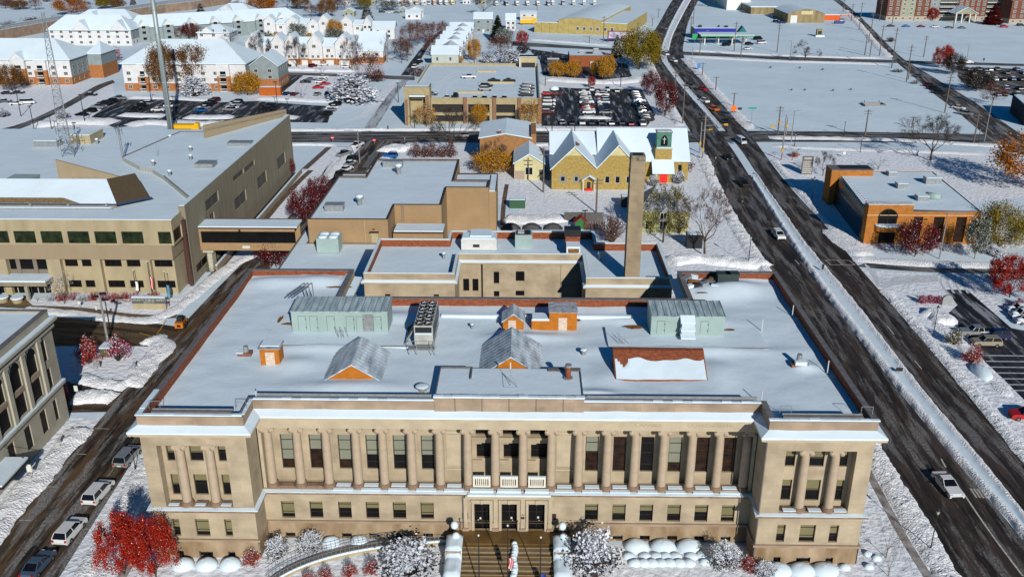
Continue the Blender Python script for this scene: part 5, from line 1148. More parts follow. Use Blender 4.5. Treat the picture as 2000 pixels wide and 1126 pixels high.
m = MB().mat(GSID); m.box(0,105,0,16,0,8.6); m.build('wall', t, world=False); m = MB().mat(SNOW); slab(m, [(-1,-1,8.4),(106,-1,8.4),(98,8,14.5),(7,8,14.5)], .3); slab(m, [(106,17,8.4),(-1,17,8.4),(7,8,14.5),(98,8,14.5)], .3); slab(m, [(-1,17,8.4),(-1,-1,8.4),(7,8,14.5)], .3); slab(m, [(106,-1,8.4),(106,17,8.4),(98,8,14.5)], .3); m.build('roof', t, world=False)
for i in range(7):
 x = 8+14*i; m = MB().mat(GSID); m.box(x-3,x+3,-1.6,-.01,0,9.2); m.mat(WSID).idx([(x-3,-1.62,9.2),(x+3,-1.62,9.2),(x,-1.62,12.2)], [(0,1,2)]); m.mat(SNOW); slab(m, [(x-3.5,-2,8.9),(x,-2,12.2),(x,6,12.2),(x-3.5,3,8.9)], .25); slab(m, [(x,-2,12.2),(x+3.5,-2,8.9),(x+3.5,3,8.9),(x,6,12.2)], .25)
 m.mat(GLASSD); [m.box(x-1,x+1,-1.68,-1.63,z,z+1.4) for z in (1.5,5.0,8)]; m.build('dormer_bay', t, world=False)
# terraces of white town houses
def terrace(row, base_y, units, low, grp, side):
 for i, (a, b, kind, apex, lab) in enumerate(units):
  pa = g(460+a/7.692, base_y); pb = g(460+b/7.692, base_y); ha = hgt(460+(a+b)/2/7.692, base_y, apex/7.692)
  y0 = pa.y+(0 if kind == 'y' else 1.5); ze = ha*.72 if kind == 'y' else ha*.80
  w_ = pb.x-pa.x; wz = [(w_*.3,w_*.3+1.7,ze-2.6,ze-1.2)]+([(w_*.2,w_*.2+1.2,low+.6,low+1.8),(w_*.6,w_*.6+1.2,low+.6,low+1.8)] if low else [])
  t = house('town_house', lab, 'town house', pa.x, pb.x, y0, y0+11, ze, ha if kind == 'y' else ha+1.2, kind, WSID, wz, grp, (low,OBR) if low else None, SNOW, (w_*.2,w_*.8,0,2.3,WHITEP) if low else None, None, LV)
terrace('A', 127.5, [(180,425,'y',500,'gabled white town house at the left end of the front terrace, behind the apartment wing'),(428,552,'x',625,'narrow snow-roofed link house second from the left in the front terrace'),(555,758,'y',520,'gabled white town house third from the left in the front terrace'),(762,955,'y',515,'gabled white town house fourth from the left in the front terrace'),
 (960,1110,'x',625,'snow-roofed link house right of the paired gables in the front terrace'),(1113,1318,'y',505,'gabled white town house with the red car before it in the front terrace'),(1322,1508,'x',640,'snow-roofed link house between the red car and the last gable of the front terrace'),(1512,1765,'y',520,'gabled white town house at the right of the front terrace behind bare trees')], 3.1, 'white town houses of the front terrace with brick garages', 0)
terrace('B', 68, [(0,240,'x',290,'wide white house at the left end of the rear terrace'),(245,350,'x',245,'tall-roofed white house second from the left in the rear terrace'),(440,608,'y',235,'gabled white town house with a dark roof patch in the rear terrace'),(612,772,'x',330,'snow-roofed link house beside the dark roof patch in the rear terrace'),(776,958,'y',250,'gabled white town house above the big green and white bush in the rear terrace'),(962,1098,'x',330,'link house right of the green bush in the rear terrace'),
 (1102,1258,'y',290,'gabled white town house left of the paired gables in the rear terrace'),(1262,1420,'y',225,'gabled white town house just left of the yellow tree in the rear terrace'),(1590,1765,'y',250,'gabled white town house right of the yellow tree in the rear terrace'),(1768,1915,'x',350,'link house near the right end of the rear terrace')], 0, 'white town houses of the rear terrace', 0)
def qhouse(px0, px1, by, ty, label, kind='x', wall=WSID, cat='house', name='house', roofm=SNOW, dep=10, low=None, grp=None, eave=.62, wins=2, chim=None, door=False):
 a = g(px0, by); b = g(px1, by); h = hgt((px0+px1)/2, by, ty); 
 if kind in 'xh': h = h*(a.y+92)/(a.y+92+dep*.5)*1.0
 w_ = b.x-a.x; ze = h*eave; n = wins
 wz = [(w_*(i+.5)/n-.7, w_*(i+.5)/n+.7, ze-2.3, ze-.9) for i in range(n)]+([(w_*(i+.5)/n-.7, w_*(i+.5)/n+.7, 1, 2.4) for i in range(n)] if ze > 5 else [])
 return house(name, label, cat, a.x, b.x, a.y, a.y+dep, ze, h, kind, wall, wz, grp, low, roofm, (w_*.45,w_*.45+1.2,0,2.2,WHITEP) if door else None, chim, GLASSD)
qhouse(702,753,111,64,'white house with a broad snowy roof just behind the right end of the front terrace','x',WSID,dep=12); qhouse(700,749,124,85,'white town house with a brick ground floor at the right end of the front terrace','x',WSID,low=(3.1,OBR),dep=11); qhouse(728,771,76,44,'white house with a long front roof slope at the right end of the rear terrace','x',WSID,dep=12); qhouse(710,727,72,33,'narrow gabled white house next to the long roof slope','y',WSID,dep=10)
# row of white houses beyond the parking garage
marks = [(1110,1510,690),(1175,1565,600),(1240,1612,525),(1280,1640,472),(1330,1688,405),(1380,1728,340)]
ordl = ['nearest','second','third','fourth','fifth','farthest']
for i, (a, b, y) in enumerate(marks):
 pa = g(700+a/7.692, y/7.692, 9.2); pb = g(700+b/7.692, y/7.692, 9.2)
 t = house('row_house', 'white row house, %s of the six running away behind the parking garage' % ordl[i], 'row house', pa.x, pb.x, pa.y-5.5, pa.y+5.5, 5.6, 9.2, 'x', mat('pale_green_siding',(.42,.46,.42),.7,.05,.5,brick=(6,.25,.02,.06)), [(2.4,3.4,2.6,4.4),(9,10,2.6,4.4)], 'row of white houses behind the parking garage', None)
 if i < 5:
  xm = (pa.x+pb.x)/2+1; m = MB().mat(GSH); slab(m, [(xm-7,pa.y+5,5.5),(xm,pa.y+2,9.0),(xm,pa.y+26,9.0),(xm-7,pa.y+26,5.5)], .25); slab(m, [(xm,pa.y+2,9.0),(xm+7,pa.y+5,5.5),(xm+7,pa.y+26,5.5),(xm,pa.y+26,9.0)], .25); m.mat(WSID).box(xm-6.5,xm+6.5,pa.y+5.6,pa.y+25,0,5.4); m.build('rear_wing', t)
# houses towards the horizon
qhouse(926,962,64,26,'grey gabled house with a white porch behind the parking garage','x',GSID,dep=11,eave=.7,door=True,chim=None); qhouse(988,1007,60,28,'white house with a tall snowy roof among the trees left of the warehouse','x',WSID,dep=10)
qhouse(1016,1048,40,23,'long low white shed roof left of the yellow warehouse','x',WSID,dep=10,eave=.8)
qhouse(792,822,38,21,'white two-part house behind the brown trees','x',WSID,dep=10); qhouse(797,827,33,13,'white gabled house with a dark gable behind the brown trees','y',WSID,dep=10); qhouse(780,794,27,14,'small dark glazed house beside the far white gabled house','y',GSID,dep=6)
qhouse(452,484,21,2,'beige house with a red dormer gable near the top frame edge','x',SAGE,dep=12,eave=.7); qhouse(474,482,20,1,'narrow red-gabled front of the beige house','y',mat('red_gable',(.35,.05,.05),.7),dep=3)
qhouse(672,692,33,17,'small snowy gabled house with a dark attic window among the far trees','y',SAGE,dep=9)
for i in range(12):
 px = 640+i*26+(i%3)*4
 if 1040 < px < 1080: continue
 qhouse(px,px+15,8+(i%2)*1.5,-3,'far snow-roofed house, number %s from the left along the top edge' % ['one','two','three','four','five','six','seven','eight','nine','ten','eleven','twelve'][i],'y' if i%2 else 'x',rnd.choice([WSID,GSID,SAGE]),dep=9,grp='far houses along the top edge')
# trucks and sheds parked on the snowy yard far behind
# long commercial buildings at the top right
a, b = T3(1675,78), T3(1865,82); h_ = 16
t = thing('white_hall', 'big plain white hall at the top edge beside the dual carriageway', 'building', ((a.x+b.x)/2,a.y,0)); m = MB().mat(mat('white_panel',(.70,.72,.66),.7,.04,.3)); m.box(a.x,b.x,a.y,a.y+60,0,13); m.build('wall', t); m = MB().mat(SNOW); m.box(a.x,b.x,a.y,a.y+60,13.002,13.3); m.build('roof', t)
a, b = T3(1865,112), T4(150,108); t = thing('tan_shed', 'long low tan shed with a snow-laden flat roof beyond the filling station', 'shed', ((a.x+b.x)/2,a.y,0)); TSH = mat('tan_sheet',(.28,.215,.11),.8,.2,.4,streak=(1,.2,1)); m = MB().mat(TSH); m.box(a.x,b.x+4,a.y,a.y+45,0,5); m.build('wall', t); m = MB().mat(SNOW); m.box(a.x-.5,b.x+4,a.y-.3,a.y+45,5.003,5.7); m.build('roof', t)
a, b = T4(150,180), T4(425,176); t = thing('tan_garage_building', 'tan workshop with a curved roof and a white roller door', 'building', ((a.x+b.x)/2,a.y,0)); m = MB().mat(TSH); m.box(a.x,b.x,a.y,a.y+40,0,6); n = 10; top = [(a.x+(b.x-a.x)*i/n, 6+3.2*math.sin(math.pi*i/n)) for i in range(n+1)]; m.face([(x,a.y,z) for x, z in top]); m.build('wall', t)
m = MB().mat(SNOW)
for i in range(n): (p,q),(r_,s_) = top[i], top[i+1]; m.face([(p,a.y-.3,q+.1),(r_,a.y-.3,s_+.1),(r_,a.y+40,s_+.1),(p,a.y+40,q+.1)])
m.build('roof', t); m = MB().mat(WHITEP); m.box(a.x+2,a.x+6.5,a.y-.1,a.y-.01,0,5); m.build('roller_door', t); m = MB().mat(CREAM); m.box(a.x+9,a.x+17,a.y-.2,a.y-.01,5.6,8); m.build('sign_board', t)
c = T4(430,160); t = thing('orange_workshop', 'orange workshop with a canopy beside the tan curved-roof building', 'building', (c.x+8,c.y,0)); OR2 = mat('orange_paint',(.62,.10,.01),.6); m = MB().mat(OR2); m.box(c.x,c.x+12,c.y,c.y+12,0,3.6); m.box(c.x+12,c.x+20,c.y-1,c.y+10,3.0,3.7); m.box(c.x+19.6,c.x+20,c.y-1,c.y-.6,0,3.0); m.build('wall', t); m = MB().mat(SNOW); m.box(c.x,c.x+12,c.y,c.y+12,3.602,4.0); m.box(c.x+12,c.x+20,c.y-1,c.y+10,3.702,3.9); m.build('roof', t)
a = T4(560,188); t = thing('skip', 'blue steel skip in the snow before the orange workshop', 'skip', (a.x,a.y,0)); m = MB().mat(mat('blue_steel',(.03,.06,.20),.6)); m.idx([(a.x-3,a.y,0.2),(a.x+3,a.y,0.2),(a.x+3.6,a.y,1.8),(a.x-3.6,a.y,1.8),(a.x-3,a.y+2.2,.2),(a.x+3,a.y+2.2,.2),(a.x+3.6,a.y+2.2,1.8),(a.x-3.6,a.y+2.2,1.8)],[(0,1,2,3),(5,4,7,6),(1,5,6,2),(4,0,3,7),(0,4,5,1)]); m.mat(SNOW).face([(a.x-3.4,a.y+.1,1.6),(a.x+3.4,a.y+.1,1.6),(a.x+3.4,a.y+2.1,1.6),(a.x-3.4,a.y+2.1,1.6)]); m.build('skip_body', t)
# filling station
a = F6_(560,655); z_ = 5.4
t = thing('filling_station_canopy', 'snow-topped filling station canopy with a green fascia', 'canopy', (118,468,0)); GF = mat('green_fascia',(.03,.30,.12),.5)
m = MB().mat(SNOW); m.box(103,134,462,476,5.4,5.8); m.build('roof', t); m = MB().mat(GF); m.box(103,122.5,461.8,461.99,4.8,5.5); m.box(123.6,134,461.8,461.99,4.8,5.5); m.mat(WHITEP).box(122.5,123.6,461.8,461.98,4.8,5.5); m.build('fascia', t)
m = MB().mat(WHITEP)
for x in (106,114,122,130):
 for y in (465,472): m.box(x-.3,x+.3,y-.3,y+.3,0,5.39)
m.build_each('canopy_post', t, 6)
t = thing('filling_station_shop', 'blue-fronted filling station shop with a snowy roof behind the green canopy', 'shop', (118,493,0)); m = MB().mat(mat('navy_panel',(.01,.02,.30),.5)); m.box(104,129,490,491,3,6.2); m.mat(SAGE).box(104,129,491.002,503,0,6); m.mat(GLASSD).box(105,128,490.6,490.99,.2,2.9); m.build('wall', t); m = MB().mat(SNOW); m.box(104,129,491,503,6.01,6.4); m.build('roof', t); m = MB().mat(DARKM)
m.box(107,109,494,496,6.4,7.6); m.box(119,120,495,496,6.4,7.5); m.box(123,125,494,496,6.4,7.3); m.build('roof_vent', t); m = MB().mat(mat('teal',(.01,.14,.16),.5)); m.idx([(130,489,3.6),(136,489,3.6),(133,489,7.6),(130,494,3.6),(136,494,3.6),(133,494,7.6)],[(0,1,2),(4,3,5),(1,4,5,2),(3,0,2,5)]); m.build('gable_sign', t)
# brick apartments top right
def midrise(label, x0, y0, secs, h=15.5, dep=22):
 t = thing('midrise_apartments', label, 'apartment block', (x0,y0,0)); x = x0
 for kind, w_ in secs:
  mm = {'b':RB,'g':SAGE,'w':WSID,'s':GSID}[kind]; d = {'b':0,'g':.5,'w':1.8,'s':.9}[kind]; m = MB().mat(mat('buff_base',(.40,.33,.25),.8)); m.box(x,x+w_,y0+d,y0+dep,0,3); m.mat(mm).box(x,x+w_,y0+d,y0+dep,3.002,h); m.build('wall', t)
  if kind == 'w':
   for z in (3.2,6.3,9.4,12.5):
    b_ = MB().mat(WHITEP); b_.box(x+.2,x+w_-.2,y0+.1,y0+d-.01,z-.35,z); b_.box(x+.2,x+w_-.2,y0+.1,y0+.2,z+.9,z+1.05); 
    for k in range(int(w_)+1): xx = x+.3+(w_-.6)*k/int(w_); b_.box(xx-.06,xx+.06,y0+.12,y0+.2,z,z+.9)
    b_.mat(GLASSD).box(x+.6,x+w_-.6,y0+d-.08,y0+d-.012,z+.1,z+2.3); b_.build('balcony', t)
  else:
   n = max(1, int(w_/3.6))
   for k in range(n):
    for z in (.8,4.2,7.3,10.4,13): a = x+w_*(k+.5)/n; flatwin(t, 'y', y0+d, a-.8, a+.8, z, z+1.5, LV, WHITEP, -1, .15)
  x += w_
 for z in (12.3,): pass
 m = MB().mat(SNOW); m.box(x0,x,y0+2,y0+dep,h+.002,h+.4); m.build('roof', t)
 return t
midrise('long brick and white apartment block with balconies at the top right', 256.5, 592, [('b',9.5),('g',10.5),('b',10),('s',6.5),('w',13),('b',20),('w',13),('s',5)]); midrise('right-hand brick apartment block cut by the frame corner', 335, 575, [('b',10.5),('g',14),('w',12)])
c = T4(1460,180); t = thing('gabled_entrance_porch', 'white gabled entrance porch before the brick apartments', 'porch', (c.x+6,c.y,0)); m = MB().mat(WHITEP)
for x in (0,4,9.5,13.2): m.box(c.x+x,c.x+x+.7,c.y,c.y+.7,0,6)
m.build_each('porch_column', t, 6); roofshape(t, c.x-.5, c.x+14.4, c.y, c.y+12, 6, 10.4, 'y', .6, SNOW, .3, 'roof', SAGE)
t = thing('dark_flat_building', 'dark flat-roofed building cut by the right frame edge', 'building', (200,262,0)); m = MB().mat(mat('dark_wall',(.03,.03,.035),.8)); m.prism([(184.5,247.5),(220,236),(232,262),(191,272)],0,6.5); m.build('wall', t); m = MB().mat(SNOW); m.prism([(184.8,247.8),(220,236.4),(231.6,261.8),(191.3,271.7)],6.502,6.9); m.build('roof', t)
# railway embankment
EB = [T1(-400,420),T1(0,320),T1(190,285),T1(560,215),T1(930,160),T1(1300,100),T1(1500,78),T1(1850,22),T1(2400,-60)]
t = thing('railway_viaduct', 'snow-covered railway embankment with a concrete side wall and railings across the top left', 'viaduct', (-250,600,0)); m = MB().mat(mat('brown_concrete',(.30,.21,.15),.9,.15,.3)); hw_ = 6.0; Dv = Vector((-10,42,0))
for a, b in zip(EB[:-1], EB[1:]): m.idx([(a.x,a.y,0),(b.x,b.y,0),(b.x,b.y,hw_),(a.x,a.y,hw_)], [(0,1,2,3)]); m.idx([(a.x-10,a.y+42,0),(b.x-10,b.y+42,0),(b.x-10,b.y+42,hw_),(a.x-10,a.y+42,hw_)], [(1,0,3,2)])
m.build('side_wall', t); m = MB().mat(SNOW)
for a, b in zip(EB[:-1], EB[1:]): m.face([(a.x,a.y,hw_),(b.x,b.y,hw_),(b.x-10,b.y+42,hw_),(a.x-10,a.y+42,hw_)])
m.build('track_bed', t); m = MB().mat(mat('rail_grey',(.16,.15,.15),.8))
for k in (.2,.35,.6,.75):
 for a, b in zip(EB[:-1], EB[1:]): p_, q_ = a+Dv*k, b+Dv*k; m.tube((p_.x,p_.y,hw_+.1),(q_.x,q_.y,hw_+.1),.18,.18,4)
m.build('rail', t); m = MB().mat(MATS['rail_grey'])
for a, b in zip(EB[:-1], EB[1:]):
 m.tube((a.x,a.y,hw_+1.6),(b.x,b.y,hw_+1.6),.09,.09,4); n = int((b-a).length/5)
 for i in range(n): q_ = a+(b-a)*(i/n); m.tube((q_.x,q_.y,hw_),(q_.x,q_.y,hw_+1.6),.08,.08,4)
m.build('railing', t)
# monopole
p = g(335,262); t = thing('steel_monopole', 'thick pale grey steel monopole towering over the apartment parking lot', 'mast', (p.x,p.y,0)); m = MB().mat(mat('galvanised',(.30,.36,.37),.5,.15,.3,streak=(1,.1,1),metal=.4)); m.s = True; m.cyl(p.x,p.y,0,60,1.0,.62,16); m.build('shaft', t)
m = MB().mat(MATS['galvanised'])
for z in (10,18,26,34,42): m.cyl(p.x,p.y,z,z+.3,1.08-.006*z,1.08-.006*z,16)
m.tube((p.x+.75,p.y-.75,.5),(p.x+.5,p.y-.5,58),.12,.12,5); m.tube((p.x-.3,p.y-1.05,.5),(p.x-.2,p.y-.7,58),.09,.09,5); m.build('cable_run', t)
# yellow excavator roof at its foot
p = g(362,260); t = thing('yellow_excavator', 'yellow machine canopy standing at the foot of the monopole', 'excavator', (p.x,p.y,0)); YM = mat('machine_yellow',(.75,.42,.01),.5,.06); m = MB().mat(YM); m.box(p.x-4.4,p.x+4.6,p.y,p.y+3,1.5,2.9); m.idx([(p.x+2.2,p.y-.3,1.2),(p.x+5,p.y-.3,1.2),(p.x+5,p.y-.3,3.4),(p.x+3.8,p.y-.3,3.6),(p.x+2.2,p.y+2,1.2),(p.x+5,p.y+2,1.2),(p.x+5,p.y+2,3.4),(p.x+3.8,p.y+2,3.6)],[(0,1,2,3),(5,4,7,6),(3,2,6,7),(1,5,6,2),(4,0,3,7)]); m.build('machine_body', t); m = MB().mat(DARKM)
for x in (-3,-.5,2): m.tube((p.x+x,p.y+.2,.5),(p.x+x,p.y+1.0,.5),.5,.5,10)
m.box(p.x-4,p.x+3,p.y+.3,p.y+2.7,.7,1.49); m.build('undercarriage', t)
# ---------------------------------------------------------------- trees and shrubs
def lm(name, c): return mat('leaf_'+name, c, .8, .25, 8, spec=.15)
BARKD = mat('bark_dark', (.075,.055,.045), .9, .3, 6); BARKB = mat('bark_brown', (.13,.08,.06), .9, .3, 6); BARKG = mat('bark_grey', (.16,.14,.125), .9, .3, 6); LSNOW = mat('snow_on_twigs', (.74,.78,.84), .8, .05, 3, spec=.15)
PAL = {'red': ((.40,.012,.008),(.22,.006,.008),(.52,.06,.008)), 'darkred': ((.10,.006,.008),(.17,.012,.012),(.05,.006,.008)), 'rust': ((.17,.07,.012),(.10,.05,.012),(.24,.10,.012)), 'gold': ((.52,.24,.008),(.36,.15,.008),(.60,.32,.02)),
 'orange': ((.42,.13,.01),(.28,.08,.01),(.5,.2,.01)), 'olive': ((.15,.13,.015),(.22,.16,.012),(.08,.075,.012)), 'willow': ((.20,.16,.012),(.12,.11,.012),(.34,.20,.010)), 'brown': ((.15,.05,.03),(.10,.035,.025),(.20,.08,.05)), 'green': ((.05,.07,.02),(.09,.10,.02),(.03,.04,.015)), 'ever': ((.012,.022,.012),(.02,.03,.015),(.008,.012,.008)), 'pink': ((.45,.03,.10),(.3,.02,.05),(.5,.15,.2)), 'black': ((.02,.018,.014),(.035,.028,.02),(.06,.03,.015))}
LM = {k: [lm(k+n, c) for n, c in zip(('_mid','_dark','_light'), v)] for k, v in PAL.items()}
def skeleton(r, depth, spread, zfork, wide, nlimb, fan=1.0):
 """limbs in a tree one unit high: (p, q, r0, r1, level)"""
 S = []; tips = []
 def grow_(p, d, L, rad, lev):
  bend = Vector((r.uniform(-1,1), r.uniform(-1,1), r.uniform(-.2,.6)))*.18
  mid = p+d*L*.5; d2 = (d+bend).normalized(); q = mid+d2*L*.5; rm = rad*.82; rq = rad*.62
  S.append((p, mid, rad, rm, lev)); S.append((mid, q, rm, rq, lev))
  if lev >= depth: tips.append((q, d2)); return
  n = r.choice((2,3,3)) if lev < depth-1 else r.choice((2,3,3,4))
  for k in range(n):
   a = r.uniform(0, 6.28); side = d2.orthogonal().normalized(); side.rotate(Matrix.Rotation(a, 3, d2))
   dd = (d2+side*r.uniform(.45,1.0)*spread+Vector((0,0,.10))).normalized()
   grow_(q if k < 2 else mid+(q-mid)*r.uniform(.2,.8), dd, L*r.uniform(.62,.85), rq*r.uniform(.6,.9), lev+1)
 top = Vector((r.uniform(-.02,.02), r.uniform(-.02,.02), zfork)); S.append((Vector((0,0,-.01)), top, .028, .021, 0))
 for k in range(nlimb):
  a = 6.283*k/nlimb+r.uniform(-.4,.4); up = r.uniform(.5,1.1)*fan if k else 2.5
  grow_(top+Vector((0,0,r.uniform(-.06,.02))), Vector((math.cos(a)*wide, math.sin(a)*wide, up)).normalized(), (1-zfork)*.33, .013, 1)
 return S, tips
TREE = {}
def tree_kind(key, seed, depth=4, spread=.75, zfork=.22, wide=.75, nlimb=5, leaf=None, nleaf=0, lsize=.03, snow=0.0, bark=None, tw=.55, clump=.07, shape=None, fan=1.0):
 r = random.Random(seed); S, tips = skeleton(r, depth, spread, zfork, wide, nlimb, fan); bark = bark or BARKD
 zs = max(q.z for p, q, *_ in S); k = 1/zs*(.97)
 T = MB().mat(bark); Cn = MB().mat(bark)
 for p, q, a, b, lev in S:
  m = T if lev <= 1 else Cn
  m.tube(p*k, q*k, max(a, .0022)*tw*1.6, max(b, .0016)*tw*1.6, 6 if lev <= 1 else 3)
 if depth >= 4 and not nleaf:
  for t_, d in tips:
   for j in range(6):
    e = Vector((r.uniform(-1,1), r.uniform(-1,1), r.uniform(-.3,1))).normalized()*r.uniform(.04,.10); Cn.tube(t_*k, t_*k+e, .0020*tw*1.6, .0009*tw*1.6, 3)
 if leaf or snow:
  ms = LM[leaf] if leaf else [LSNOW]
  pts = [t_*k for t_, d in tips]+[(p+q)*.5*k for p, q, a, b, lev in S if lev >= 2]*2+[q*k for p, q, a, b, lev in S if lev >= 2]
  zmin = min(1, zfork*1.15)
  RR = max(math.hypot(v.x, v.y) for v in pts)*.92; cl = []
  for i in range(90 if leaf and nleaf > 3000 else 0):      # leaf clumps fill the crown down to its skirt
   a, b = r.uniform(0, 6.28), math.asin(r.uniform(-1, 1)); q = r.uniform(.55, 1)**.5; cl.append(Vector((RR*q*math.cos(a)*math.cos(b), RR*q*math.sin(a)*math.cos(b), .56+.40*q*math.sin(b))))
  for i in range(nleaf):
   c = r.choice(cl) if cl and i%5 < 3 else r.choice(pts); e = Vector((r.gauss(0,1), r.gauss(0,1), r.gauss(0,1)))*clump; p = c+e
   if p.z < zmin: p.z = zmin+abs(p.z-zmin)*.6
   up = r.random() < snow
   nrm = Vector((r.uniform(-1,1), r.uniform(-1,1), r.uniform(.2,1.4) if not up else 2.5)).normalized(); a = nrm.orthogonal().normalized(); a.rotate(Matrix.Rotation(r.uniform(0,6.28), 3, nrm)); b = nrm.cross(a); s = lsize*r.uniform(.6,1.3)
   Cn.mat(LSNOW if up else (r.choices(ms, (5,4,3))[0] if leaf else LSNOW)); a *= s; b *= s*.7
   Cn.face([p-a, p-b*.9, p+a, p+b])
 TREE[key] = (T.build('trunk', smooth=True), Cn.build('crown')); 
 for o in TREE[key]: COL.objects.unlink(o)
def dome_kind(key, seed, leaf, n, lsize, snow, twigs=60, bark=None, flat=1.0, cap=0.0):
 """shrub: stems from the ground and leaf clumps through a rounded volume, one unit high"""
 r = random.Random(seed); T = MB().mat(bark or BARKD); Cn = MB().mat(bark or BARKD)
 cl = []
 for i in range(twigs):
  a = r.uniform(0,6.28); e = r.uniform(.15,1.35); R_ = r.uniform(.55,1); d = Vector((math.cos(a)*math.cos(e)*.62, math.sin(a)*math.cos(e)*.62, .12+.86*math.sin(e)))*R_; cl.append(d)
  m = T if i < 8 else Cn; b0 = Vector((r.uniform(-.08,.08), r.uniform(-.08,.08), 0)); md = b0+(d-b0)*.5+Vector((0,0,.05)); m.tube(b0, md, .012, .008, 3); m.tube(md, d, .008, .003, 3)
  for j in range(3): m2 = Cn; e2 = d+Vector((r.uniform(-1,1), r.uniform(-1,1), r.uniform(-.2,1)))*.10; m2.tube(md+(d-md)*r.random(), e2, .004, .002, 3)
 ms = LM[leaf] if leaf else [LSNOW]
 for i in range(n):
  c = r.choice(cl); p = c+Vector((r.gauss(0,1), r.gauss(0,1), r.gauss(0,1)))*.085
  if p.z < .02: p.z = .02+abs(p.z)
  up = r.random() < snow*(1.3 if p.z > .55 else .8)
  nrm = Vector((r.uniform(-1,1), r.uniform(-1,1), r.uniform(.1,1.2) if not up else 1.8)).normalized(); a = nrm.orthogonal().normalized(); a.rotate(Matrix.Rotation(r.uniform(0,6.28), 3, nrm)); b = nrm.cross(a); s = lsize*r.uniform(.5,1.3)
  Cn.mat(LSNOW if up else r.choices(ms, (5,4,3))[0] if leaf else LSNOW); a *= s; b *= s*.75; Cn.face([p-a, p-b, p+a, p+b])
 TREE[key] = (T.build('stems'), Cn.build('foliage'))
 for o in TREE[key]: COL.objects.unlink(o)
def conifer_kind(key, seed, leaf, snow):
 r = random.Random(seed); T = MB().mat(BARKD); T.tube((0,0,0),(0,0,.97),.02,.003,6); Cn = MB()
 for k in range(34):
  z = .08+.9*k/34; R_ = .27*(1-z)**.8+.015
  n = 11
  for i in range(n):
   a = 6.283*i/n+k*.7+r.uniform(-.2,.2); rr = R_*r.uniform(.75,1.15); d = Vector((math.cos(a), math.sin(a), -.25)); s = Vector((-math.sin(a), math.cos(a), 0)); p0 = Vector((0,0,z)); w_ = .035+.06*R_/.27
   Cn.mat(r.choices(LM[leaf], (5,4,3))[0]); tip = p0+d*rr; m0 = p0+d*rr*.55; Cn.face([p0+Vector((0,0,.01)), m0+s*w_+Vector((0,0,-.01)), tip, m0-s*w_+Vector((0,0,-.01))])
   if r.random() < snow: Cn.mat(LSNOW); h = Vector((0,0,.008)); Cn.face([p0+d*rr*.3+h, m0+s*w_*.7+h, tip-d*.01+h, m0-s*w_*.7+h])
 TREE[key] = (T.build('trunk'), Cn.build('crown'))
 for o in TREE[key]: COL.objects.unlink(o)
tree_kind('bare', 11, 5, .68, .20, .85, 6, bark=BARKD); tree_kind('bare2', 23, 5, .75, .22, 1.0, 6, bark=BARKB); tree_kind('wide', 5, 5, .55, .30, 1.5, 5, bark=BARKD, fan=.6)
tree_kind('baresnow', 31, 4, .7, .18, .8, 5, leaf=None, nleaf=900, lsize=.014, snow=1.0, bark=BARKG, clump=.03)
tree_kind('thin', 41, 4, .6, .2, .6, 4, bark=BARKB, tw=.35)
tree_kind('red', 51, 4, .8, .08, .9, 7, 'red', 17000, .017, .025, clump=.05); tree_kind('darkred', 52, 4, .7, .10, .8, 6, 'darkred', 8500, .022, .08, clump=.075)
tree_kind('rust', 61, 4, .8, .07, .9, 7, 'rust', 11000, .021, .05, clump=.075); tree_kind('gold', 71, 4, .8, .12, 1.0, 6, 'gold', 8500, .024, .05, clump=.085); tree_kind('goldthin', 72, 4, .75, .22, .8, 5, 'gold', 3500, .02, .2, clump=.05)
tree_kind('orange', 73, 4, .75, .2, .9, 5, 'orange', 6500, .02, .03, clump=.07); tree_kind('olive', 81, 5, .65, .2, .9, 5, 'olive', 4200, .014, .02, clump=.035); tree_kind('willow', 82, 4, .75, .08, .85, 7, 'willow', 13000, .021, .0, clump=.08)
tree_kind('brown', 91, 5, .7, .25, .7, 5, 'brown', 3600, .017, .06, bark=BARKB, clump=.06); tree_kind('greensnow', 92, 4, .8, .15, .8, 6, 'green', 7500, .024, .35, clump=.075); tree_kind('black', 93, 4, .8, .08, .8, 6, 'black', 8000, .024, .08, clump=.075)
tree_kind('goldbush', 94, 4, .85, .05, 1.0, 7, 'willow', 12000, .02, .03, clump=.075)
dome_kind('snowbush', 101, 'black', 2600, .035, .72); dome_kind('redbush', 102, 'red', 1500, .035, .16, bark=BARKB); dome_kind('brownbush', 103, 'brown', 1500, .035, .15, bark=BARKB); dome_kind('goldshrub', 104, 'gold', 1500, .045, .1); dome_kind('pinkbush', 105, 'pink', 1100, .035, .3)
dome_kind('greybush', 106, None, 700, .02, 1, 130, BARKG); dome_kind('darkbush', 107, 'brown', 500, .025, .25, 140, BARKB); dome_kind('greenbush', 108, 'olive', 1500, .04, .3); dome_kind('heap', 109, None, 1500, .05, .9, 90, BARKD); dome_kind('redclip', 110, 'pink', 1800, .04, .2)
conifer_kind('spruce', 121, 'ever', .75); conifer_kind('darkspruce', 122, 'ever', .08); conifer_kind('redcone', 123, 'darkred', .05)
KINDN = {'snowbush':'bush','redbush':'bush','brownbush':'bush','goldshrub':'bush','pinkbush':'bush','greybush':'bush','darkbush':'bush','greenbush':'bush','heap':'bush','redclip':'bush','spruce':'spruce','darkspruce':'spruce','redcone':'tree'}
rt = random.Random(99)
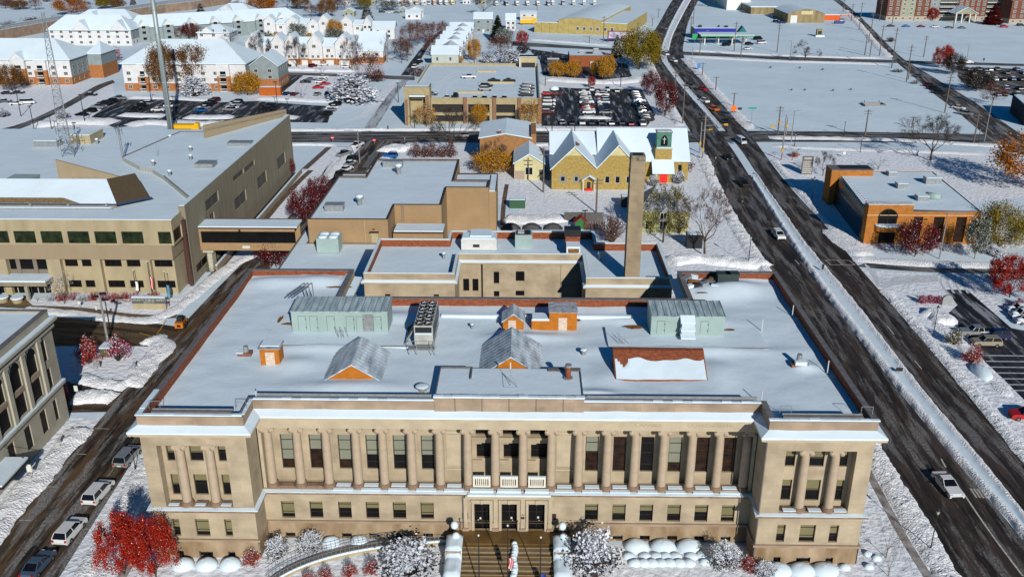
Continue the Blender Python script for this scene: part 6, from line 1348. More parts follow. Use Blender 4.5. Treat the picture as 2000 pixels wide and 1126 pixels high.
def plant(key, px, by, ty, wpx, label, group=None, z=0.0, rz=None):
 """a tree or shrub: foot at survey mark (px,by), head at row ty, crown wpx wide"""
 p = g(px, by, z); h = max(.4, hgt(px, by, ty) if z == 0 else (by-ty)/FPX*(p-CAM).length)
 dist = (p-CAM).dot(FW); wdt = wpx/FPX*dist; n = KINDN.get(key, 'tree')
 base = TREE[key][1].data
 t = thing(n, label, n, (p.x, p.y, z), rt.uniform(0, 6.28) if rz is None else rz, group)
 cw = WID.get(key)
 if cw is None:
  vs = base.vertices; rr = sorted(math.hypot(v.co.x, v.co.y) for v in list(vs)[::7]); cw = WID[key] = 2*rr[int(len(rr)*.93)]
 sx = wdt/cw
 for src in TREE[key]:
  o = src.copy(); COL.objects.link(o); o.parent = t; o.scale = (sx, sx, h)
 return t
WID = {}
P_ = plant
# near the courthouse
P_('red', 243, 1121, 1007, 92, 'bright red maple, left one of the touching pair at the courthouse corner'); P_('red', 305, 1126, 1009, 86, 'bright red maple, right one of the touching pair at the courthouse corner', rz=1.0)
P_('snowbush', 802, 1122, 1066, 108, 'large snow-laden bush left of the entrance stairs'); P_('snowbush', 1163, 1122, 1038, 94, 'tall snow-laden bush right of the entrance stairs')
P_('snowbush', 543, 1090, 1050, 44, 'snowy shrub at the left inner corner of the courthouse front'); P_('snowbush', 606, 1072, 1040, 50, 'snowy shrub above the curved ramp by the second basement window'); P_('redbush', 493, 1102, 1074, 34, 'snowy red-leaved shrub beside the left pavilion corner')
for i, (x, y, t_) in enumerate(((637,1128,1110),(683,1124,1103),(726,1120,1096),(604,1134,1118))): P_('redbush', x, y, t_, 30, 'small red twiggy shrub below the ramp, %s from the left' % ('second','third','fourth','first')[i], 'small red shrubs below the ramp')
P_('snowbush', 1415, 1106, 1060, 56, 'snowy shrub among the snow mounds right of the small mound rows'); P_('redbush', 1460, 1113, 1086, 34, 'small red and white shrub at the right inner corner of the courthouse'); P_('snowbush', 1492, 1124, 1096, 40, 'snowy shrub at the foot of the right pavilion')
P_('thin', 1730, 1088, 1010, 54, 'slender bare tree nearer the courthouse on the right lawn'); P_('thin', 1735, 1124, 1058, 50, 'slender bare tree at the bottom edge of the right lawn'); P_('thin', 1641, 1096, 1074, 24, 'tiny bare sapling against the right pavilion')
P_('redbush', 175, 708, 660, 48, 'orange-red shrub left of the green utility box on the island'); P_('pinkbush', 232, 703, 656, 44, 'snowy pink-red shrub right of the green utility box on the island')
P_('redclip', 132, 780, 747, 9, 'narrow bright red shrub at the corner of the arcaded building')
P_('baresnow', 126, 593, 526, 46, 'small bare tree with snowy twigs before the office block windows')
for i in range(11):
 x = 103+20*i; P_(('snowbush','redbush','pinkbush')[i%3] if i != 6 else 'redbush', x, 586+(i%2), 572-(i%3)*1.5, 24, 'snow-dusted shrub, number %s from the left in the bed along the office block' % ['one','two','three','four','five','six','seven','eight','nine','ten','eleven'][i], 'shrubs in the bed along the office block')
P_('darkred', 540, 522, 452, 74, 'dark red tree beside the skybridge'); P_('darkred', 627, 397, 343, 52, 'dark red street tree farthest along the tan hall'); P_('darkred', 596, 432, 366, 62, 'dark red street tree nearest the tan hall corner'); P_('darkred', 571, 343, 310, 14, 'slim dark red tree at the back end of the office wall')
# around the church
P_('olive', 1295, 473, 357, 96, 'olive-leaved tree just right of the tall chimney'); P_('bare2', 1376, 499, 362, 122, 'large spreading bare tree beside the road and the steep roofed house'); P_('darkbush', 1196, 472, 414, 52, 'dark bare shrub left of the tall chimney')
P_('greenbush', 1325, 455, 415, 30, 'yellow-green shrub against the steep roofed house'); P_('snowbush', 1277, 364, 340, 20, 'round snowy shrub beside the red church door'); P_('brownbush', 1333, 335, 303, 40, 'brown bush right of the church tower'); P_('snowbush', 1325, 358, 333, 26, 'dark snowy shrub below the brown bush at the church')
P_('snowbush', 1256, 372, 356, 14, 'small snowy shrub at the arched church window')
P_('gold', 962, 337, 297, 78, 'golden bush before the brick shop'); P_('bare2', 966, 330, 270, 50, 'bare twiggy tree rising behind the golden bush')
for i in range(5): P_('brownbush', 812+17*i, 307, 278+(i%2)*5, 26, 'brown hedge shrub, %s from the left behind the tan hall' % ['first','second','third','fourth','fifth'][i], 'brown hedge behind the tan hall')
P_('bare', 884, 298, 204, 104, 'big bare tree before the parking garage front'); P_('goldthin', 833, 247, 203, 44, 'snowy yellow tree beside the garage entrance tower'); P_('gold', 936, 244, 205, 32, 'golden tree right of the big bare tree at the garage'); P_('goldthin', 1037, 252, 192, 38, 'sparse golden tree at the right corner of the parking garage')
# around the car park and the restaurant
P_('willow', 1248, 136, 59, 84, 'huge yellow-green willow beside the dual carriageway'); P_('darkred', 1270, 188, 137, 40, 'dark red tree left of the pair beside the church car park'); P_('darkred', 1297, 228, 156, 46, 'larger dark red tree at the right corner of the church car park')
for i, (x, b, t_, w_) in enumerate(((1088,151,120,32),(1118,152,120,32),(1166,150,117,28),(1184,156,108,32))): P_('gold', x, b, t_, w_, 'golden tree, %s from the left before the brown brick restaurant' % ['first','second','third','fourth'][i], 'golden trees before the brown brick restaurant')
P_('red', 1155, 172, 150, 15, 'small red tree at the top edge of the church car park'); P_('spruce', 1204, 113, 66, 22, 'snowy conifer beside the willow'); P_('bare', 1080, 125, 98, 24, 'small bare tree before the snow-capped shed')
P_('red', 1020, 89, 60, 24, 'small red tree left of the yellow warehouse lawn'); P_('black', 1021, 105, 88, 26, 'dark bush below the small red tree')
# houses north of the garage
P_('gold', 926, 119, 76, 26, 'slim golden tree right of the white row houses'); P_('brown', 978, 115, 70, 52, 'round brown tree behind the garage'); P_('darkspruce', 972, 78, 28, 30, 'dark evergreen beside the grey gabled house'); P_('baresnow', 1000, 96, 40, 44, 'tall snowy tree right of the dark evergreen')
P_('greensnow', 985, 86, 55, 36, 'snow-laden leafy tree below the dark evergreen'); P_('heap', 1000, 124, 97, 52, 'heaped snow-covered bush at the back wall of the garage'); P_('goldshrub', 893, 124, 109, 26, 'small golden bush before the nearest white row house'); P_('heap', 955, 124, 104, 30, 'snow-weighed bush between the golden tree and the heaped bush')
for i, (x, b, t_, w_) in enumerate(((782,112,70,36),(800,95,42,40),(815,90,40,34),(832,86,44,34),(850,84,42,30),(866,78,40,26),(796,120,78,30),(840,110,70,26))): P_('brown', x, b, t_, w_, 'bare reddish tree of the clump beside the dark lane, %s one by distance' % ['third','fifth','sixth','seventh','eighth','ninth','nearest','fourth'][i], 'clump of bare reddish trees beside the dark lane')
P_('baresnow', 757, 122, 62, 30, 'bare whitish tree right of the terrace'); P_('bare', 785, 124, 82, 30, 'leafless tree beside the lane end of the terrace'); P_('bare', 945, 29, -12, 44, 'large bare tree at the top edge above the grey gabled house')
P_('brownbush', 818, 150, 132, 22, 'reddish shrub beside the garage corner'); P_('snowbush', 835, 140, 125, 30, 'snowy shrub along the garage side wall')
# around the terraces and apartments
P_('rust', 322, 178, 85, 56, 'large rust-green tree just right of the monopole'); P_('rust', 384, 174, 89, 68, 'largest rust coloured tree before the apartment block', rz=2.2); P_('greensnow', 268, 170, 122, 36, 'green and brown tree at the left end of the second apartment block'); P_('brown', 296, 172, 130, 30, 'reddish tree left of the monopole')
P_('heap', 382, 188, 148, 52, 'round snow-white bush beneath the largest rust tree'); P_('gold', 484, 186, 142, 56, 'orange-gold tree before the grey gabled wing'); P_('rust', 24, 178, 127, 48, 'gold-brown tree at the left edge of the first apartment block')
P_('snowbush', 125, 232, 212, 23, 'round snowy bush on the island beside the apartment lane'); P_('snowbush', 8, 229, 209, 20, 'round snowy bush at the left frame edge')
P_('pinkbush', 222, 120, 88, 34, 'pinkish snow-dusted shrub between the first two apartment blocks')
for i in range(5): P_('darkred' if i%2 else 'brown', 322+16*i, 78, 44+(i%3)*4, 26, 'red-brown hedge tree, %s from the left behind the second apartment block' % ['first','second','third','fourth','fifth'][i], 'red-brown trees behind the second apartment block')
P_('spruce', 395, 48, 5, 25, 'tall snow-dusted spruce before the railway wall'); P_('greybush', 428, 50, 20, 48, 'grey snowy thicket right of the tall spruce'); P_('baresnow', 452, 90, 56, 44, 'bare snowy tree between the apartment roofs')
P_('orange', 140, 30, -8, 60, 'wide orange-brown tree beyond the railway'); P_('willow', 206, 18, -10, 32, 'yellow-green tree beyond the railway'); P_('brownbush', 175, 40, 18, 40, 'brown thicket beyond the railway'); P_('spruce', 262, 20, -8, 16, 'small spruce behind the far apartment block')
P_('greybush', 20, 55, 38, 50, 'grey scrub clump beyond the railway at the left edge'); P_('brownbush', 66, 50, 34, 50, 'brownish scrub clump beyond the railway'); P_('greybush', 110, 44, 28, 40, 'grey scrub clump nearest the tall mast beyond the railway'); P_('darkbush', 15, 12, -8, 40, 'dark scrub in the top left corner')
P_('orange', 510, 29, -12, 56, 'orange-brown tree at the top edge above the rear terrace'); P_('bare', 580, 18, -14, 44, 'bare tree at the top edge right of the orange tree'); P_('rust', 640, 34, -4, 34, 'rust tree right of the far sheds'); P_('baresnow', 690, 24, -14, 44, 'snowy bare tree at the top edge'); P_('willow', 712, 20, -12, 26, 'yellowish tree beside the snowy bare tree'); P_('spruce', 718, 46, 6, 26, 'snowy spruce behind the right end of the rear terrace'); P_('brown', 660, 20, -14, 44, 'wide reddish bare tree at the top edge')
P_('bare', 512, 135, 58, 46, 'bare tree in the lane before the left of the front terrace'); P_('bare', 580, 131, 70, 42, 'bare tree before the paired gables of the front terrace'); P_('bare2', 688, 138, 68, 48, 'bare tree before the right gable of the front terrace'); P_('brown', 722, 164, 98, 60, 'reddish leafed tree at the right end of the terrace lane')
P_('heap', 690, 201, 147, 88, 'great heap of snow-bent branches beside the ramp street'); P_('baresnow', 590, 194, 156, 30, 'small bare snowy tree among the parked red cars'); P_('baresnow', 536, 143, 112, 22, 'small bare tree by the two dark cars of the front terrace'); P_('baresnow', 628, 150, 128, 26, 'low bare tree on the verge before the front terrace')
P_('greensnow', 583, 82, 46, 38, 'green snowy tree between the two terraces'); P_('goldshrub', 603, 82, 64, 22, 'gold bush right of the green snowy tree'); P_('gold', 655, 72, 40, 30, 'yellow tree between the terraces'); P_('greensnow', 655, 82, 56, 38, 'snowy green bush under the yellow tree'); P_('baresnow', 637, 84, 60, 26, 'whitened tree left of the yellow tree'); P_('greenbush', 522, 79, 61, 26, 'dark green and yellow bush behind the front terrace'); P_('goldshrub', 540, 79, 62, 18, 'orange bush beside the green and yellow bush')
P_('brownbush', 738, 160, 135, 30, 'brown shrub at the corner of the terrace lane')
# east side
P_('bare', 1817, 313, 222, 118, 'large bare tree standing in the snow field behind the bank'); P_('bare', 1607, 343, 294, 42, 'small bare tree beside the striped sign pylon'); P_('thin', 1547, 313, 281, 34, 'small bare tree at the road corner'); P_('redbush', 1551, 306, 296, 20, 'low red shrub under the small corner tree'); P_('baresnow', 1715, 331, 307, 42, 'low wide bare tree behind the bank stair block')
P_('orange', 2004, 368, 258, 130, 'orange-leaved tree cut by the right frame edge'); P_('redclip', 1634, 370, 334, 22, 'red climbing foliage on the bank stair block'); P_('darkred', 1786, 501, 430, 76, 'dark red tree before the bank front'); P_('pinkbush', 1815, 488, 462, 30, 'snowy pink bush beside the dark red tree'); P_('goldbush', 1950, 484, 398, 96, 'large olive-gold tree at the east end of the bank'); P_('greensnow', 1903, 505, 424, 44, 'snow-dusted dark tree before the olive-gold tree')
for i, (x, y) in enumerate(((1756,486),(1838,486),(1852,490),(1872,486),(1768,489),(1947,500),(1932,492))): P_('heap', x, y, y-12-(i > 4)*4, 18+(i > 4)*14, 'low snow-covered shrub along the bank front, %s one' % ['leftmost','fourth','fifth','sixth','second','eighth, largest','seventh'][i], 'low snowy shrubs along the bank front')
P_('red', 1972, 580, 498, 92, 'red maple on the lawn at the right frame edge'); P_('redclip', 1800, 592, 576, 18, 'clipped red hedge bush, left part behind the small monument'); P_('redclip', 1816, 591, 576, 18, 'clipped red hedge bush, middle part behind the small monument'); P_('redclip', 1832, 592, 577, 18, 'clipped red hedge bush, right part behind the small monument'); P_('redclip', 1990, 598, 583, 22, 'low red bush under the right-hand red maple')
P_('greenbush', 1862, 672, 641, 30, 'round yellow-green bush with a snow cap beside the east car park'); P_('redbush', 1897, 708, 674, 36, 'round dark bush with red leaves and a snow cap near the silver SUV')
P_('red', 1840, 133, 88, 38, 'red tree beside the diagonal avenue'); P_('black', 1860, 146, 104, 40, 'dark leafy tree right of the red tree'); P_('black', 1906, 178, 136, 60, 'broad dark tree over the far car park'); P_('brown', 1937, 206, 163, 46, 'reddish bare tree before the far car park')
P_('wide', 1572, 121, 76, 60, 'lone wide-crowned bare tree on the snow field'); P_('red', 1821, 41, 15, 20, 'small red tree before the brick apartments'); P_('redcone', 1938, 48, 8, 34, 'cone-shaped dark red tree before the brick apartments')
for i, (x, y) in enumerate(((1546,177),(1572,177),(1627,178),(1662,176),(1607,137),(1505,133),(1562,134))): P_('greybush', x, y, y-5, 6, 'tiny tuft of dry weeds poking out of the square snow field, number %s' % ['one','two','three','four','five','six','seven'][i], 'dry weeds in the square snow field')
P_('darkbush', 1739, 82, 72, 20, 'scrubby mound beside the diagonal avenue'); P_('snowbush', 1755, 141, 133, 20, 'snowy weeds at the avenue corner'); P_('greybush', 1788, 164, 155, 20, 'snowy tuft beside the avenue bend')
# wooded strips near the top edge
rw = random.Random(5)
for x0, x1, y0, y1, n, ks, lb in ((455,640,14,34,10,('brown','bare','baresnow','rust'),'leafless or rusty tree in the strip above the rear terrace'),(640,790,4,22,9,('brown','baresnow','bare','greensnow'),'leafless or snowy tree in the strip above the far yard'),(0,250,0,22,12,('brown','rust','baresnow','brown','greybush'),'tree or thicket in the belt beyond the railway'),(820,1010,-2,6,8,('bare','baresnow','brown'),'bare tree between the far houses along the top edge'),(1375,1470,4,14,4,('bare','baresnow'),'bare tree beside the white hall')):
 for i in range(n):
  x = x0+(x1-x0)*(i+rw.random())/n; y = rw.uniform(y0, y1); P_(ks[i%len(ks)], x, y, y-rw.uniform(18,30), rw.uniform(22,36), lb, 'trees: '+lb)
# ---------------------------------------------------------------- plant on the courthouse roof
def metal_shed(x0, x1, y0, y1, z0, zt, zb, label, doors, grille=None, stairs=None):
 t = thing('air_handling_unit', label, 'air handler', (x0,y0,z0)); m = MB().mat(PALEG)
 m.idx([(x0,y0,z0),(x1,y0,z0),(x1,y1,z0),(x0,y1,z0),(x0,y0,zt),(x1,y0,zt),(x1,y1,zb),(x0,y1,zb)], [(0,1,5,4),(1,2,6,5),(2,3,7,6),(3,0,4,7)])
 m.build('casing', t); m = MB().mat(mat('frosted_roof', (.38,.47,.50), .6, .25, .8, col2=(.16,.24,.27), streak=(2,.3,1)))
 m.idx([(x0-.1,y0-.15,zt),(x1+.1,y0-.15,zt),(x1+.1,y1,zb),(x0-.1,y1,zb),(x0-.1,y0-.15,zt+.12),(x1+.1,y0-.15,zt+.12),(x1+.1,y1,zb+.12),(x0-.1,y1,zb+.12)], [(0,3,2,1),(4,5,6,7),(0,1,5,4),(1,2,6,5),(2,3,7,6),(3,0,4,7)])
 m.mat(METAL); n = int((x1-x0)/.85)
 for i in range(n+1): x = x0+(x1-x0)*i/n; m.tube((x,y0-.15,zt+.15),(x,y1,zb+.15),.05,.05,4)
 m.build('standing_seam_roof', t)
 for d in doors:
  m = MB().mat(DARKM); a = x0+d; m.box(a,a+.03,y0-.02,y0-.003,z0+.25,zt-.7); m.box(a+1.1,a+1.13,y0-.02,y0-.003,z0+.25,zt-.7); m.box(a,a+1.13,y0-.02,y0-.004,zt-.7,zt-.66); m.box(a+1.0,a+1.08,y0-.05,y0-.021,z0+.7,z0+.85); m.box(a+1.0,a+1.08,y0-.05,y0-.021,zt-1.2,zt-1.05); m.build('access_door', t)
 if grille: m = MB().mat(METAL); m.box(x0+grille,x0+grille+1.5,y0-.03,y0-.003,z0+.25,zt-.35); m.build('louvre', t)
 return t
metal_shed(-30.3,-16.9,24.7,29.2,18.95,22.1,22.4,'long pale green air handling shed on the west side of the courthouse roof',(.9,2.5,4.9,7.6,9.0,11.4),9.9)
t = metal_shed(19.6,29.7,24.5,29.0,18.95,21.8,22.2,'shorter pale green air handling shed on the east side of the courthouse roof',(.8,6.8))
m = MB().mat(SNOW)
for k in range(3): slab(m, [(23.5-.0,23.4-.45*k,21.2-.95*k),(25.5,23.4-.45*k,21.2-.95*k),(25.5,24.45,21.9-.95*k),(23.5,24.45,21.9-.95*k)], .16)
m.mat(PALEG); m.box(23.6,25.4,23.3,24.47,18.95,19.0); m.box(23.6,23.65,23.2,24.47,19,21.3); m.build('intake_hood', t)
# chiller with fourteen fans
z = 22.3; p0 = g(808,636,z); p1 = g(845,636,z); p2 = g(821,588,z); cx0, cx1, cy0, cy1 = p0.x, p1.x, p0.y, p2.y
t = thing('fan_chiller', 'tall grey chiller with two rows of black fans on the courthouse roof', 'chiller', ((cx0+cx1)/2,cy0,19)); m = MB().mat(mat('chiller_grey',(.40,.42,.38),.5,.1,1))
m.box(cx0,cx1,cy0,cy1,19.6,z); m.build('casing', t); m = MB().mat(DARKM); m.box(cx0+.15,cx1-.15,cy0-.04,cy0-.003,21.3,22.1); m.box(cx0-.03,cx0-.003,cy0+.4,cy1,20,22); m.box(cx1+.003,cx1+.03,cy0+.4,cy1,20,22); m.mat(SNOW).box(cx0+.1,cx1-.1,cy0-.35,cy0-.041,21.2,21.34); m.build('coil_panel', t)
for i in range(7):
 for j in range(2):
  x = cx0+(cx1-cx0)*(.27+.46*j); y = cy0+(cy1-cy0)*(i+.6)/7.2; m = MB().mat(DARKM); m.cyl(x,y,z,z+.16,.55,.55,14); m.mat(SNOWD).cyl(x,y,z+.161,z+.2,.16,.16,8)
  for k in range(3): a = k*2.09+i; m.tube((x,y,z+.19),(x+.45*math.cos(a),y+.45*math.sin(a),z+.19),.06,.04,3)
  m.build('fan', t)
m = MB().mat(METAL)
for x in (cx0-.6, cx0+.4, cx1-.2, cx1+.3):
 m.tube((x,cy0-1.2,18.6),(x,cy0-1.2,20.6),.05,.05,4)
for zz in (19.4,20.0,20.6): m.tube((cx0-.6,cy0-1.2,zz),(cx1+.3,cy0-1.2,zz),.045,.045,4)
m.box(cx0-.6,cx1+.3,cy0-1.2,cy0-.05,19.25,19.33); m.box(cx0,cx1,cy0,cy1,19.0,19.25); 
for y in (cy0+.3,(cy0+cy1)/2,cy1-.3):
 for x in (cx0+.1,cx1-.1): m.box(x-.1,x+.1,y-.1,y+.1,18.5,19.6)
m.tube((cx0-1.5,cy0+1,19.0),(cx0-.2,cy0+1.4,21.2),.12,.12,6); m.tube((cx0-1.5,cy0+3,19.0),(cx0-.2,cy0+3.4,21.2),.12,.12,6); m.build('walkway', t)
# small roof plant
p = g(479,690,18.7); t = thing('roof_exhaust', 'squat round exhaust on a tilted square curb on the west courthouse roof', 'roof vent', (p.x,p.y,18.6)); m = MB().mat(mat('rusty_curb',(.22,.10,.07),.8)); m.box(p.x-.9,p.x+.9,p.y-.6,p.y+.6,18.5,19.0); m.mat(SNOW).box(p.x-1.0,p.x-.1,p.y-.7,p.y+.5,19.003,19.12); m.build('curb', t); m = MB().mat(METAL); m.cyl(p.x+.15,p.y,19,19.8,.38,.3,10); m.build('duct', t)
p = g(1561,710,18.9); t = thing('roof_exhaust', 'tilted grey exhaust with a white box on the east courthouse roof', 'roof vent', (p.x,p.y,18.6)); m = MB().mat(mat('rusty_curb',(.2,.1,.07),.8)); m.box(p.x-1.1,p.x+1.1,p.y-.6,p.y+.6,18.5,19.0); m.mat(SNOW).box(p.x-.7,p.x+.8,p.y-.75,p.y-.1,19.0,19.5); m.build('curb', t); m = MB().mat(METAL); m.cyl(p.x,p.y+.2,19,20.2,.42,.34,10); m.build('duct', t)
for i, (px, lb) in enumerate(((1411,'left of two dark condenser cabinets at the back of the east roof'),(1428,'right of two dark condenser cabinets at the back of the east roof'))):
 p = g(px, 556, 18.8); vent_box(p.x, p.y, 18.8, 1.9, 1.5, 2.1, lb, mat('dark_green_metal',(.035,.05,.05),.5), False)
p = g(1373,555,18.9); t = thing('junk_pile', 'heap of snow-dusted boards and grey panels at the back of the east roof', 'junk pile', (p.x,p.y,18.8)); m = MB(); rj = random.Random(4)
for k in range(22):
 a = rj.uniform(0,3.1); m.mat(rj.choice((METAL,SNOW,DARKM,BARE,SNOW))); m.obox((p.x+rj.uniform(-2.8,2.2),p.y+rj.uniform(-2.2,1.8)),(math.cos(a),math.sin(a)),rj.uniform(.3,1.1),rj.uniform(.12,.5),18.7+rj.uniform(0,.5),19.1+rj.uniform(.1,.9))
m.build('boards', t)
def frame_rack(px, py, w_, h, label):
 p = g(px, py, 18.9); t = thing('roof_frame', label, 'steel frame', (p.x,p.y,18.7)); m = MB().mat(DARKM)
 for x in (-w_/2,w_/2): m.box(p.x+x-.05,p.x+x+.05,p.y-.05,p.y+.05,18.6,18.8+h)
 m.box(p.x-w_/2,p.x+w_/2,p.y-.05,p.y+.05,18.7+h,18.82+h); m.mat(METAL).cyl(p.x-w_*.2,p.y+.2,18.6,18.6+h*.7,.2,.2,8); m.cyl(p.x+w_*.15,p.y+.1,18.6,18.6+h*.8,.14,.14,8); m.mat(SNOW).cyl(p.x-w_*.2,p.y+.2,18.6+h*.7,18.75+h*.7,.24,.15,8); m.build('frame', t)
frame_rack(1363,602,1.9,1.5,'open steel frame with pipes behind the shorter green shed'); frame_rack(646,596,1.7,1.4,'open steel frame with pipes behind the long green shed')
p = g(598,598,18.9); t = thing('pipe_bend', 'pair of leaning pipe runs climbing over the west end of the long green shed', 'pipes', (p.x,p.y,18.8)); m = MB().mat(METAL)
for k in (0,.55,1.1): m.tube((p.x-1.6+k,p.y-4.2,22.5),(p.x+k,p.y+.2,22.6),.10,.10,6); m.tube((p.x+k,p.y+.2,22.6),(p.x+.1+k,p.y+.6,18.7),.10,.10,6)
m.build('pipe', t)
p = g(997,752,20); t = thing('antenna_tripod', 'spindly tripod antenna on the raised centre roof before the glass gable', 'antenna', (p.x,p.y,19.9)); m = MB().mat(METAL)
for a, b in ((-.9,-.4),(.9,-.4),(0,.9)): m.tube((p.x+a,p.y+b,19.9),(p.x,p.y,21.6),.035,.035,4)
m.tube((p.x,p.y,20),(p.x,p.y,22.9),.04,.03,4); m.tube((p.x-.9,p.y-.4,19.95),(p.x+.9,p.y-.4,19.95),.03,.03,4); m.build('tripod', t); m = MB().mat(WHITEP); m.cyl(p.x,p.y,22.3,23.1,.09,.09,6); m.build('aerial', t)
for px, py, lb in ((1210,672,'leaning steel brackets at the left of the east plant platform'),(662,660,'pair of thin ladders below the long green shed')):
 p = g(px, py, 18.9); t = thing('roof_bracket', lb, 'bracket', (p.x,p.y,18.8)); m = MB().mat(METAL)
 for k in range(3): m.tube((p.x+.7*k,p.y,18.6),(p.x-.5+.7*k,p.y+.5,20.4),.04,.04,4); m.tube((p.x+.35*k,p.y,18.6),(p.x+.35*k,p.y,20.2),.035,.035,4)
 m.build('bar', t)
mush(1140, 690, 18.8, 'snow-covered lump of a vent south of the east plant platform', .5, .6); mush(922, 640, 18.7, 'little vent pipe hood north west of the glass gable', .3, .6); mush(825, 760, 18.7, 'flat snow-topped hatch beside the raised centre roof', .9, .5)
# ---------------------------------------------------------------- entrance
t = thing('entrance_stairs', 'broad wet brown entrance stairs with snow-covered side walls before the courthouse doors', 'stairs', (.3,0,0)); WET = mat('wet_brown_stone', (.15,.085,.025), .45, .2, .5, .005, 4, spec=.4); WET2 = mat('wet_grey_step', (.20,.15,.09), .5, .2, .6, spec=.4)
m = MB().mat(WET); m.box(-7.3,8.0,1.2,PM-.125,-.2,1.5); m.build('landing', t)
for k in range(9):
 m = MB().mat(WET2 if k%2 else WET); y = 1.2-.62*k; zt = 1.5-.18*(k+1)
 m.box(-5.35,5.85,y-.62,y-.003,-.9,zt); m.mat(mat('step_nosing',(.34,.30,.22),.7)).box(-5.35,5.85,y-.62,y-.5,zt+.002,zt+.03); m.build('step', t)
for x0, x1 in ((-7.2,-5.4),(5.9,7.8)):
 m = MB().mat(STONEP); m.box(x0,x1,-1.2,1.9,-.2,2.1); m.box(x0,x1,-4.6,-1.203,-.2,1.1); m.build('cheek_wall', t)
 mm = MB().mat(SNOW); 
 V = []; F_ = []; 
 for j in range(17):
  for i in range(7):
   x = x0-.12+(x1-x0+.24)*i/6; y = 2.0-6.7*j/16; zz = (2.1 if y > -1.2 else 1.1)+(.42 if 0 < i < 6 and 0 < j < 16 else -.02)+.14*noise.noise(Vector((x*1.3,y*1.1,2))); V.append((x,y,zz))
 for j in range(16):
  for i in range(6): a = j*7+i; F_.append((a,a+7,a+8,a+1))
 mm.s = True; mm.idx(V, F_); mm.build('snow_cap', t)
m = MB().mat(SNOW); m.s = True
for k in range(14): m.lathe(1.05+.1*math.sin(k), .9-.42*k, [(.34,.9-.09*k),(.42,1.5-.1*k),(.3,1.95-.11*k+.1*math.sin(3*k)),(.05,2.1-.11*k)], 8)
m.build('snow_on_handrail', t)
def lamp_pedestal(x, y, label):
 t = thing('globe_lamp', label, 'lamp', (x,y,2.3)); m = MB().mat(DARKM); m.cyl(x,y,1.8,3.6,.16,.1,8); m.box(x-.3,x+.3,y-.3,y+.3,2.0,2.5); m.build('post', t); m = MB().mat(SNOW); m.s = True; m.lathe(x,y,[(.12,3.5),(.42,3.75),(.48,4.05),(.36,4.4),(.08,4.55)],12); m.lathe(x+.15,y-.15,[(.5,2.3),(.55,2.6),(.3,2.95),(.05,3.05)],10); m.build('globe', t)
lamp_pedestal(-6.3,1.4,'snow-capped globe lamp on the left wall of the entrance stairs'); lamp_pedestal(6.9,1.4,'snow-capped globe lamp on the right wall of the entrance stairs')
def flagpole(x, y, z0, h, label, flag=None, head=True, pm=DARKM):
 t = thing('flagpole', label, 'flagpole', (x,y,z0)); m = MB().mat(pm); m.tube((x,y,z0-.1),(x,y,z0+h),.09,.06,6); m.build('pole', t)
 m = MB().mat(WHITEP); m.s = True; m.lathe(x,y,[(.03,z0+h),(.13,z0+h+.1),(.13,z0+h+.2),(.02,z0+h+.3)],8); m.build('finial', t)
 if flag:
  m = MB(); cols, fh, fz = flag; n = len(cols)
  for i in range(n):
   a, b = i/n, (i+1)/n; m.mat(cols[i]); f = lambda s, u: (x+.08+.55*s+.10*math.sin(u*5), y-.06-.18*math.sin(s*7+u*3), fz-fh*u)
   for j in range(6): u0, u1 = j/6, (j+1)/6; m.face([f(a,u0),f(a,u1),f(b,u1),f(b,u0)])
  m.build('flag', t)
FR_, FW_, FB_ = mat('flag_red',(.55,.02,.03),.7,.03), mat('flag_white',(.75,.75,.75),.7,.03), mat('flag_blue',(.02,.06,.30),.7,.03)
flagpole(-3.0,-4.9,0,7.2,'dark pole with a white ball on the stairs, left of the striped flag'); flagpole(.35,-4.9,0,8.6,'tall pole in the middle of the stairs carrying a red and white striped flag',((FR_,FW_,FR_,FW_,FR_),1.7,4.3)); flagpole(4.15,-4.9,0,7.0,'dark pole on the right half of the stairs carrying a blue flag',((FB_,FB_),1.5,2.0))
for (sx, by, ty, lb, cols) in ((1075,330,115,'flagpole with a white flag before the office block',(FW_,FW_)),(1195,335,50,'tallest flagpole with a striped flag before the office block',(FR_,FW_,FR_,FW_,FR_)),(1322,388,125,'flagpole with a pale blue flag at the right of the office block sign',(mat('flag_pale_blue',(.10,.28,.42),.7),)*2)):
 p = N1(sx, by); h = hgt(sx/4, 500+by/4, 500+ty/4); flagpole(p.x, p.y, 0, h, lb, (cols, h*.33, h*.62))
# curved ramp
RP = [(892,1052),(840,1056),(780,1061),(720,1069),(660,1081),(600,1099),(550,1122),(520,1145)]
lft = [g(x, y-7) for x, y in RP]; rgt = [g(x, y+9) for x, y in RP]
strip('path_ramp', lft, rgt, .33, mat('wet_grey_paving', (.22,.215,.20), .5, .25, .8, spec=.4, streak=(1,.2,1), col2=(.07,.065,.06)), 1.5)
t = thing('ramp_parapet', 'low grey wall and thin railings edging the curved wheelchair ramp', 'ramp wall', (-12,0,0)); m = MB().mat(CONC)
A = at_len(smooth(rgt, 2), 30)
for a, b in zip(A[:-1], A[1:]): m.face([(a.x,a.y,-.1),(b.x,b.y,-.1),(b.x,b.y,.42),(a.x,a.y,.42)]); m.face([(a.x,a.y,.42),(b.x,b.y,.42),(b.x,b.y+.25,.42),(a.x,a.y+.25,.42)])
m.mat(SNOW)
for a, b in zip(A[:-1], A[1:]): m.idx([(a.x,a.y-.05,.425),(b.x,b.y-.05,.425),(b.x,b.y+.28,.425),(a.x,a.y+.28,.425),(a.x,a.y+.05,.62),(b.x,b.y+.05,.62),(b.x,b.y+.2,.62),(a.x,a.y+.2,.62)], [(0,1,5,4),(4,5,6,7),(2,3,7,6)])
m.build('wall', t)
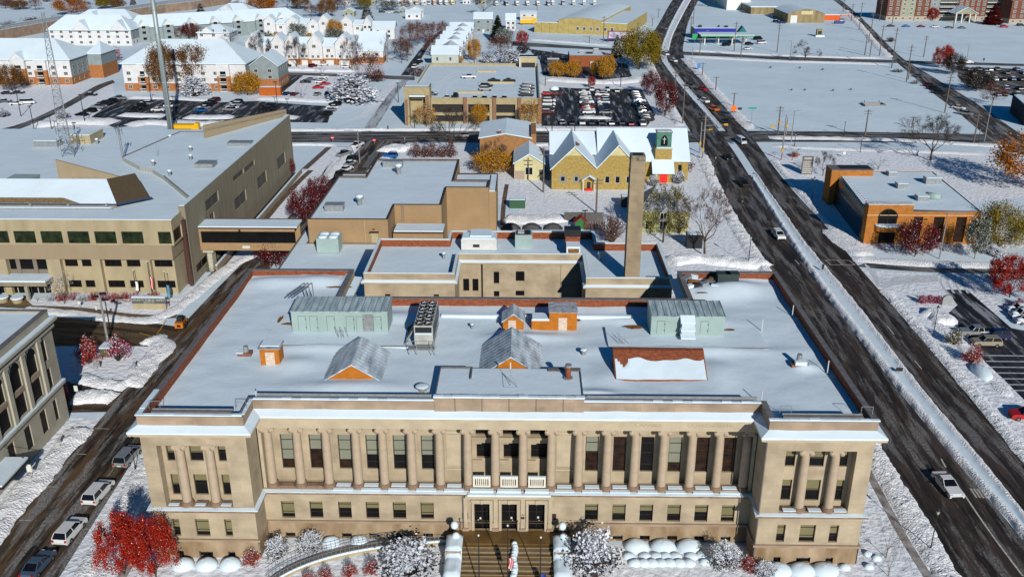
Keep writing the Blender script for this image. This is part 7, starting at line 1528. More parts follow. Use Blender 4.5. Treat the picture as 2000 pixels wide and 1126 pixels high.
for side in (lft, rgt):
 A = at_len(smooth(side, 2), 44); m = MB().mat(METAL)
 for a, b in zip(A[:-1], A[1:]): m.tube((a.x,a.y,.4),(a.x,a.y,1.3),.025,.025,4); m.tube((a.x,a.y,1.3),(b.x,b.y,1.3),.03,.03,4); m.tube((a.x,a.y,.85),(b.x,b.y,.85),.02,.02,4)
 m.build('railing', t)
# ---------------------------------------------------------------- snow: mounds, verges, ploughed banks
def mound(px, py, r, h, label, group=None, name='snow_mound', cat='snow mound', dark=True, ry=None):
 p = g(px, py); t = thing(name, label, cat, (p.x,p.y,0), 0, group); m = MB().mat(SNOW); m.s = True; V = []; F_ = []; n, k = 20, 7; ry = ry or r*.85
 for j in range(k+1):
  a = math.pi/2*j/k
  for i in range(n):
   b = 6.2832*i/n; q = 1+.06*noise.noise(Vector((px*.3+math.cos(b),math.sin(b),j*.3))); V.append((p.x+r*q*math.cos(a)*math.cos(b), p.y+ry*q*math.cos(a)*math.sin(b), -.05+(h+.05)*math.sin(a)*q))
 for j in range(k):
  for i in range(n): F_.append((j*n+i, j*n+(i+1)%n, (j+1)*n+(i+1)%n, (j+1)*n+i))
 m.idx(V, F_); m.build('snow_dome', t); return t
for i, px in enumerate((358,404,450)): mound(px, 1104, 1.35, 1.0, 'round snow dome below a left pavilion basement window, %s from the left' % ('first','second','third')[i], 'snow domes at the left pavilion')
for i, (px, py) in enumerate(((647,1060),(702,1058))): mound(px, py, 1.2, .9, 'round snow dome beside the ramp, %s' % ('left one','right one')[i], 'snow domes beside the ramp')
for i, px in enumerate((1243,1295,1347)): mound(px, 1068, 1.6, 1.0, 'large snow dome behind the rows of little mounds, %s from the left' % ('first','second','third')[i], 'large snow domes at the right front')
for i, x in enumerate((745,845,915,975,1040,1140)): mound(1000+x/3.254, 780+997/3.254, .85, .5, 'small snow-covered clipped bush in the rear row of little mounds', 'rear row of small snow mounds', 'snow_covered_bush', 'bush')
for i, x in enumerate((780,838,892,948,1005,1065,1125)): mound(1000+x/3.254, 780+1040/3.254, .85, .55, 'small snow-covered clipped bush in the front row of little mounds', 'front row of small snow mounds', 'snow_covered_bush', 'bush')
for i, px in enumerate((1521,1566,1612)): mound(px, 1114, 1.6, .9, 'snow dome below a right pavilion basement window, %s from the left' % ('first','second','third')[i], 'snow domes at the right pavilion')
mound(1650, 1108, .7, .5, 'small snow lump at the right pavilion corner'); mound(1372, 1085, .9, .6, 'snow lump left of the snowy shrub at the right front'); mound(1377, 1098, .7, .5, 'little snow lump before the shrub at the right front')
for i, (x, y) in enumerate(((1695,1082),(1697,1107),(1712,1090))): mound(x, y, .6, .5, 'snow-capped shrub on the right lawn, %s' % ('nearest the pavilion','lowest one','middle one')[i], 'snow-capped shrubs on the right lawn', 'snow_covered_bush', 'bush')
mound(1917, 728, 1.5, 1.2, 'long smooth snow mound over a bush beside the east car park', None, 'snow_covered_bush', 'bush', ry=3.0); mound(1855, 662, 1.3, 2.5, 'snow cap on the round yellow-green bush', None, 'snow_cap', 'snow cap') if False else None
mound(1083, 175, 2.0, 1.6, 'snow heap at the back of the church car park aisle', None, 'snow_mound', 'snow mound')
# ploughed banks along the roads
def mid(a, b, f=.5): return [(Vector(p)*(1-f)+Vector(q)*f) for p, q in zip(a, b)]
def offs(path, d):
 c = [Vector(p[:2]) for p in path]; out = []
 for i, p in enumerate(c): t_ = (c[min(i+1,len(c)-1)]-c[max(i-1,0)]).normalized(); out.append(p+Vector((t_.y,-t_.x))*d)
 return out
SBn = [p for p in SBE if p[1] < 240]; NBn = [p for p in NBW if p[1] < 205]
def median(name, L_, R_, step, h):
 l = at_len(smooth(L_, 2), step); r = at_len(smooth(R_, 2), step); V = []; F_ = []; k = 16
 for i, (a, b) in enumerate(zip(l, r)):
  for j in range(k+1):
   t_ = j/k; q = a+(b-a)*t_; e = min(t_, 1-t_)*(b-a).length; q = q+Vector((noise.noise(Vector((q.x*.5,q.y*.5,j > k/2)))*.3, 0)) 
   rim = math.exp(-((e-.8)/.55)**2); hh = min(1, e/.35)*(h*.5+h*.6*rim)+(.16*rim+.012)*noise.noise(Vector((q.x*1.9,q.y*1.5,3)))+.10*rim*noise.noise(Vector((q.x*4.5,q.y*4.1,8)))
   V.append((q.x, q.y, max(.0, hh) if 0 < j < k else -.02))
 for i in range(len(l)-1):
  for j in range(k): a = i*(k+1)+j; F_.append((a,a+1,a+k+2,a+k+1))
 m = MB().mat(SNOWR); m.s = True; m.idx(V, F_); m.mat(SNOW); m.m = [1 if 4 < i%k < 11 else 0 for i in range(len(F_))]; o = m.build(name); o['kind'] = 'stuff'; return o
median('snow_median', [p for p in SBE if p[1] < 180], [p for p in NBW if p[1] < 185], 300, .55)
median('snow_median_north', [p for p in SBE if 238 < p[1] < 405], [p for p in NBW if 238 < p[1] < 415], 90, .45)
median('snow_median_far', [p for p in SBE if p[1] > 442], [p for p in NBW if p[1] > 437], 60, .4)
bank('snow_bank_sheridan_west', offs([p for p in SBW if p[1] < 210], -1.5), 3.6, .6, 1, step=.38); bank('snow_bank_sheridan_east', offs([p for p in NBE if p[1] < 95], 1.2), 2.6, .5, 2, step=.38)
bank('snow_bank_bank_side', offs([(77.3,122),(77.6,152),(79,196)], 1.5), 2.6, .6, 3, step=.6); bank('snow_bank_north_west', offs([(60.9,245),(62.3,292),(65,350),(69,425)], -2.4), 4.4, .9, 4, step=1.2); bank('snow_bank_north_east', offs([(81.8,244),(81.6,280),(83,342),(85.3,405)], 2.2), 4.0, .8, 5, step=1.2)
WW = [(-64,-60),(-64.2,4),(-63.9,30)]; bank('snow_bank_city_hall', offs(WW, -1.9), 4.4, .9, 6, step=.4)
bank('snow_bank_parked_cars', [(-50.2,-30),(-50.4,0),(-52.6,22)], 2.6, .5, 7, step=.4); bank('snow_bank_courthouse_side', [(-47.4,-30),(-47.8,0),(-48.6,20)], 2.2, .35, 8, step=.4)
bank('snow_bank_office_walk', [N1(2000,-20),N1(1740,110),N1(1520,300),N1(1330,450),N1(1160,500)], 3.2, .55, 9, step=.5); bank('snow_bank_office_verge', [N1(170,415),N1(500,445),N1(800,480),N1(1100,505),N1(1290,495)], 3.4, .5, 10, step=.5)
bank('snow_bank_island_east', [N1(1180,640),N1(1290,700),N1(1200,800),N1(1120,860),N1(1080,960),N1(1000,1020)], 4.6, .9, 11, step=.4); bank('snow_bank_island_south', [N1(1000,1020),N1(800,1000),N1(590,940)], 3.4, .8, 12, step=.45); bank('snow_bank_lane_corner', [N1(560,1110),N1(750,1095),N1(900,1110)], 4.5, 1.2, 13, step=.5)
bank('snow_bank_street_north', [(-59.6,138),(-57.4,165),(-55.6,196),(-56,212)], 3.4, .6, 14, step=.8); bank('snow_bank_street_east', [(-47.6,150),(-44.6,180),(-42,205),(-36,214)], 3.2, .7, 15, step=.8); bank('snow_heap_behind_hall', [M2(1010,230),M2(1090,190),M2(1200,220)], 7, 1.7, 16, step=.8)
bank('snow_bank_cross_street_north', [(-130,234),(-60,237),(-20,238),(40,240)], 4, .7, 17, step=1.4); bank('snow_bank_cross_street_south', [(-130,215),(-90,214.5),(-62,214)], 3.6, .7, 18, step=1.4); bank('snow_bank_cross_south_east', [(-15,214.5),(20,215),(46,215.5)], 3.0, .6, 19, step=1.4)
bank('snow_bank_field_south', [T4(0,1075),T4(700,1085),T4(1150,1100),M4(1500,165),M4(1840,180)], 5, .6, 20, step=1.6); bank('snow_bank_field_south_side', [M4(20,178),M4(500,205),M4(1000,215),M4(1700,245)], 4.5, .5, 21, step=1.6); bank('snow_bank_field_west', [T3(1860,1010),T3(1600,720),T3(1420,530),T3(1345,455)], 4.5, .7, 22, step=1.6)
bank('snow_bank_behind_courthouse', [M3(1230,1085),M3(1420,1060),M3(1650,1085),M3(1880,1110),M3(1960,1080)], 6, 1.5, 23, step=.5); bank('snow_bank_car_park_fence', [M3(-60,745),M3(130,760),M3(300,755),M3(430,745)], 7, 1.2, 24, step=.6)
bank('snow_bank_lot_west_edge', [N4(1300,520),N4(1480,640),N4(1560,760),N4(1720,900),N4(1800,1000),N4(1880,1100)], 2.6, .45, 25, step=.5); bank('snow_pile_lot_corner', [N4(1200,430),N4(1350,470),N4(1400,540)], 5, 1.4, 26, step=.5); bank('snow_bank_bank_front', [N4(650,20),N4(900,40),N4(1300,65),N4(1900,75)], 4, .5, 27, step=.6)
bank('snow_bank_bank_corner', [M4(500,830),M4(640,960),M4(760,1040)], 6, .7, 28, step=.6); bank('snow_bank_lot_islands_one', [T1(940,895),T1(1100,905),T1(1290,905)], 7, 1.0, 29, step=1.2); bank('snow_bank_lot_islands_two', [T1(1440,915),T1(1600,920),T1(1830,915)], 7, 1.0, 30, step=1.2)
bank('snow_bank_lot_edge', [T1(1000,985),T1(1150,955),T1(1400,970),T1(1900,965),T2(0,990)], 7, 1.2, 31, step=1.4); bank('snow_bank_lot_west', [T1(250,985),T1(480,960),T1(700,950),T1(900,960)], 10, 1.6, 32, step=1.4); bank('snow_bank_lot_north', [T1(1000,760),T1(1400,770),T1(1720,790)], 6, .8, 33, step=1.6)
bank('snow_bank_lot_middle', [T2(0,765),T2(300,780),T2(560,790),T2(760,790)], 8, 1.1, 34, step=1.4); bank('snow_bank_lot_aisle', [T2(20,895),T2(160,915),T2(330,920)], 7, .9, 35, step=1.4); bank('snow_bank_terrace_front', [T2(60,540),T2(400,550),T2(800,560)], 5, 1.1, 36, step=1.6)
bank('snow_bank_restaurant', [T3(260,620),T3(500,640),T3(900,650),T3(1010,600)], 8, 1.2, 37, step=1.5); bank('snow_bank_lot_island', [T3(520,915),T3(780,925)], 5, .8, 38, step=1.2); bank('snow_bank_far_street', [T3(140,310),T3(400,330),T3(780,360)], 6, .9, 39, step=2); bank('snow_bank_far_street_east', [T3(1350,440),T4(0,480),T4(500,490),T4(950,505)], 6, .7, 40, step=2.5)
bank('snow_bank_far_street_north', [T3(1380,395),T4(0,430),T4(500,450),T4(900,455)], 5, .7, 41, step=2.5); bank('snow_bank_avenue', [T4(600,80),T4(730,210),T4(830,340),T4(950,450)], 5, .8, 42, step=2.5)
# trampled verges and lawns
VG = mat('snow_verge', (.80,.83,.87), .8, .06, .6, .30, 1.1, spec=.2, col2=(.68,.72,.77))
def verge(name, pts, z=.006): patch(name, pts, z, VG)
verge('verge_front_lawn', [(-44,-.3),(-30,3),(30,3),(42.4,-.2),(42.4,46),(56,92),(56,-45),(-50,-45),(-50,-6)]); verge('verge_city_hall', [(-69,33),(-62,33),(-62,-45),(-69,-45)]); verge('verge_courthouse_side', [(-54,-45),(-57,20),(-57,48),(-44,48),(-44,-.3),(-50,-6),(-50.02,-45)])
verge('verge_island', [N1(430,1010),N1(620,660),N1(1080,620),N1(1340,640),N1(1180,820),N1(1000,1030),N1(700,1020)]); verge('verge_office_lawn', [N1(200,330),N1(1380,330),N1(1500,230),N1(1560,250),N1(1300,480),N1(700,500),N1(150,420)]); verge('verge_office_side', [(-65.2,96),(-62.2,92),(-59.3,132),(-53.8,200),(-54,213),(-65.2,213)])
verge('verge_hall_side', [(-46.5,110),(-50.8,132),(-44.2,195),(-38,214),(0,215),(0,148),(-37,148),(-44.5,128)]); verge('verge_church', [(.3,126),(8,126),(30,100),(55,92),(56,157),(60,200),(49,214),(.3,214),(.3,148)]); verge('verge_behind_courthouse', [(28,48),(43,48),(55.4,92),(30,100),(16,80),(28,72)])
verge('verge_east', [(72,-40),(73,30),(75,100),(98,96),(98,78),(86,70),(88,40),(95,10),(95,-40)]); verge('verge_bank', [(78.5,112),(78.2,150),(79.8,205),(175,210),(150,160),(122,150),(124,114)]); verge('verge_lot_islands', [T1(0,640),T1(880,640),T1(900,780),T1(700,925),T1(900,1000),T1(260,1000),T1(0,1000)], .003)
verge('verge_terraces', [T2(-60,480),T2(1000,480),T2(960,600),T2(640,800),T2(240,790),T2(-60,770)], .003); verge('verge_church_lot', [T3(230,600),T3(1000,600),T3(1280,900),T3(1340,1030),T3(200,1030)], .003)
# swept paths
PV = mat('wet_brown_paving', (.16,.11,.07), .6, .25, .8, col2=(.07,.05,.035))
def path(name, pts, w_, m=PV, z=.03): l, r = both(pts, w_); strip(name, l, r, z, m, 1.5)
path('path_office_front', [N1(0,385),N1(250,400),N1(500,405),N1(750,425),N1(950,460),N1(1200,475),N1(1380,470)], 1.7); path('path_beside_office', [N1(1340,450),N1(1540,285),N1(1700,110),N1(1800,-10),M2(60,770),M2(180,620),M2(350,440),M2(430,370)], 1.8); path('path_north', [M2(380,360),M2(470,280),M2(570,190)], 2.0); path('path_hall_rear', [M2(850,350),M2(900,280),M2(965,195)], 2.0, mat('grey_paving', (.16,.16,.155), .6, .2, 1))
path('path_fence_side', [M3(-75,800),M3(-70,680),M3(-55,560),M3(-40,480)], 1.2); path('path_courthouse_east', [(51.2,-30),(50.5,-3),(50.3,5),(50.6,13),(51.2,26),(51.5,45)], 1.1, mat('slushy_path', (.36,.35,.34), .7, .3, .6, col2=(.13,.09,.07))); path('path_courthouse_west', [(-45.4,-30),(-45.8,0),(-45.9,20)], 1.2, MATS['slushy_path'])
patch('path_plaza', [N1(-100,385),N1(60,305),N1(200,330),N1(255,385),N1(150,400)], .02, mat('brown_plaza', (.20,.13,.06), .6, .2, .5))
# road paint
def mark(name, pts, w_, m=LINE): l, r = both(pts, w_); strip(name, l, r, .022, m, 3)
mark('road_lane_line', [B4(1100,375),B4(1130,430)], .22); mark('road_lane_line', [B4(1240,590),B4(1400,830),B4(1620,1120)], .22); mark('road_lane_line', [N4(930,545),N4(985,610)], .18); mark('road_lane_line', [N4(1145,815),N4(1200,880)], .18)
for i in range(5): a = B4(1285+22*i, 562+1.5*i); mark('road_grating_mark', [(a.x,a.y),(a.x-.1,a.y-2.2)], .22)
for x in (150,205,250): a = N4(x, 35); b = N4(x+45, 60); mark('road_crosswalk_line', [N4(x+60,30),N4(x+95,65)], .2)
for k in range(3): mark('road_crosswalk_line', [N4(450+90*k,32),N4(490+95*k,68)], .2)
mark('road_crosswalk_line', [N4(440,30),N4(640,34)], .2); mark('road_crosswalk_line', [N4(480,68),N4(680,68)], .2); mark('road_yellow_line', [N1(1200,650),N1(1300,500)], .2, YLINE); mark('road_yellow_line', [N1(1090,600),N1(1240,640)], .25, YLINE)
for (x0, x1, y) in ((600,690,183),(300,370,552),(120,200,765),(490,550,345)): mark('road_bay_line', [B1(x0,y),B1(x1,y+2)], .12)
for k in range(7): a = N4(1640+12*k, 770+52*k if k < 5 else 900+30*k); mark('road_bay_line', [N4(1700,775+45*k),N4(2100,780+45*k)], .35, mat('slush_line', (.55,.58,.62), .8, .2, 1))
# wheel tracks in the snow
TK = mat('tyre_track', (.80,.84,.88), .8, .08, .8, .12, 2, col2=(.60,.66,.72), streak=(1,.2,1)); TD = mat('tyre_track_dark', (.34,.36,.38), .8, .3, .6, .1, 2, col2=(.62,.66,.70), streak=(1.5,.12,1))
def track(pts, w_, m_, z): l, r = both(smooth([Vector(p[:2]) for p in pts], 2), w_); strip('snow_track', l, r, z, m_, 2, 0)
DK2 = lambda x, y: T2(x, y, 8.3)
for o_ in (0, 26): track([DK2(1395+o_,735), DK2(1400+o_,690), DK2(1455+o_,620), DK2(1560+o_,560+o_*.5), DK2(1760,528+o_), DK2(1960,540+o_), DK2(2060,590)], .8, TK, 8.305+o_*.0002)
track([DK2(1480,740), DK2(1510,660), DK2(1640,590)], .7, TK, 8.312); track([DK2(1380,600), DK2(1520,600)], .6, TK, 8.309)
for i in range(6): track([N4(760+14*i,60+12*i), N4(800+8*i,130+16*i), N4(900-4*i,190+14*i), N4(1000,165+10*i), N4(1330,150+9*i)], .45, TD, .0135+.0006*i)
for i in range(5): track([N4(1360+50*i,150), N4(1340+55*i,200), N4(1400+55*i,290)], .5, TD, .014+.0005*i)
for i in range(4): track([T2(700+45*i,960-10*i), T2(860+30*i,880-20*i), T2(1000+20*i,700), T2(1080+10*i,625)], 1.0, TK, .0165+.0006*i)
for a, b, c in ((M2(300,770),M2(420,600),M2(560,330)),(M2(280,700),M2(500,420),M2(600,300))): track([a, b, c], .5, TD, .0145)
# ---------------------------------------------------------------- vehicles
def paint(name, c, met=.3): return mat('paint_'+name, c, .35, .04, .5, spec=.5, metal=met)
PT = {'white': paint('white', (.62,.63,.64), 0), 'black': paint('black', (.010,.010,.011)), 'silver': paint('silver', (.34,.35,.36), .5), 'grey': paint('grey', (.11,.12,.13)), 'red': paint('red', (.42,.01,.01), .1), 'maroon': paint('maroon', (.13,.008,.012)),
  'blue': paint('blue', (.01,.12,.42)), 'dark blue': paint('navy', (.01,.025,.10)), 'slate blue': paint('slate', (.07,.12,.19)), 'gold': paint('gold', (.33,.29,.22)), 'orange': paint('orange', (.55,.12,.01), 0), 'dark': paint('dark', (.022,.024,.028))}
CG = mat('car_glass', (.006,.007,.009), .12, .2, 2, spec=.5); TYRE = mat('tyre', (.012,.012,.012), .8); RIM = mat('rim', (.25,.25,.26), .35, metal=.6); TL = mat('tail_light', (.35,.005,.005), .3); HL = mat('head_light', (.55,.56,.56), .2)
PROF = {  # length, width, lower body outline (x,z), cabin outline (x,z)
 'sedan': (4.9, 1.85, [(-2.42,.35),(2.42,.30),(2.45,.62),(2.2,.80),(1.0,.95),(-1.7,.98),(-2.35,.92),(-2.45,.6)], [(1.0,.94),(.25,1.42),(-.95,1.45),(-1.75,.97)]),
 'coupe': (5.1, 1.92, [(-2.52,.35),(2.5,.28),(2.55,.60),(2.3,.80),(.9,.93),(-1.8,1.0),(-2.5,.95),(-2.55,.6)], [(.85,.92),(.0,1.38),(-1.0,1.40),(-1.95,1.0)]),
 'SUV': (4.9, 1.95, [(-2.4,.40),(2.4,.38),(2.45,.75),(2.3,1.0),(1.15,1.12),(-2.35,1.15),(-2.45,.7)], [(1.15,1.1),(.45,1.68),(-1.95,1.74),(-2.38,1.12)]),
 'minivan': (5.15, 2.0, [(-2.52,.38),(2.5,.34),(2.57,.68),(2.35,.95),(1.5,1.08),(-2.5,1.10),(-2.57,.7)], [(1.5,1.05),(.65,1.68),(-2.2,1.74),(-2.52,1.08)]),
 'pickup': (5.8, 2.0, [(-2.85,.45),(2.85,.42),(2.9,.85),(2.7,1.12),(1.2,1.2),(-2.85,1.2),(-2.9,.8)], [(1.2,1.18),(.6,1.82),(-.85,1.85),(-1.0,1.18)]),
 'van': (5.6, 2.0, [(-2.78,.4),(2.75,.38),(2.8,.8),(2.6,1.1),(2.1,1.25),(-2.8,1.25)], [(2.1,1.22),(1.45,2.05),(-2.7,2.1),(-2.8,1.22)])}
def car_proto(kind, detail=True):
 L, W_, low, cab = PROF[kind]; parts = []
 def extr(mb, prof, w0, w1, zr):
  n = len(prof); V = []
  for s in (-1, 1):
   for x, z in prof: k = min(1, max(0, (z-zr[0])/(zr[1]-zr[0]))); V.append((x, s*(w0+(w1-w0)*k)/2, z))
  mb.idx(V, [(i,(i+1)%n,n+(i+1)%n,n+i)[::-1] for i in range(n)]+[tuple(range(n)), tuple(reversed(range(n,2*n)))])
 b = MB().mat(PT['white']); extr(b, low, W_, W_*.93, (.5, 1.2)); ct = [(x*.985+.0, z) for x, z in cab]
 (x0,z0),(x1,z1),(x2,z2),(x3,z3) = cab
 # roof panel and pillars in body colour, glass between
 wt = W_*.74; b.idx([(x1-.02,-wt/2,z1),(x1-.02,wt/2,z1),(x2+.02,wt/2,z2),(x2+.02,-wt/2,z2),(x1-.02,-wt/2,z1+.05),(x1-.02,wt/2,z1+.05),(x2+.02,wt/2,z2+.05),(x2+.02,-wt/2,z2+.05)], [(0,1,2,3),(7,6,5,4),(0,4,5,1),(1,5,6,2),(2,6,7,3),(3,7,4,0)])
 if detail:
  for s in (-1, 1):
   for (a, c), (d, e) in (((x0,z0),(x1,z1)), ((x3,z3),(x2,z2)), (((x0+x3)/2,(z0+z3)/2),((x1+x2)/2,(z1+z2)/2))): b.tube((a, s*W_*.46, c), (d, s*wt*.5, e), .055, .05, 4)
  if kind == 'pickup': b.box(-2.85,-2.8,-.9,.9,1.0,1.22)
 parts.append(('body', b))
 gl = MB().mat(CG); extr(gl, cab, W_*.90, wt*.99, (z0, z1)); parts.append(('window', gl))
 if kind == 'pickup': bd = MB().mat(DARKM); bd.box(-2.78,-1.1,-.82,.82,1.203,1.21); parts.append(('truck_bed', bd))
 r = .36 if kind in ('SUV','pickup','van') else .33; wx = L*.31
 if detail:
  for sx in (-1, 1):
   for sy in (-1, 1):
    w = MB().mat(TYRE); w.tube((sx*wx, sy*(W_/2-.22), r), (sx*wx, sy*(W_/2+.01), r), r, r, 16); w.mat(RIM).tube((sx*wx, sy*(W_/2-.05), r), (sx*wx, sy*(W_/2+.025), r), r*.62, r*.55, 10); parts.append(('wheel', w))
  for sy in (-1, 1):
   h = MB().mat(HL); h.box(L/2-.22,L/2-.03,sy*W_*.30,sy*W_*.46,.62,.76); parts.append(('headlight', h)); t = MB().mat(TL); t.box(-L/2-.02,-L/2+.1,sy*W_*.34,sy*W_*.47,.72,1.0); parts.append(('tail_light', t))
  n_ = MB().mat(WHITEP); n_.box(-L/2-.03,-L/2-.01,-.26,.26,.55,.70); parts.append(('number_plate', n_))
  bp = MB().mat(DARKM); bp.box(L/2-.06,L/2+.03,-W_*.36,W_*.36,.32,.5); bp.box(-L/2-.03,-L/2+.05,-W_*.38,W_*.38,.32,.45); parts.append(('bumper', bp))
  for sy in (-1,1): mr = MB().mat(DARKM); mr.box(x0-.35,x0-.12,sy*W_*.47,sy*W_*.56,z0+.05,z0+.22); parts.append(('mirror', mr))
 else:
  w = MB().mat(TYRE); w.box(-wx-r,-wx+r,-W_/2-.01,W_/2+.01,.0,.6); w.box(wx-r,wx+r,-W_/2-.01,W_/2+.01,0,.6); parts.append(('wheels', w))
 sn = MB().mat(SNOW); sn.s = True; V = []; F = []
 for j in range(9):
  for i in range(5):
   x = x2-.1+(x1-x2+.2)*j/8; y = -wt/2+wt*i/4; e = 0 if i in (0,4) or j in (0,8) else 1; V.append((x*1.0,y*1.05,max(z1,z2)+.03+e*(.13+.04*math.sin(j*2+i))))
 for j in range(8):
  for i in range(4): a = j*5+i; F.append((a,a+5,a+6,a+1))
 sn.idx(V, F)
 sn.box(x0+.1,L/2-.25,-W_*.40,W_*.40,.90 if kind in ('sedan','coupe') else 1.10,1.0 if kind in ('sedan','coupe') else 1.2); parts.append(('snow_cover', sn))
 out = []
 for n, m in parts:
  o = m.build(n); COL.objects.unlink(o); out.append(o)
 return out
CARS = {(k, d): car_proto(k, d) for k in PROF for d in (True, False)}
def car(kind, colr, px, py, deg, label, group=None, snow=False, near=False, z=0.0, sc=1.04, mark=None):
 p = mark if mark is not None else g(px, py, z); t = thing({'SUV':'suv','pickup':'pickup_truck'}.get(kind, kind)+('' if kind != 'sedan' else '_car'), label, {'SUV':'SUV'}.get(kind, kind if kind not in ('sedan','coupe') else 'car'), (p.x, p.y, z), R(deg), group)
 t.scale = (sc,)*3
 for src in CARS[(kind, near)]:
  if src.name.startswith('snow_cover') and not snow: continue
  o = src.copy(); COL.objects.link(o); o.parent = t
  if src.name.startswith('body'): o.material_slots[0].link = 'OBJECT'; o.material_slots[0].material = PT[colr]
 return t
N_ = ('first','second','third','fourth','fifth','sixth','seventh','eighth','ninth','tenth','eleventh','twelfth')
# kerbside cars west of the courthouse
XS = -51.6
for kind, col, bx, by, lb in (('minivan','silver',755,448,'silver minivan parked nearest the courthouse corner'),('minivan','white',560,687,'white minivan with roof rails parked behind the silver minivan'),('SUV','white',372,945,'white SUV with a dark sunroof parked third along the kerb'),('sedan','slate blue',160,1165,'slate blue car parked at the bottom left frame edge')):
 p = B1(bx, by); car(kind, col, 0, 0, 86, lb, 'cars parked along the kerb west of the courthouse', False, True, mark=Vector((p.x+.3, p.y+2.7, 0)))
p = B4(1195, 638); car('coupe', 'white', 0, 0, -86, 'white coupe with a sunroof driving on the near carriageway beside the courthouse', None, False, True, mark=Vector((p.x-.1, p.y+2.7, 0)), sc=1.08)
p = M4(100, 920); car('SUV', 'white', 0, 0, -86, 'white car driving beside the snow median, level with the bank', None, False, True, mark=Vector((p.x, p.y+2.4, 0)))
p = M3(1818, 508); car('SUV', 'black', 0, 0, -82, 'black car driving near the church lawn', None, False, True, mark=Vector((p.x, p.y+2.4, 0)))
p = M3(1692, 298); car('sedan', 'black', 0, 0, -82, 'black car just past the crossing beside the church', None, False, True, mark=Vector((p.x, p.y+2.4, 0)))
p = M3(1803, 172); car('van', 'white', 0, 0, -80, 'white van crossing the wide junction beyond the church', None, True, True, mark=Vector((p.x, p.y+2.4, 0)))
for px, py, k, c, lb, dg in ((1416,240,'sedan','dark','dark car on the far carriageway just north of the wide junction',-72),(1394,216,'SUV','orange','orange-red car on the far carriageway by the orange sign',-70),(1376,200,'SUV','white','white car between the orange car and the red car',-70),(1372,176,'sedan','red','bright red car on the far carriageway beside the square field',-68),(1347,171,'pickup','grey','dark pickup on the far carriageway left of the red car',-68),(1316,121,'SUV','white','white-topped car just south of the far crossing',-72),(1301,108,'SUV','white','white car turning at the far crossing by the willow',-80),(1297,57,'sedan','silver','silver car on the upper left carriageway beyond the far crossing',-62)):
 car(k, c, px, py, dg, lb, 'cars driving on the dual carriageway', False)
car('SUV','silver',903,268,178,'silver car passing under the big bare tree on the cross street'); car('pickup','white',698,287,70,'white pickup at the mouth of the street behind the office block'); car('pickup','silver',673,304,62,'silver pickup following into the street behind the office block')
for i, (px, py, c, k) in enumerate(((690,313,'dark','SUV'),(685,322,'silver','sedan'),(677,333,'white','sedan'),(668,343,'dark','SUV'),(660,354,'dark','sedan'))): car(k, c, px, py, 66, '%s %s, %s in the kerb row beside the tan hall counted from the crossing' % (c, 'SUV' if k == 'SUV' else 'car', N_[i]), 'cars parked beside the tan hall', i in (1,2))
car('SUV','blue',762,308,174,'bright blue car parked behind the tan hall')
# skid steer
p = N1(1420, 552); t = thing('skid_steer', 'orange and black skid steer loader clearing snow at the street corner', 'loader', (p.x,p.y,0), R(95)); OL = mat('loader_orange', (.55,.17,.01), .5, .1)
m = MB().mat(OL); m.box(-1.7,1.2,-.55,.55,.5,1.3); m.box(-1.75,-1.0,-.75,.75,.5,1.5); m.mat(DARKM).box(-1.72,-1.76,-.35,.35,.7,1.2); m.build('body', t, world=False); m = MB().mat(DARKM); m.idx([(-1.0,-.55,1.3),(.8,-.55,1.3),(.8,.55,1.3),(-1.0,.55,1.3),(-.9,-.5,2.35),(.4,-.5,2.35),(.4,.5,2.35),(-.9,.5,2.35)], [(4,5,6,7),(0,1,5,4),(1,2,6,5),(2,3,7,6),(3,0,4,7)]); m.build('cab', t, world=False)
for sx in (-.75,.65):
 for sy in (-1,1): m = MB().mat(TYRE); m.tube((sx,sy*.58,.45),(sx,sy*.92,.45),.45,.45,12); m.build('wheel', t, world=False)
m = MB().mat(OL)
for sy in (-1,1): m.tube((-1.5,sy*.68,1.6),(1.3,sy*.68,1.3),.1,.1,4); m.tube((1.3,sy*.68,1.3),(1.6,sy*.6,.4),.1,.1,4)
m.mat(DARKM); m.idx([(1.6,-1,.05),(1.6,1,.05),(2.4,-1,.05),(2.4,1,.05),(1.6,-1,.9),(1.6,1,.9)], [(0,1,3,2),(1,0,4,5)]); m.build('bucket_arm', t, world=False)
# east car park
p = N4(1700,695); car('SUV','gold',0,0,178,'champagne SUV parked in the first clear bay of the east car park','cars in the east car park',False,True,mark=p); p = N4(1620,618); car('pickup','silver',0,0,178,'silver pickup parked nose to nose beyond the champagne SUV','cars in the east car park',False,True,mark=p)
for i, (x, y, c, k, s, lb) in enumerate(((1770,640,'dark blue','SUV',0,'dark blue SUV between the silver pickup and the champagne SUV'),(1960,430,'white','sedan',1,'white car with snow at the right frame edge, upper one in the east car park'),(1990,480,'white','SUV',1,'white SUV at the right frame edge, second from the top in the east car park'),(2030,525,'white','sedan',1,'white car cut by the frame, third from the top in the east car park'))): p = N4(x, y); car(k, c, 0, 0, 178, lb, 'cars in the east car park', bool(s), True, mark=p)
p = B4(1640,120); car('SUV','red',0,0,175,'red car cut by the right frame edge','cars in the east car park',False,True,mark=p)
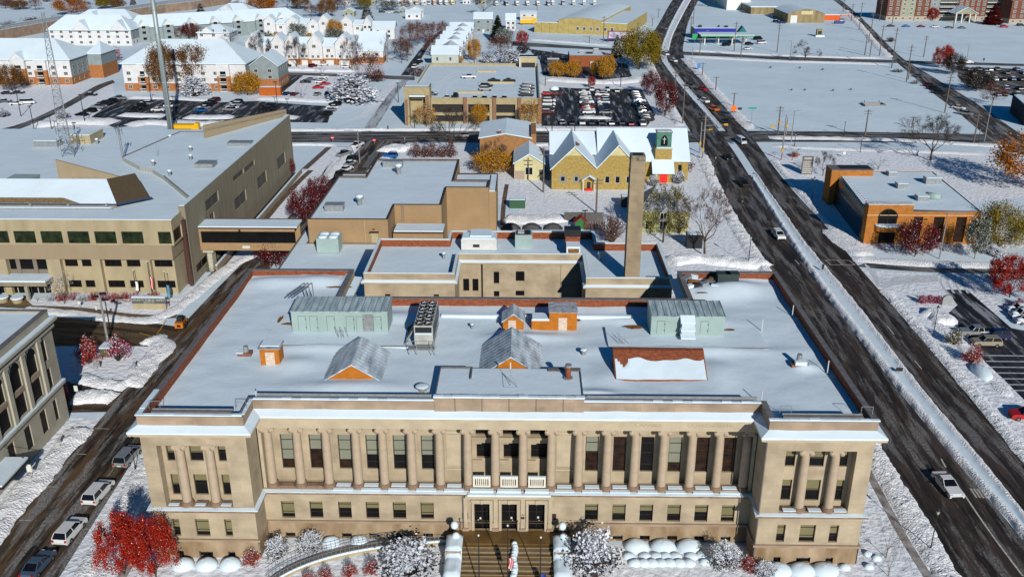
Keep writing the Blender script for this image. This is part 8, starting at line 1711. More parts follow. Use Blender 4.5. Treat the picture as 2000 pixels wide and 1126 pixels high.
# lots
def row(items, group, tail, near=False, deg=0, z=0.0):
 for i, it in enumerate(items):
  px, py, c, k = it[:4]; s = len(it) > 4 and it[4]; dg = it[5] if len(it) > 5 else deg
  car(k, c, px, py, dg, '%s%s %s, %s %s' % ('snow-topped ' if s else '', c, {'sedan':'car','SUV':'SUV'}.get(k, k), N_[i], tail), group, bool(s), near, z)
row([(160,226,'black','sedan'),(177,219,'black','SUV'),(192,212,'silver','pickup'),(205,205,'black','pickup'),(218,200,'black','SUV'),(233,195,'silver','pickup')], 'cars in the lot by the monopole', 'from the near end of the slanting row left of the monopole', deg=168)
row([(264,214,'black','sedan'),(274,209,'black','SUV'),(285,205,'silver','SUV',1)], 'cars in the lot by the monopole', 'from the near end of the short row left of the monopole', deg=172); row([(309,217,'white','sedan',1),(333,209,'white','sedan',1)], 'cars in the lot by the monopole', 'of the two snowy cars just beside the monopole foot')
row([(392,218,'blue','sedan'),(398,213,'silver','sedan',1),(404,208,'black','SUV'),(411,203,'black','SUV'),(419,198,'maroon','SUV')], 'cars in the lot by the monopole', 'from the near end of the row headed by a blue car', deg=170)
row([(448,217,'silver','SUV'),(454,212,'white','sedan',1),(460,207,'silver','SUV',1),(463,202,'black','SUV')], 'cars in the lot by the monopole', 'from the near end of the row headed by a silver SUV', deg=170)
row([(519,216,'black','SUV'),(526,210,'black','SUV')], 'cars in the lot by the monopole', 'of the two black ones left of the black pickup', deg=172); row([(557,224,'black','pickup')], 'cars in the lot by the monopole', 'one alone on the snowy island')
row([(637,225,'black','SUV'),(645,217,'silver','sedan',1),(650,212,'white','sedan',1),(655,206,'black','SUV')], 'cars in the lot by the monopole', 'from the near end of the last row before the ramp street', deg=172)
row([(532,156,'grey','sedan',1),(597,162,'black','sedan'),(608,157,'grey','sedan',1),(632,153,'white','sedan',1),(630,158,'silver','sedan',1),(626,162,'white','sedan',1),(635,166,'red','sedan'),(622,173,'red','sedan')], 'cars in the upper lot before the terraces', 'counted from the left in the upper lot before the terraces', deg=5)
row([(560,185,'dark blue','sedan',1,80),(575,186,'maroon','sedan',1,80),(620,186,'silver','sedan',1,80),(642,186,'dark blue','SUV',0,80),(658,187,'dark blue','SUV',0,80)], 'cars in the lower row of the upper lot', 'from the left in the row below the red cars')
row([(515,137,'dark','sedan',1),(543,131,'dark','SUV',1,60),(560,131,'dark','SUV',1,60),(611,131,'maroon','SUV',0,60),(633,128,'white','sedan',1),(676,133,'white','sedan',1)], 'cars before the front terrace', 'from the left before the front terrace', deg=20)
row([(15,184,'dark','sedan',1),(36,183,'dark','sedan',1),(10,200,'grey','sedan',1),(33,205,'white','sedan',1),(55,203,'white','van',1),(178,187,'black','sedan',1)], 'cars along the apartment lane', 'one along the apartment lane', deg=10)
row([(811,133,'white','SUV',1,75),(820,123,'dark','SUV',1,75)], 'cars in the lane beside the garage', 'of the two in the dark lane beside the garage')
row([(916,153,'white','pickup',0),(965,160,'black','sedan',0),(995,160,'black','sedan',0),(950,170,'black','SUV',1),(949,177,'silver','SUV',1),(842,186,'grey','sedan',1)], 'cars on the garage roof deck', 'one parked on the garage roof deck', z=8.3, deg=3)
row([(873,193,'white','sedan',1,90),(890,191,'black','pickup',0,90),(928,194,'white','sedan',1,90),(946,194,'dark','sedan',1,90),(966,194,'white','sedan',1,90),(985,194,'silver','sedan',1,90)], 'cars behind the garage front parapet', 'from the left behind the front parapet of the garage deck', z=8.3)
row([(1029,188,'dark','minivan',1),(1030,182,'grey','minivan',1),(1031,176,'dark','minivan',1),(1032,170,'grey','minivan',1)], 'snow-roofed vans on the garage deck', 'from the front in the tight row at the garage deck corner', z=8.3, deg=6)
cc = ['white','silver','red','black','white','grey','silver','dark blue','white']; kk = ['SUV','sedan','sedan','SUV','pickup','sedan','SUV','sedan','sedan']
row([(1150-1.1*i+(1 if i%2 else 0), 222-4.9*i, cc[i], kk[i], i not in (2,3)) for i in range(9)], 'left column of the middle block in the church car park', 'from the near end of the left column, church car park', deg=4)
row([(1183-1.0*i, 222-4.9*i, ['silver','dark','dark blue','silver','white','grey','maroon','white','silver'][i], ['sedan','SUV','SUV','sedan','SUV','SUV','sedan','pickup','SUV'][i], i in (3,4,5,7,8)) for i in range(9)], 'right column of the middle block in the church car park', 'from the near end of the right column, church car park', deg=176)
row([(1265-2.0*i, 236-4.6*i, ['black','black','dark','white','black','dark blue','grey','dark','white','dark blue','black','dark'][i], ['SUV','SUV','pickup','sedan','SUV','sedan','SUV','sedan','sedan','SUV','SUV','SUV'][i], i in (3,6,8)) for i in range(12)], 'east column of the church car park', 'from the near end of the east column, church car park', deg=4)
row([(1098,242,'grey','sedan',1),(1117,243,'black','sedan'),(1137,242,'white','pickup'),(1155,243,'black','SUV'),(1174,243,'dark','SUV'),(1194,243,'silver','sedan'),(1214,243,'black','SUV'),(1232,244,'maroon','sedan'),(1255,244,'white','pickup')], 'near row of the church car park', 'from the left in the row nearest the church', deg=90)
row([(1070,222,'maroon','SUV',1),(1072,214,'black','SUV',1),(1072,206,'white','minivan',1),(1073,199,'white','minivan',1),(1071,186,'red','SUV',1),(1085,186,'maroon','sedan',0)], 'west column of the church car park', 'from the near end of the west column, church car park', deg=3)
row([(1156,177,'white','SUV',1,88),(1186,177,'white','pickup',0,88),(1205,180,'silver','SUV',1,88)], 'three cars at the back of the church car park', 'of three along the back edge of the church car park')
row([(1740,52.5,'black','sedan'),(1770,53,'blue','sedan'),(1799,53.5,'maroon','sedan'),(1826,54,'white','sedan',1),(1854,55.5,'grey','sedan',1),(1879,56,'grey','sedan',1),(1961,54,'red','SUV'),(1993,51,'dark','SUV',1)], 'cars before the brick apartments', 'from the left in the row before the brick apartments', deg=2)
for j, (y, xs) in enumerate(((138,(1891,1910,1932,1946,1985)),(145,(1900,1925,1965,1998)),(157.5,(1942,1958,1976,1994)),(175,(1943,1963,1990)),(187,(1948,1960,1985)))):
 row([(x, y, ['black','dark','white','black','dark blue'][(i+j)%5], ['SUV','sedan','SUV'][(i*2+j)%3], (i+j)%2 == 0) for i, x in enumerate(xs)], 'cars in the far right car park', 'from the left, %s row from the back, far right lot' % N_[j], deg=85)
row([(1890,124,'white','sedan')], 'car on the far cross street', 'and only one on the far cross street beyond the red tree', deg=178)
row([(1793,151,'grey','sedan'),(1816,170,'maroon','SUV'),(1825,176,'black','SUV'),(1835,184,'dark','SUV'),(1872,213,'white','sedan'),(1886,225,'silver','SUV')], 'cars parked along the diagonal avenue', 'from the top along the diagonal avenue', deg=-52)
row([(1672,37,'white','sedan')], 'car beside the orange workshop', 'and only one on the avenue near the orange workshop', deg=-60)
row([(1418,90,'black','SUV'),(1425,86,'black','pickup'),(1463,88,'dark','SUV'),(1460,97,'white','sedan'),(1480,78,'black','van'),(1487,86,'white','van')], 'vehicles at the filling station', 'of the jumbled group at the filling station', deg=25)
row([(746,25,'dark','SUV',1),(761,26,'white','SUV',1),(775,26,'grey','sedan',1)], 'cars on the far snowy yard', 'from the left on the far snowy yard', deg=5)
row([(1250,45,'white','van',0)], 'van beside the yellow warehouse', 'and only one at the east end of the yellow warehouse', deg=-5); row([(1236,32,'white','sedan',1)], 'car beside the yellow warehouse', 'and only one in the shade beside the yellow warehouse', deg=-50)
row([(1516,44,'dark blue','SUV',1,30),(1527,46,'dark blue','pickup',0,10)], 'cars beside the white roller door', 'of the two beside the white roller door')
row([(1642,42,'white','van',1)], 'van under the orange canopy', 'and only one under the orange canopy', deg=80)
# box trucks with snowy tops lined up far away
def truck(px, py, label, c, grp, deg=90, L=7.5, yel=False):
 p = g(px, py); t = thing('school_bus' if yel else 'box_truck', label, 'bus' if yel else 'truck', (p.x,p.y,0), R(deg), grp); m = MB().mat(c); m.box(-L/2,L/2-1.6,-1.2,1.2,.8,3.4); m.build('cargo_box', t, world=False); m = MB().mat(c if yel else WHITEP); m.box(L/2-1.55,L/2+.2,-1.1,1.1,.6,2.4); m.mat(DARKM).box(L/2+.203,L/2+.24,-.95,.95,1.5,2.2); m.build('cab', t, world=False)
 m = MB().mat(SNOW); m.box(-L/2,L/2-1.6,-1.2,1.2,3.403,3.75); m.build('snow_cover', t, world=False); m = MB().mat(TYRE); m.box(-L/2+.6,-L/2+1.6,-1.25,1.25,0,.79); m.box(L/2-1.4,L/2-.5,-1.15,1.15,0,.59); m.build('wheels', t, world=False)
tc_ = [WHITEP, WSID, mat('truck_orange',(.5,.2,.01),.6), mat('truck_navy',(.02,.02,.08),.6), WHITEP, CREAM]
for i in range(9): truck(792+11.2*i, 9.5+(i%2)*.6, 'snow-topped box truck, %s from the left in the row above the brown trees' % N_[i], tc_[(i*5+1)%6] if i != 2 else tc_[2], 'row of box trucks above the brown trees', -90+3*i)
for i in range(11): truck(968+20.5*i-(i > 5)*12, 11.5-(i > 5)*1.5, 'snow-topped box truck, %s from the left in the row behind the warehouse' % N_[i], tc_[(i*3)%6] if i%3 else WHITEP, 'row of box trucks behind the warehouse', -70-2*i)
truck(1030,48,'yellow school bus, near one of the two left of the warehouse',YM,'yellow buses left of the warehouse',3,10,True); truck(1034,43,'yellow school bus, far one of the two left of the warehouse',YM,'yellow buses left of the warehouse',3,10,True)
# ---------------------------------------------------------------- poles, lamps and signs
GP = mat('pole_grey',(.24,.24,.24),.6,.1,1); WP_ = mat('pole_wood',(.15,.12,.10),.9,.2,2); LANT = mat('lantern_glass',(.45,.45,.40),.4)
GAM = mat('traffic_yellow',(.55,.32,.02),.5)
def pole(kind, x, y, ty, label, group=None, arm=0, mk=None, z=0):
 """foot at a survey mark, head at row ty; arm = metres (signed, east positive)"""
 p = mk(x, y) if mk else g(x, y, z); px, by = XY(p)
 h = hgt(px, by, ty) if z == 0 else (by-ty)/FPX*(p-CAM).length*1.05; X, Y = p.x, p.y
 nm, ct = {'lamp':('street_lamp','street lamp'),'lantern':('lantern_lamp','street lamp'),'utility':('utility_pole','utility pole'),'post':('post','post'),'signal':('traffic_signal','traffic signal'),'sign':('road_sign','sign'),'lot':('lot_lamp','street lamp')}[kind]
 t = thing(nm, label, ct, (X, Y, z), 0, group); m = MB().mat({'utility':WP_,'lantern':DARKM,'lot':DARKM}.get(kind, GP)); f = max(1, min(2.6, (p-CAM).length/150))
 r = {'lamp':.09,'lantern':.06,'utility':.14,'post':.05,'signal':.12,'sign':.035,'lot':.09}[kind]*min(f, 1.6); m.tube((X,Y,z-.1),(X,Y,z+h*(1 if kind != 'lantern' else .86)),r*1.2,r*.8,6); m.build('pole', t)
 if kind == 'lamp':
  a = arm or 1.8; m = MB().mat(GP); m.tube((X,Y,h-.4),(X+a*.5,Y,h),.05*f,.05*f,4); m.tube((X+a*.5,Y,h),(X+a,Y,h),.05*f,.05*f,4); m.box(X+a-.15,X+a+.55*(1 if a > 0 else -1),Y-.15,Y+.15,h-.12,h+.06); m.build('lamp_arm', t)
 if kind == 'lot': m = MB().mat(DARKM); m.box(X-.7,X+.7,Y-.2,Y+.2,z+h-.1,z+h+.15); m.build('lamp_head', t)
 if kind == 'lantern':
  m = MB().mat(LANT); q = h*.14; m.lathe(X,Y,[(.10,h-q),(.24,h-q*.45),(.2,h-q*.35)],8); m.mat(DARKM).lathe(X,Y,[(.28,h-q*.42),(.12,h-q*.1),(.03,h+.12)],8); m.cyl(X,Y,h-q-.1,h-q,.16,.16,8); m.cyl(X,Y,0,.7,.16,.10,8); m.build('lantern', t)
 if kind == 'utility':
  m = MB().mat(WP_)
  for q in (.93,.84)[:2 if h > 9 else 1]: m.box(X-1.3,X+1.3,Y-.08,Y+.08,h*q-.08,h*q+.08)
  for q in (-1.2,-.5,.5,1.2): m.cyl(X+q,Y,h*.93+.08,h*.93+.35,.07,.07,5)
  m.build('crossarm', t)
 if kind == 'signal':
  a = arm or 5; m = MB().mat(GP); m.tube((X,Y,h*.72),(X+a,Y,h*.76),.09,.06,5); m.build('mast_arm', t); m = MB().mat(GAM); m.box(X+a-.6,X+a+.6,Y-.15,Y+.15,h*.76-.45,h*.76+.15); m.box(X-.3,X+.3,Y-.2,Y+.2,2.6,3.7); m.build('signal_head', t)
 return t
def XY(p):
 d = Vector((p.x, p.y, 0))-CAM; q = d.dot(FW); return 1000+FPX*d.dot(RT)/q, 563-FPX*d.dot(UP)/q
for a in ((B4,1030,960,690/3.254+780,'black lantern street lamp on the snow verge at the bottom right'),(N4,1285,640,500+385/4,'black lantern street lamp with a small sign beside the east car park'),(M4,345,590,240+420/4,'black lantern lamp on the blue shaded verge west of the bank'),(M3,1578,430,240+255/4,'lantern lamp on the church side verge, middle of three'),(M3,1792,705,240+600/4,'lantern lamp beside the big spreading bare tree'),
   (M3,1845,1115,240+875/4,'tall slim lamp at the south corner of the church lawn'),(B1,863,447,780+200/3.254,'black lamp post beside the silver minivan'),(M4,205,190,240+80/4,'lantern lamp at the south west corner of the square field'),(M4,720,228,240+100/4,'lantern lamp with a red band on the verge south of the field'),(T4,590,1070,950/4,'lantern lamp standing alone in the lower square field'),(T4,1120,1092,960/4,'lantern lamp in the field left of the large bare tree'),(T4,1640,1115,1005/4,'short lantern lamp at the avenue corner of the field'),(M4,1640,155,240+40/4,'short lantern lamp beside the avenue junction')):
 if a[0] is M4 and a[1] == 1640: continue
 pole('lantern', a[1], a[2], a[3], a[4], 'black lantern lamps', mk=a[0])
for a in ((T1,165,910,685/4,'dark lot lamp left of the white van at the apartment lane'),(T1,268,1018,830/4,'dark lot lamp nearer the office block at the left'),(T1,665,965,740/4,'dark lot lamp beside the slanting row of black cars'),(T1,1182,790,660/4,'dark lot lamp left of the monopole before the rust trees'),(T1,1380,985,755/4,'dark lot lamp just right of the monopole'),(T1,590,1035,960/4,'short dark lamp behind the office roof'),(T1,405,1010,900/4,'short grey lamp left of the long office roof plant house'),
   (T2,262,1000,775/4,'dark lot lamp touching the office roof fin'),(T2,170,850,640/4,'dark lot lamp beside the orange-red container'),(T2,1113,800,650/4,'lot lamp beside the garage entrance tower'),(T2,1240,1012,870/4,'lamp at the foot of the garage entrance tower'),(T3,848,680,490/4,'lamp at the back edge of the church car park'),(T3,260,670,590/4,'small lamp at the north west corner of the church car park'),(T3,490,1030,910/4,'lamp on the near edge of the church car park'),(T3,312,1042,720/4,'tall lamp left of the near row of the church car park'),(M3,568,790,240+685/4,'hooked dark lamp between the church lawn and the wing')):
 pole('lot', a[1], a[2], a[3], a[4], 'dark car park lamps', mk=a[0])
for a in ((M2,810,312,240+60/4,'grey street lamp with a long arm over the street behind the office block',-3.6),(T4,180,1112,865/4,'hooked grey street lamp at the south west corner of the square field',2),(T4,170,470,320/4,'grey street lamp beside the far cross street, left of the wide bare tree',-1),(T3,1405,490,370/4,'grey street lamp at the far crossing corner',-2),(M4,1338,1062,240+700/4,'tan street lamp before the bank front',3.2),(T4,1690,1102,805/4,'tall grey street lamp at the avenue corner of the field',2),(T4,1550,480,345/4,'grey street lamp beyond the red tree',-1),(T3,1515,330,240/4,'grey street lamp beside the green canopy',1)):
 pole('lamp', a[1], a[2], a[3], a[4], 'grey street lamps', a[5], mk=a[0])
for a in ((M3,1487,284,220,'tall traffic signal pole with a long arm at the wide junction',6.5),(M4,105,290,224,'signal pole at the south west field corner beyond the junction',-4),(T4,140,1052,915/4,'pair signal post just inside the field corner',-3),(M3,1465,235,238,'shorter signal post left of the long-armed signal',3)):
 pole('signal', a[1], a[2], a[3], a[4], 'traffic signals at the wide junction', a[5], mk=a[0])
for a in ((T4,70,410,185/4,'first from the left beyond the far cross street'),(T4,710,236,20/4,'left of the avenue near the orange workshop'),(T4,650,166,30/4,'just right of the orange workshop'),(T4,585,95,0,'at the top beside the avenue start'),(T4,755,432,270/4,'left one of the pair near the avenue bend'),(T4,795,442,310/4,'right one of the pair near the avenue bend'),(T4,785,336,225/4,'short one behind the pair near the avenue bend'),(T4,870,438,195/4,'at the avenue junction, left of the tall crossarm pole'),(T4,965,533,215/4,'tall crossarm pole at the avenue junction'),(T4,1080,642,350/4,'crossarm pole on the edge of the square field below the junction'),
   (T4,1095,622,500/4,'short one just behind the field edge crossarm pole'),(T4,1215,447,280/4,'standing in the upper right snow field'),(T4,1380,882,585/4,'tall leaning one on the field edge above the large bare tree'),(T4,75,1052,830/4,'at the lower left corner of the square field'),(T4,755,1077,855/4,'at the lower middle of the square field'),(T4,1605,1117,890/4,'right of the large bare tree'),(T4,1125,1000,960/4-12,'slim one behind the large bare tree'),(T4,870,165,0,'in the blue shade before the apartments'),(T4,805,250,100/4,'right side of the avenue below the blue shade'),(T4,970,190,60/4,'before the left end of the brick apartments'),(T4,1445,225,10/4,'before the gabled porch'),
   (T3,1415,190,0,'beside the right carriageway above the filling station'),(T3,1395,260,130/4,'beside the right carriageway left of the green canopy'),(T3,1265,812,550/4,'beside the dark red trees on the left carriageway'),(T3,1330,975,640/4,'left of the carriageway above the church belfry'),(T3,1200,905,760/4,'at the corner of the church car park by the dark red tree'),(T3,1500,1120,900/4,'on the junction island above the belfry'),(T3,1485,600,490/4,'west edge of the square field, top one of three'),(T3,1590,712,600/4,'west edge of the square field, middle one of three'),(T3,1730,838,725/4,'west edge of the square field, lowest one of three'),(T3,1465,442,300/4,'left of two poles below the green canopy'),(T3,1735,402,170/4,'pole before the dark vehicles of the filling station'),(T3,1785,462,280/4,'right of two poles below the green canopy'),
   (T3,603,336,280/4,'short one on the lawn before the warehouse'),(T3,713,332,125/4,'tall one before the warehouse centre'),(T3,1095,206,140/4,'beside the left carriageway near the white van'),(T3,1143,140,70/4,'beside the left carriageway, farther up'),(T3,985,232,180/4,'short one below the white van'),(M3,245,542,240+190/4,'between the yellow cottage and the church'),(M3,120,440,240+262/4,'in front of the yellow cottage'),(M3,658,702,240+430/4,'dark one before the church side porch'),(T2,1285,70,20/4,'beside the far white gabled house'),(T2,1705,505,430/4-30,'first of two leaning ones at the back wall of the garage'),(T3,195,100,30/4,'left of the warehouse roof'),(F3_,60,240,0,'before the beige house with the red dormer')):
 pole('utility', a[1], a[2], max(-14, a[3]), 'wooden pole, '+a[4], 'wooden utility poles', mk=a[0])
for a in ((M2,1222,297,240+235/4,'left of two white posts behind the tan hall'),(M2,1285,302,240+240/4,'right of two white posts behind the tan hall'),(T4,540,430,405/4,'thin stake on the snow field left of the pole pair'),(M4,682,977,240+912/4,'thin stake on the verge west of the bank'),(N1,292,355,500+318/4,'black bollard left of the small bare tree')): pole('post', a[1], a[2], a[3], a[4], None, mk=a[0])
def sign(mk, x, y, ty, label, w_, h_, m_, txt=None, tm_=None, shape='rect', sz=.3, faces=1):
 t = pole('sign', x, y, ty, label, None, mk=mk); p = mk(x, y); px, by = XY(p); h = hgt(px, by, ty); m = MB().mat(m_)
 if shape == 'rect': m.box(p.x-w_/2,p.x+w_/2,p.y-.06,p.y-.04,h-h_,h)
 elif shape == 'disc': m.tube((p.x,p.y-.07,h-h_/2),(p.x,p.y-.04,h-h_/2),h_/2,h_/2,14); m.mat(WHITEP).box(p.x-w_*.36,p.x+w_*.36,p.y-.085,p.y-.072,h-h_/2-h_*.09,h-h_/2+h_*.09)
 else: m.face([(p.x,p.y-.06,h),(p.x-w_/2,p.y-.06,h-h_/2),(p.x,p.y-.06,h-h_),(p.x+w_/2,p.y-.06,h-h_/2)]); m.face([(p.x,p.y-.05,h),(p.x+w_/2,p.y-.05,h-h_/2),(p.x,p.y-.05,h-h_),(p.x-w_/2,p.y-.05,h-h_/2)])
 m.build('sign_board', t)
 if txt: text(txt, sz, (p.x,p.y-.075,h-h_/2), (R(90),0,0), tm_ or WHITEP, t, .004)
 return t
sign(M2,600,155,240+103/4,'red and white no-entry sign left of the street mouth',1.1,1.1,FR_,shape='disc'); sign(M2,925,168,240+122/4,'red and white no-entry sign right of the street mouth',1.1,1.1,FR_,shape='disc')
sign(M2,1165,188,240+115/4,'bare sign post on the snowy corner behind the tan hall',.3,.5,GP); sign(T2,935,1045,262,'small green street name sign beside the cross street',1.6,.35,mat('sign_green',(.03,.25,.18),.5))
t = sign(T3,1728,905,818/4,'orange diamond road works sign beside the carriageway',2.9,2.9,mat('sign_orange',(.75,.16,.01),.5),shape='dia'); sign(T3,1775,900,840/4,'small black sign right of the orange diamond',1.6,.9,DARKM)
sign(T3,1865,990,838/4,'teal street name sign on a grey post at the field corner',3.0,.6,mat('sign_teal',(.01,.28,.24),.5)); sign(T3,1457,552,495/4,'blue sign at the upper corner of the square field',1.6,2.4,mat('sign_blue',(.04,.22,.50),.5)); sign(T3,1425,345,265/4,'green filling station sign on a low pylon',3.0,3.4,GF)
sign(M4,592,268,240+225/4,'small white sign in the snow behind the bank',.9,.9,WHITEP); sign(N4,1018,926,500+868/4,'pair of small signs seen from behind on the snow median',1.2,.7,DARKM); sign(N4,423,126,500+62/4,'small dark sign at the crosswalk end of the median',.5,1.2,DARKM)
sign(N1,607,1102,500+1010/4,'white street sign before the arcaded building',.6,1.0,WHITEP); sign(B1,388,318,780+240/3.254,'small grey sign on the snow bank nearest the lane',.5,.8,GP); sign(B1,205,522,780+410/3.254,'white sign on the snow bank below the entrance canopy',.7,1.2,WHITEP)
sign(N1,760,880,500+820/4,'white plastic notice board on the island lawn',1.2,1.0,GP); sign(N1,627,412,500+350/4,'small grey meter-like sign before the office block',.5,.7,WHITEP); sign(N1,1060,905,500+820/4,'grey sign half buried in the island snow bank',.5,.8,GP); sign(T4,1680,500,455/4,'small dark sign in the upper right snow field',.9,1.2,DARKM)
# office block name wall
p = N1(1045,415); q = N1(1300,415); t = thing('name_wall', 'low stone name wall with a grey lettered band before the office block', 'sign', ((p.x+q.x)/2,p.y,0)); m = MB().mat(CONC); m.box(p.x,q.x,p.y,p.y+.6,0,1.3); m.build('wall', t); m = MB().mat(mat('sign_band',(.10,.105,.10),.6)); m.box(p.x-.1,q.x+.1,p.y-.1,p.y+.7,1.302,2.5); m.mat(SNOW).box(p.x-.1,q.x+.1,p.y-.1,p.y+.7,2.503,2.7); m.build('band', t)
text('KENOSHA COUNTY PUBLIC SAFETY BUILDING', .62, ((p.x+q.x)/2,p.y-.11,2.05), (R(90),0,0), mat('sign_letters',(.55,.56,.52),.5), t, .005); text('1000 55TH ST', .36, ((p.x+q.x)/2,p.y-.11,1.55), (R(90),0,0), MATS['sign_letters'], t, .005)
# big grey camera pole, its dark neighbour and the utility box
p = N1(845,678); h = hgt(845/4,500+678/4,500+285/4); t = thing('camera_pole', 'tall thick grey pole with two dark heads on the snowy island', 'pole', (p.x,p.y,0)); m = MB().mat(GP); m.tube((p.x,p.y,0),(p.x,p.y,h),.25,.17,8); m.build('shaft', t); m = MB().mat(DARKM); m.box(p.x-1.3,p.x-.2,p.y-.3,p.y+.3,h-.9,h-.6); m.box(p.x+.1,p.x+1.2,p.y-.3,p.y+.3,h-.3,h+.0); m.build('lamp_head', t); m = MB().mat(WHITEP); m.cyl(p.x-.9,p.y-.2,h-3.2,h-2.4,.22,.22,8); m.build('camera', t)
pole('lot', 868, 612, 500+340/4, 'dark lamp post right beside the tall camera pole', 'dark car park lamps', mk=N1)
p = N1(828,790); t = thing('utility_box', 'olive green utility box with a snow lid on the island', 'utility box', (p.x,p.y,0)); m = MB().mat(mat('olive_box',(.09,.095,.045),.7)); m.box(p.x-.9,p.x+.8,p.y,p.y+2.2,0,1.7); m.build('cabinet', t); m = MB().mat(SNOW); m.box(p.x-1.0,p.x+.9,p.y-.05,p.y+2.3,1.703,1.95); m.build('snow_lid', t)
for (mk, x, y, w_, h_, lb, c) in ((M3,42,668,4.2,2.3,'green steel transformer box in the snow behind the tan hall',mat('box_green',(.035,.10,.05),.6)),(M3,1425,980,3.6,3.4,'black covered structure like a small shed on the lawn by the spreading tree',DARKM),(T2,112,748,9,3.6,'orange-red container at the edge of the upper lot',mat('container_orange',(.42,.10,.01),.7)),(M3,905,660,3.4,3.0,'snow-roofed shed half hidden by the tall chimney',mat('shed_dark2',(.08,.07,.06),.8))):
 p = mk(x, y); vent_box(p.x, p.y+1.2, 0, w_, 2.4, h_, lb, c, True, 'outdoor_box', 'box')
p = M3(535,830); t = thing('play_house', 'little green and red play house with snow on its slopes beside the wing', 'play house', (p.x,p.y,0)); m = MB().mat(mat('play_green',(.03,.14,.04),.7)); m.box(p.x-1.4,p.x+1.4,p.y,p.y+2.2,0,1.6); m.build('wall', t); roofshape(t, p.x-1.4, p.x+1.4, p.y, p.y+2.2, 1.6, 3.0, 'y', .3, mat('play_red',(.3,.02,.02),.7), .15, 'roof', MATS['play_green'])
p = M3(560,770); t = thing('dark_fence', 'dark board fence panel behind the play house', 'fence', (p.x,p.y,0)); m = MB().mat(mat('dark_board',(.10,.095,.09),.8)); m.box(p.x-5,p.x+5,p.y,p.y+.2,0,2.4); m.build('panel', t)
p = M3(640,835); t = thing('brown_fence', 'brown slatted fence at the foot of the bare dark shrub', 'fence', (p.x,p.y,0)); m = MB().mat(mat('brown_board',(.14,.07,.04),.8)); [m.box(p.x-2.4+.4*k,p.x-2.1+.4*k,p.y,p.y+.12,0,2.2) for k in range(13)]; m.build('slats', t)
for k in range(3):
 p = M3(-75+165*k,835); q = M3(55+165*k,835); t = thing('vehicle_cover', 'dark covered car in the row behind the wing parapet, %s from the left' % N_[k], 'car', ((p.x+q.x)/2,p.y,0), 0, 'dark covered cars behind the wing'); m = MB().mat(mat('dark_cover',(.04,.042,.045),.6,.3,1)); m.s = True; V = []; F_ = []
 for j in range(9):
  for i in range(9):
   u, v = i/8*2-1, j/8*2-1; V.append(((p.x+q.x)/2+u*2.5, p.y+1+v*1.0, max(0, 1.5*(1-u**4)*(1-v**4)*(.75+.25*math.cos(u*2.2)))))
 for j in range(8):
  for i in range(8): a = j*9+i; F_.append((a,a+1,a+10,a+9))
 m.idx(V, F_); m.build('cover', t)
# sign pylon and monument beside the bank and the car park
p = M4(300,402); h = hgt(1575,340.5,240+262/4); t = thing('sign_pylon', 'tall striped sign pylon beside the road west of the bank', 'sign', (p.x,p.y,0)); m = MB().mat(mat('pylon_grey',(.12,.12,.12),.6)); m.box(p.x-1.6,p.x+1.6,p.y,p.y+.4,0,h); m.build('pylon', t); m = MB().mat(mat('pylon_stripe',(.42,.40,.36),.6))
for k in range(7): m.box(p.x-1.4,p.x+1.4,p.y-.05,p.y-.003,.4+k*(h-1.6)/7,.4+(k+.62)*(h-1.6)/7)
m.box(p.x-1.2,p.x+1.0,p.y-.05,p.y-.004,h-.9,h-.3); m.build('name_panel', t)
p = N4(1398,385); t = thing('arched_monument', 'small grey arched stone monument in the snow at the east car park', 'monument', (p.x,p.y,0)); m = MB().mat(mat('monument_grey',(.30,.31,.32),.7)); n = 10; pts = [(p.x-1.0,0),(p.x+1.0,0)]+[(p.x+1.0*math.cos(math.pi*i/n),1.3+.9*math.sin(math.pi*i/n)) for i in range(n+1)]
N0 = len(pts); m.idx([(a,p.y,b) for a, b in pts]+[(a,p.y+.5,b) for a, b in pts], [tuple(range(N0)), tuple(reversed(range(N0,2*N0)))]+[(i,N0+i,N0+(i+1)%N0,(i+1)%N0) for i in range(N0)]); m.build('slab', t)
# things on the square field
p = T4(838,830); t = thing('sunken_frame', 'low square grey frame half buried in the middle of the square field', 'frame', (p.x,p.y,0)); m = MB().mat(GP); m.box(p.x-4.5,p.x+4,p.y-1,p.y-.7,0,.8); m.box(p.x-4.5,p.x+4,p.y+4,p.y+4.3,0,.8); m.box(p.x-4.5,p.x-4.2,p.y-.7,p.y+4,0,.8); m.box(p.x+3.7,p.x+4,p.y-.7,p.y+4,0,.8); m.mat(DARKM).cyl(p.x-3,p.y+4.6,0,1.4,.15,.15,5); m.cyl(p.x+3,p.y+4.6,0,1.4,.15,.15,5); m.build('frame', t)
p = T4(400,288); t = thing('snow_machine', 'small tan machine standing alone in the upper middle snow field', 'machine', (p.x,p.y,0)); m = MB().mat(mat('machine_tan',(.28,.22,.10),.7)); m.box(p.x-1.6,p.x+1.6,p.y,p.y+2.5,0,4.4); m.build('body', t); m = MB().mat(DARKM); m.box(p.x-1.0,p.x+1.2,p.y-.1,p.y-.003,1.5,3.4); m.mat(SNOW).box(p.x-2.4,p.x+3,p.y-1,p.y-.11,0,.9); m.build('front_panel', t)
# hospital-like lot wall and retaining wall by the office
p, q = g(455,470), g(575,330)
t = thing('retaining_wall', 'low pale wall running along the foot of the office block', 'wall', (-65.4,130,0)); m = MB().mat(CONC2); m.box(-65.7,-65.3,96,178,0,1.5); m.mat(DARKM).box(-67.9,-65.75,96,178,.02,.1); m.mat(SNOW).box(-65.72,-65.28,96,178,1.502,1.68); m.build('wall', t)
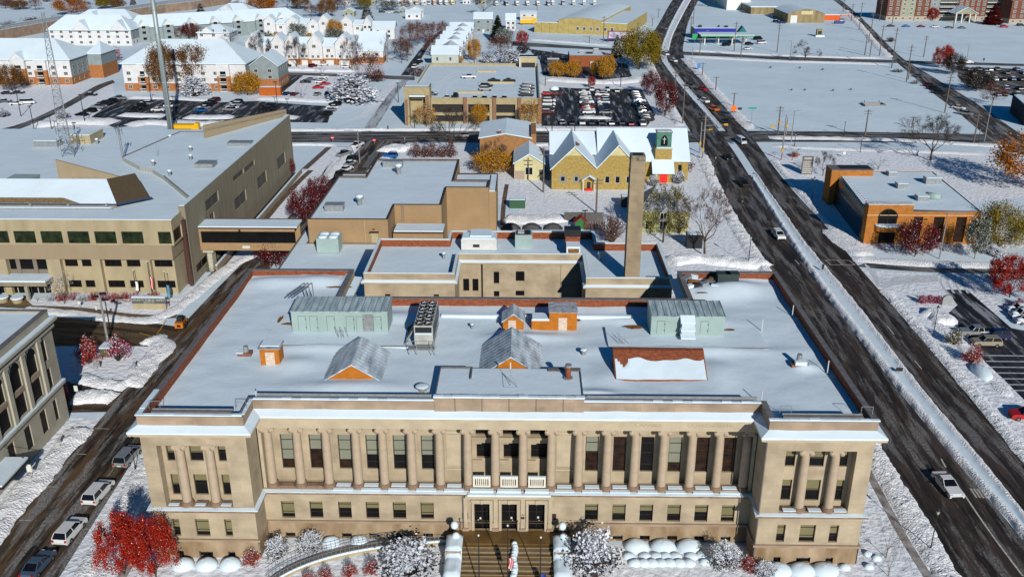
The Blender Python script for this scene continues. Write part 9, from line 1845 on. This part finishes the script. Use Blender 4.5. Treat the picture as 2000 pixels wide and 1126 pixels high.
# bicycle rack hoops by the office corner
p = N1(1600,130); t = thing('bicycle_rack', 'grey hooped bicycle rack beside the office corner', 'bicycle rack', (p.x,p.y,0)); m = MB().mat(GP)
for k in range(4): m.tube((p.x+.6*k,p.y,0),(p.x+.6*k,p.y,.9),.04,.04,4); m.tube((p.x+.6*k,p.y+.7,0),(p.x+.6*k,p.y+.7,.9),.04,.04,4); m.tube((p.x+.6*k,p.y,.9),(p.x+.6*k,p.y+.7,.9),.04,.04,4)
m.build('hoops', t)
for i, (x, y) in enumerate(((25,355),(140,360))):
 p = N1(x, y); t = thing('concrete_planter', 'round concrete planter topped with snow, %s of two on the office plaza' % N_[i], 'planter', (p.x,p.y,0), 0, 'snow-topped planters on the office plaza'); m = MB().mat(CONC); m.cyl(p.x,p.y,0,1.0,.9,1.15,14); m.build('bowl', t); m = MB().mat(SNOW); m.cyl(p.x,p.y,1.0,1.22,1.25,1.15,14); m.build('snow_top', t)
# the walker on the cross street pavement
p = g(758, 254.5); t = thing('person', 'person in dark clothes walking on the snowy pavement by the cross street', 'person', (p.x,p.y,0), R(20))
me = bpy.data.meshes.new('body'); J = {'pel':((0,0,.95),.15),'che':((0,.02,1.32),.19),'nec':((0,.03,1.52),.07),'hea':((0,.05,1.66),.11),'top':((0,.05,1.76),.09),'ls':((-.19,.02,1.42),.075),'le':((-.27,-.02,1.15),.055),'lh':((-.24,.12,.95),.04),'rs':((.19,.02,1.42),.075),'re':((.28,.02,1.15),.055),'rh':((.30,.08,.90),.04),'lk':((-.11,.12,.52),.085),'lf':((-.12,.22,.08),.06),'lt':((-.12,.38,.04),.045),'rk':((.11,-.02,.52),.085),'rf':((.12,-.2,.10),.06),'rt_':((.12,-.06,.04),.045)}
keys = list(J); E_ = [('pel','che'),('che','nec'),('nec','hea'),('hea','top'),('che','ls'),('ls','le'),('le','lh'),('che','rs'),('rs','re'),('re','rh'),('pel','lk'),('lk','lf'),('lf','lt'),('pel','rk'),('rk','rf'),('rf','rt_')]
me.from_pydata([J[k][0] for k in keys], [(keys.index(a), keys.index(b)) for a, b in E_], []); o = bpy.data.objects.new('body', me); COL.objects.link(o); o.parent = t; md = o.modifiers.new('skin', 'SKIN'); md.use_smooth_shade = True
for i, k in enumerate(keys): v = me.skin_vertices[0].data[i]; v.radius = (J[k][1],)*2; v.use_root = (k == 'pel')
o.modifiers.new('sub', 'SUBSURF').levels = 1; me.materials.append(mat('dark_clothes',(.02,.02,.025),.9))
m = MB().mat(mat('skin',(.42,.25,.18),.6)); m.s = True; m.lathe(0,.13,[(.03,1.60),(.08,1.64),(.09,1.70),(.05,1.76)],8); m.build('face', t, world=False); m = MB().mat(mat('dark_hat',(.01,.01,.012),.9)); m.s = True; m.lathe(0,.05,[(.13,1.70),(.135,1.76),(.09,1.84),(.02,1.87)],10); m.build('hat', t, world=False)
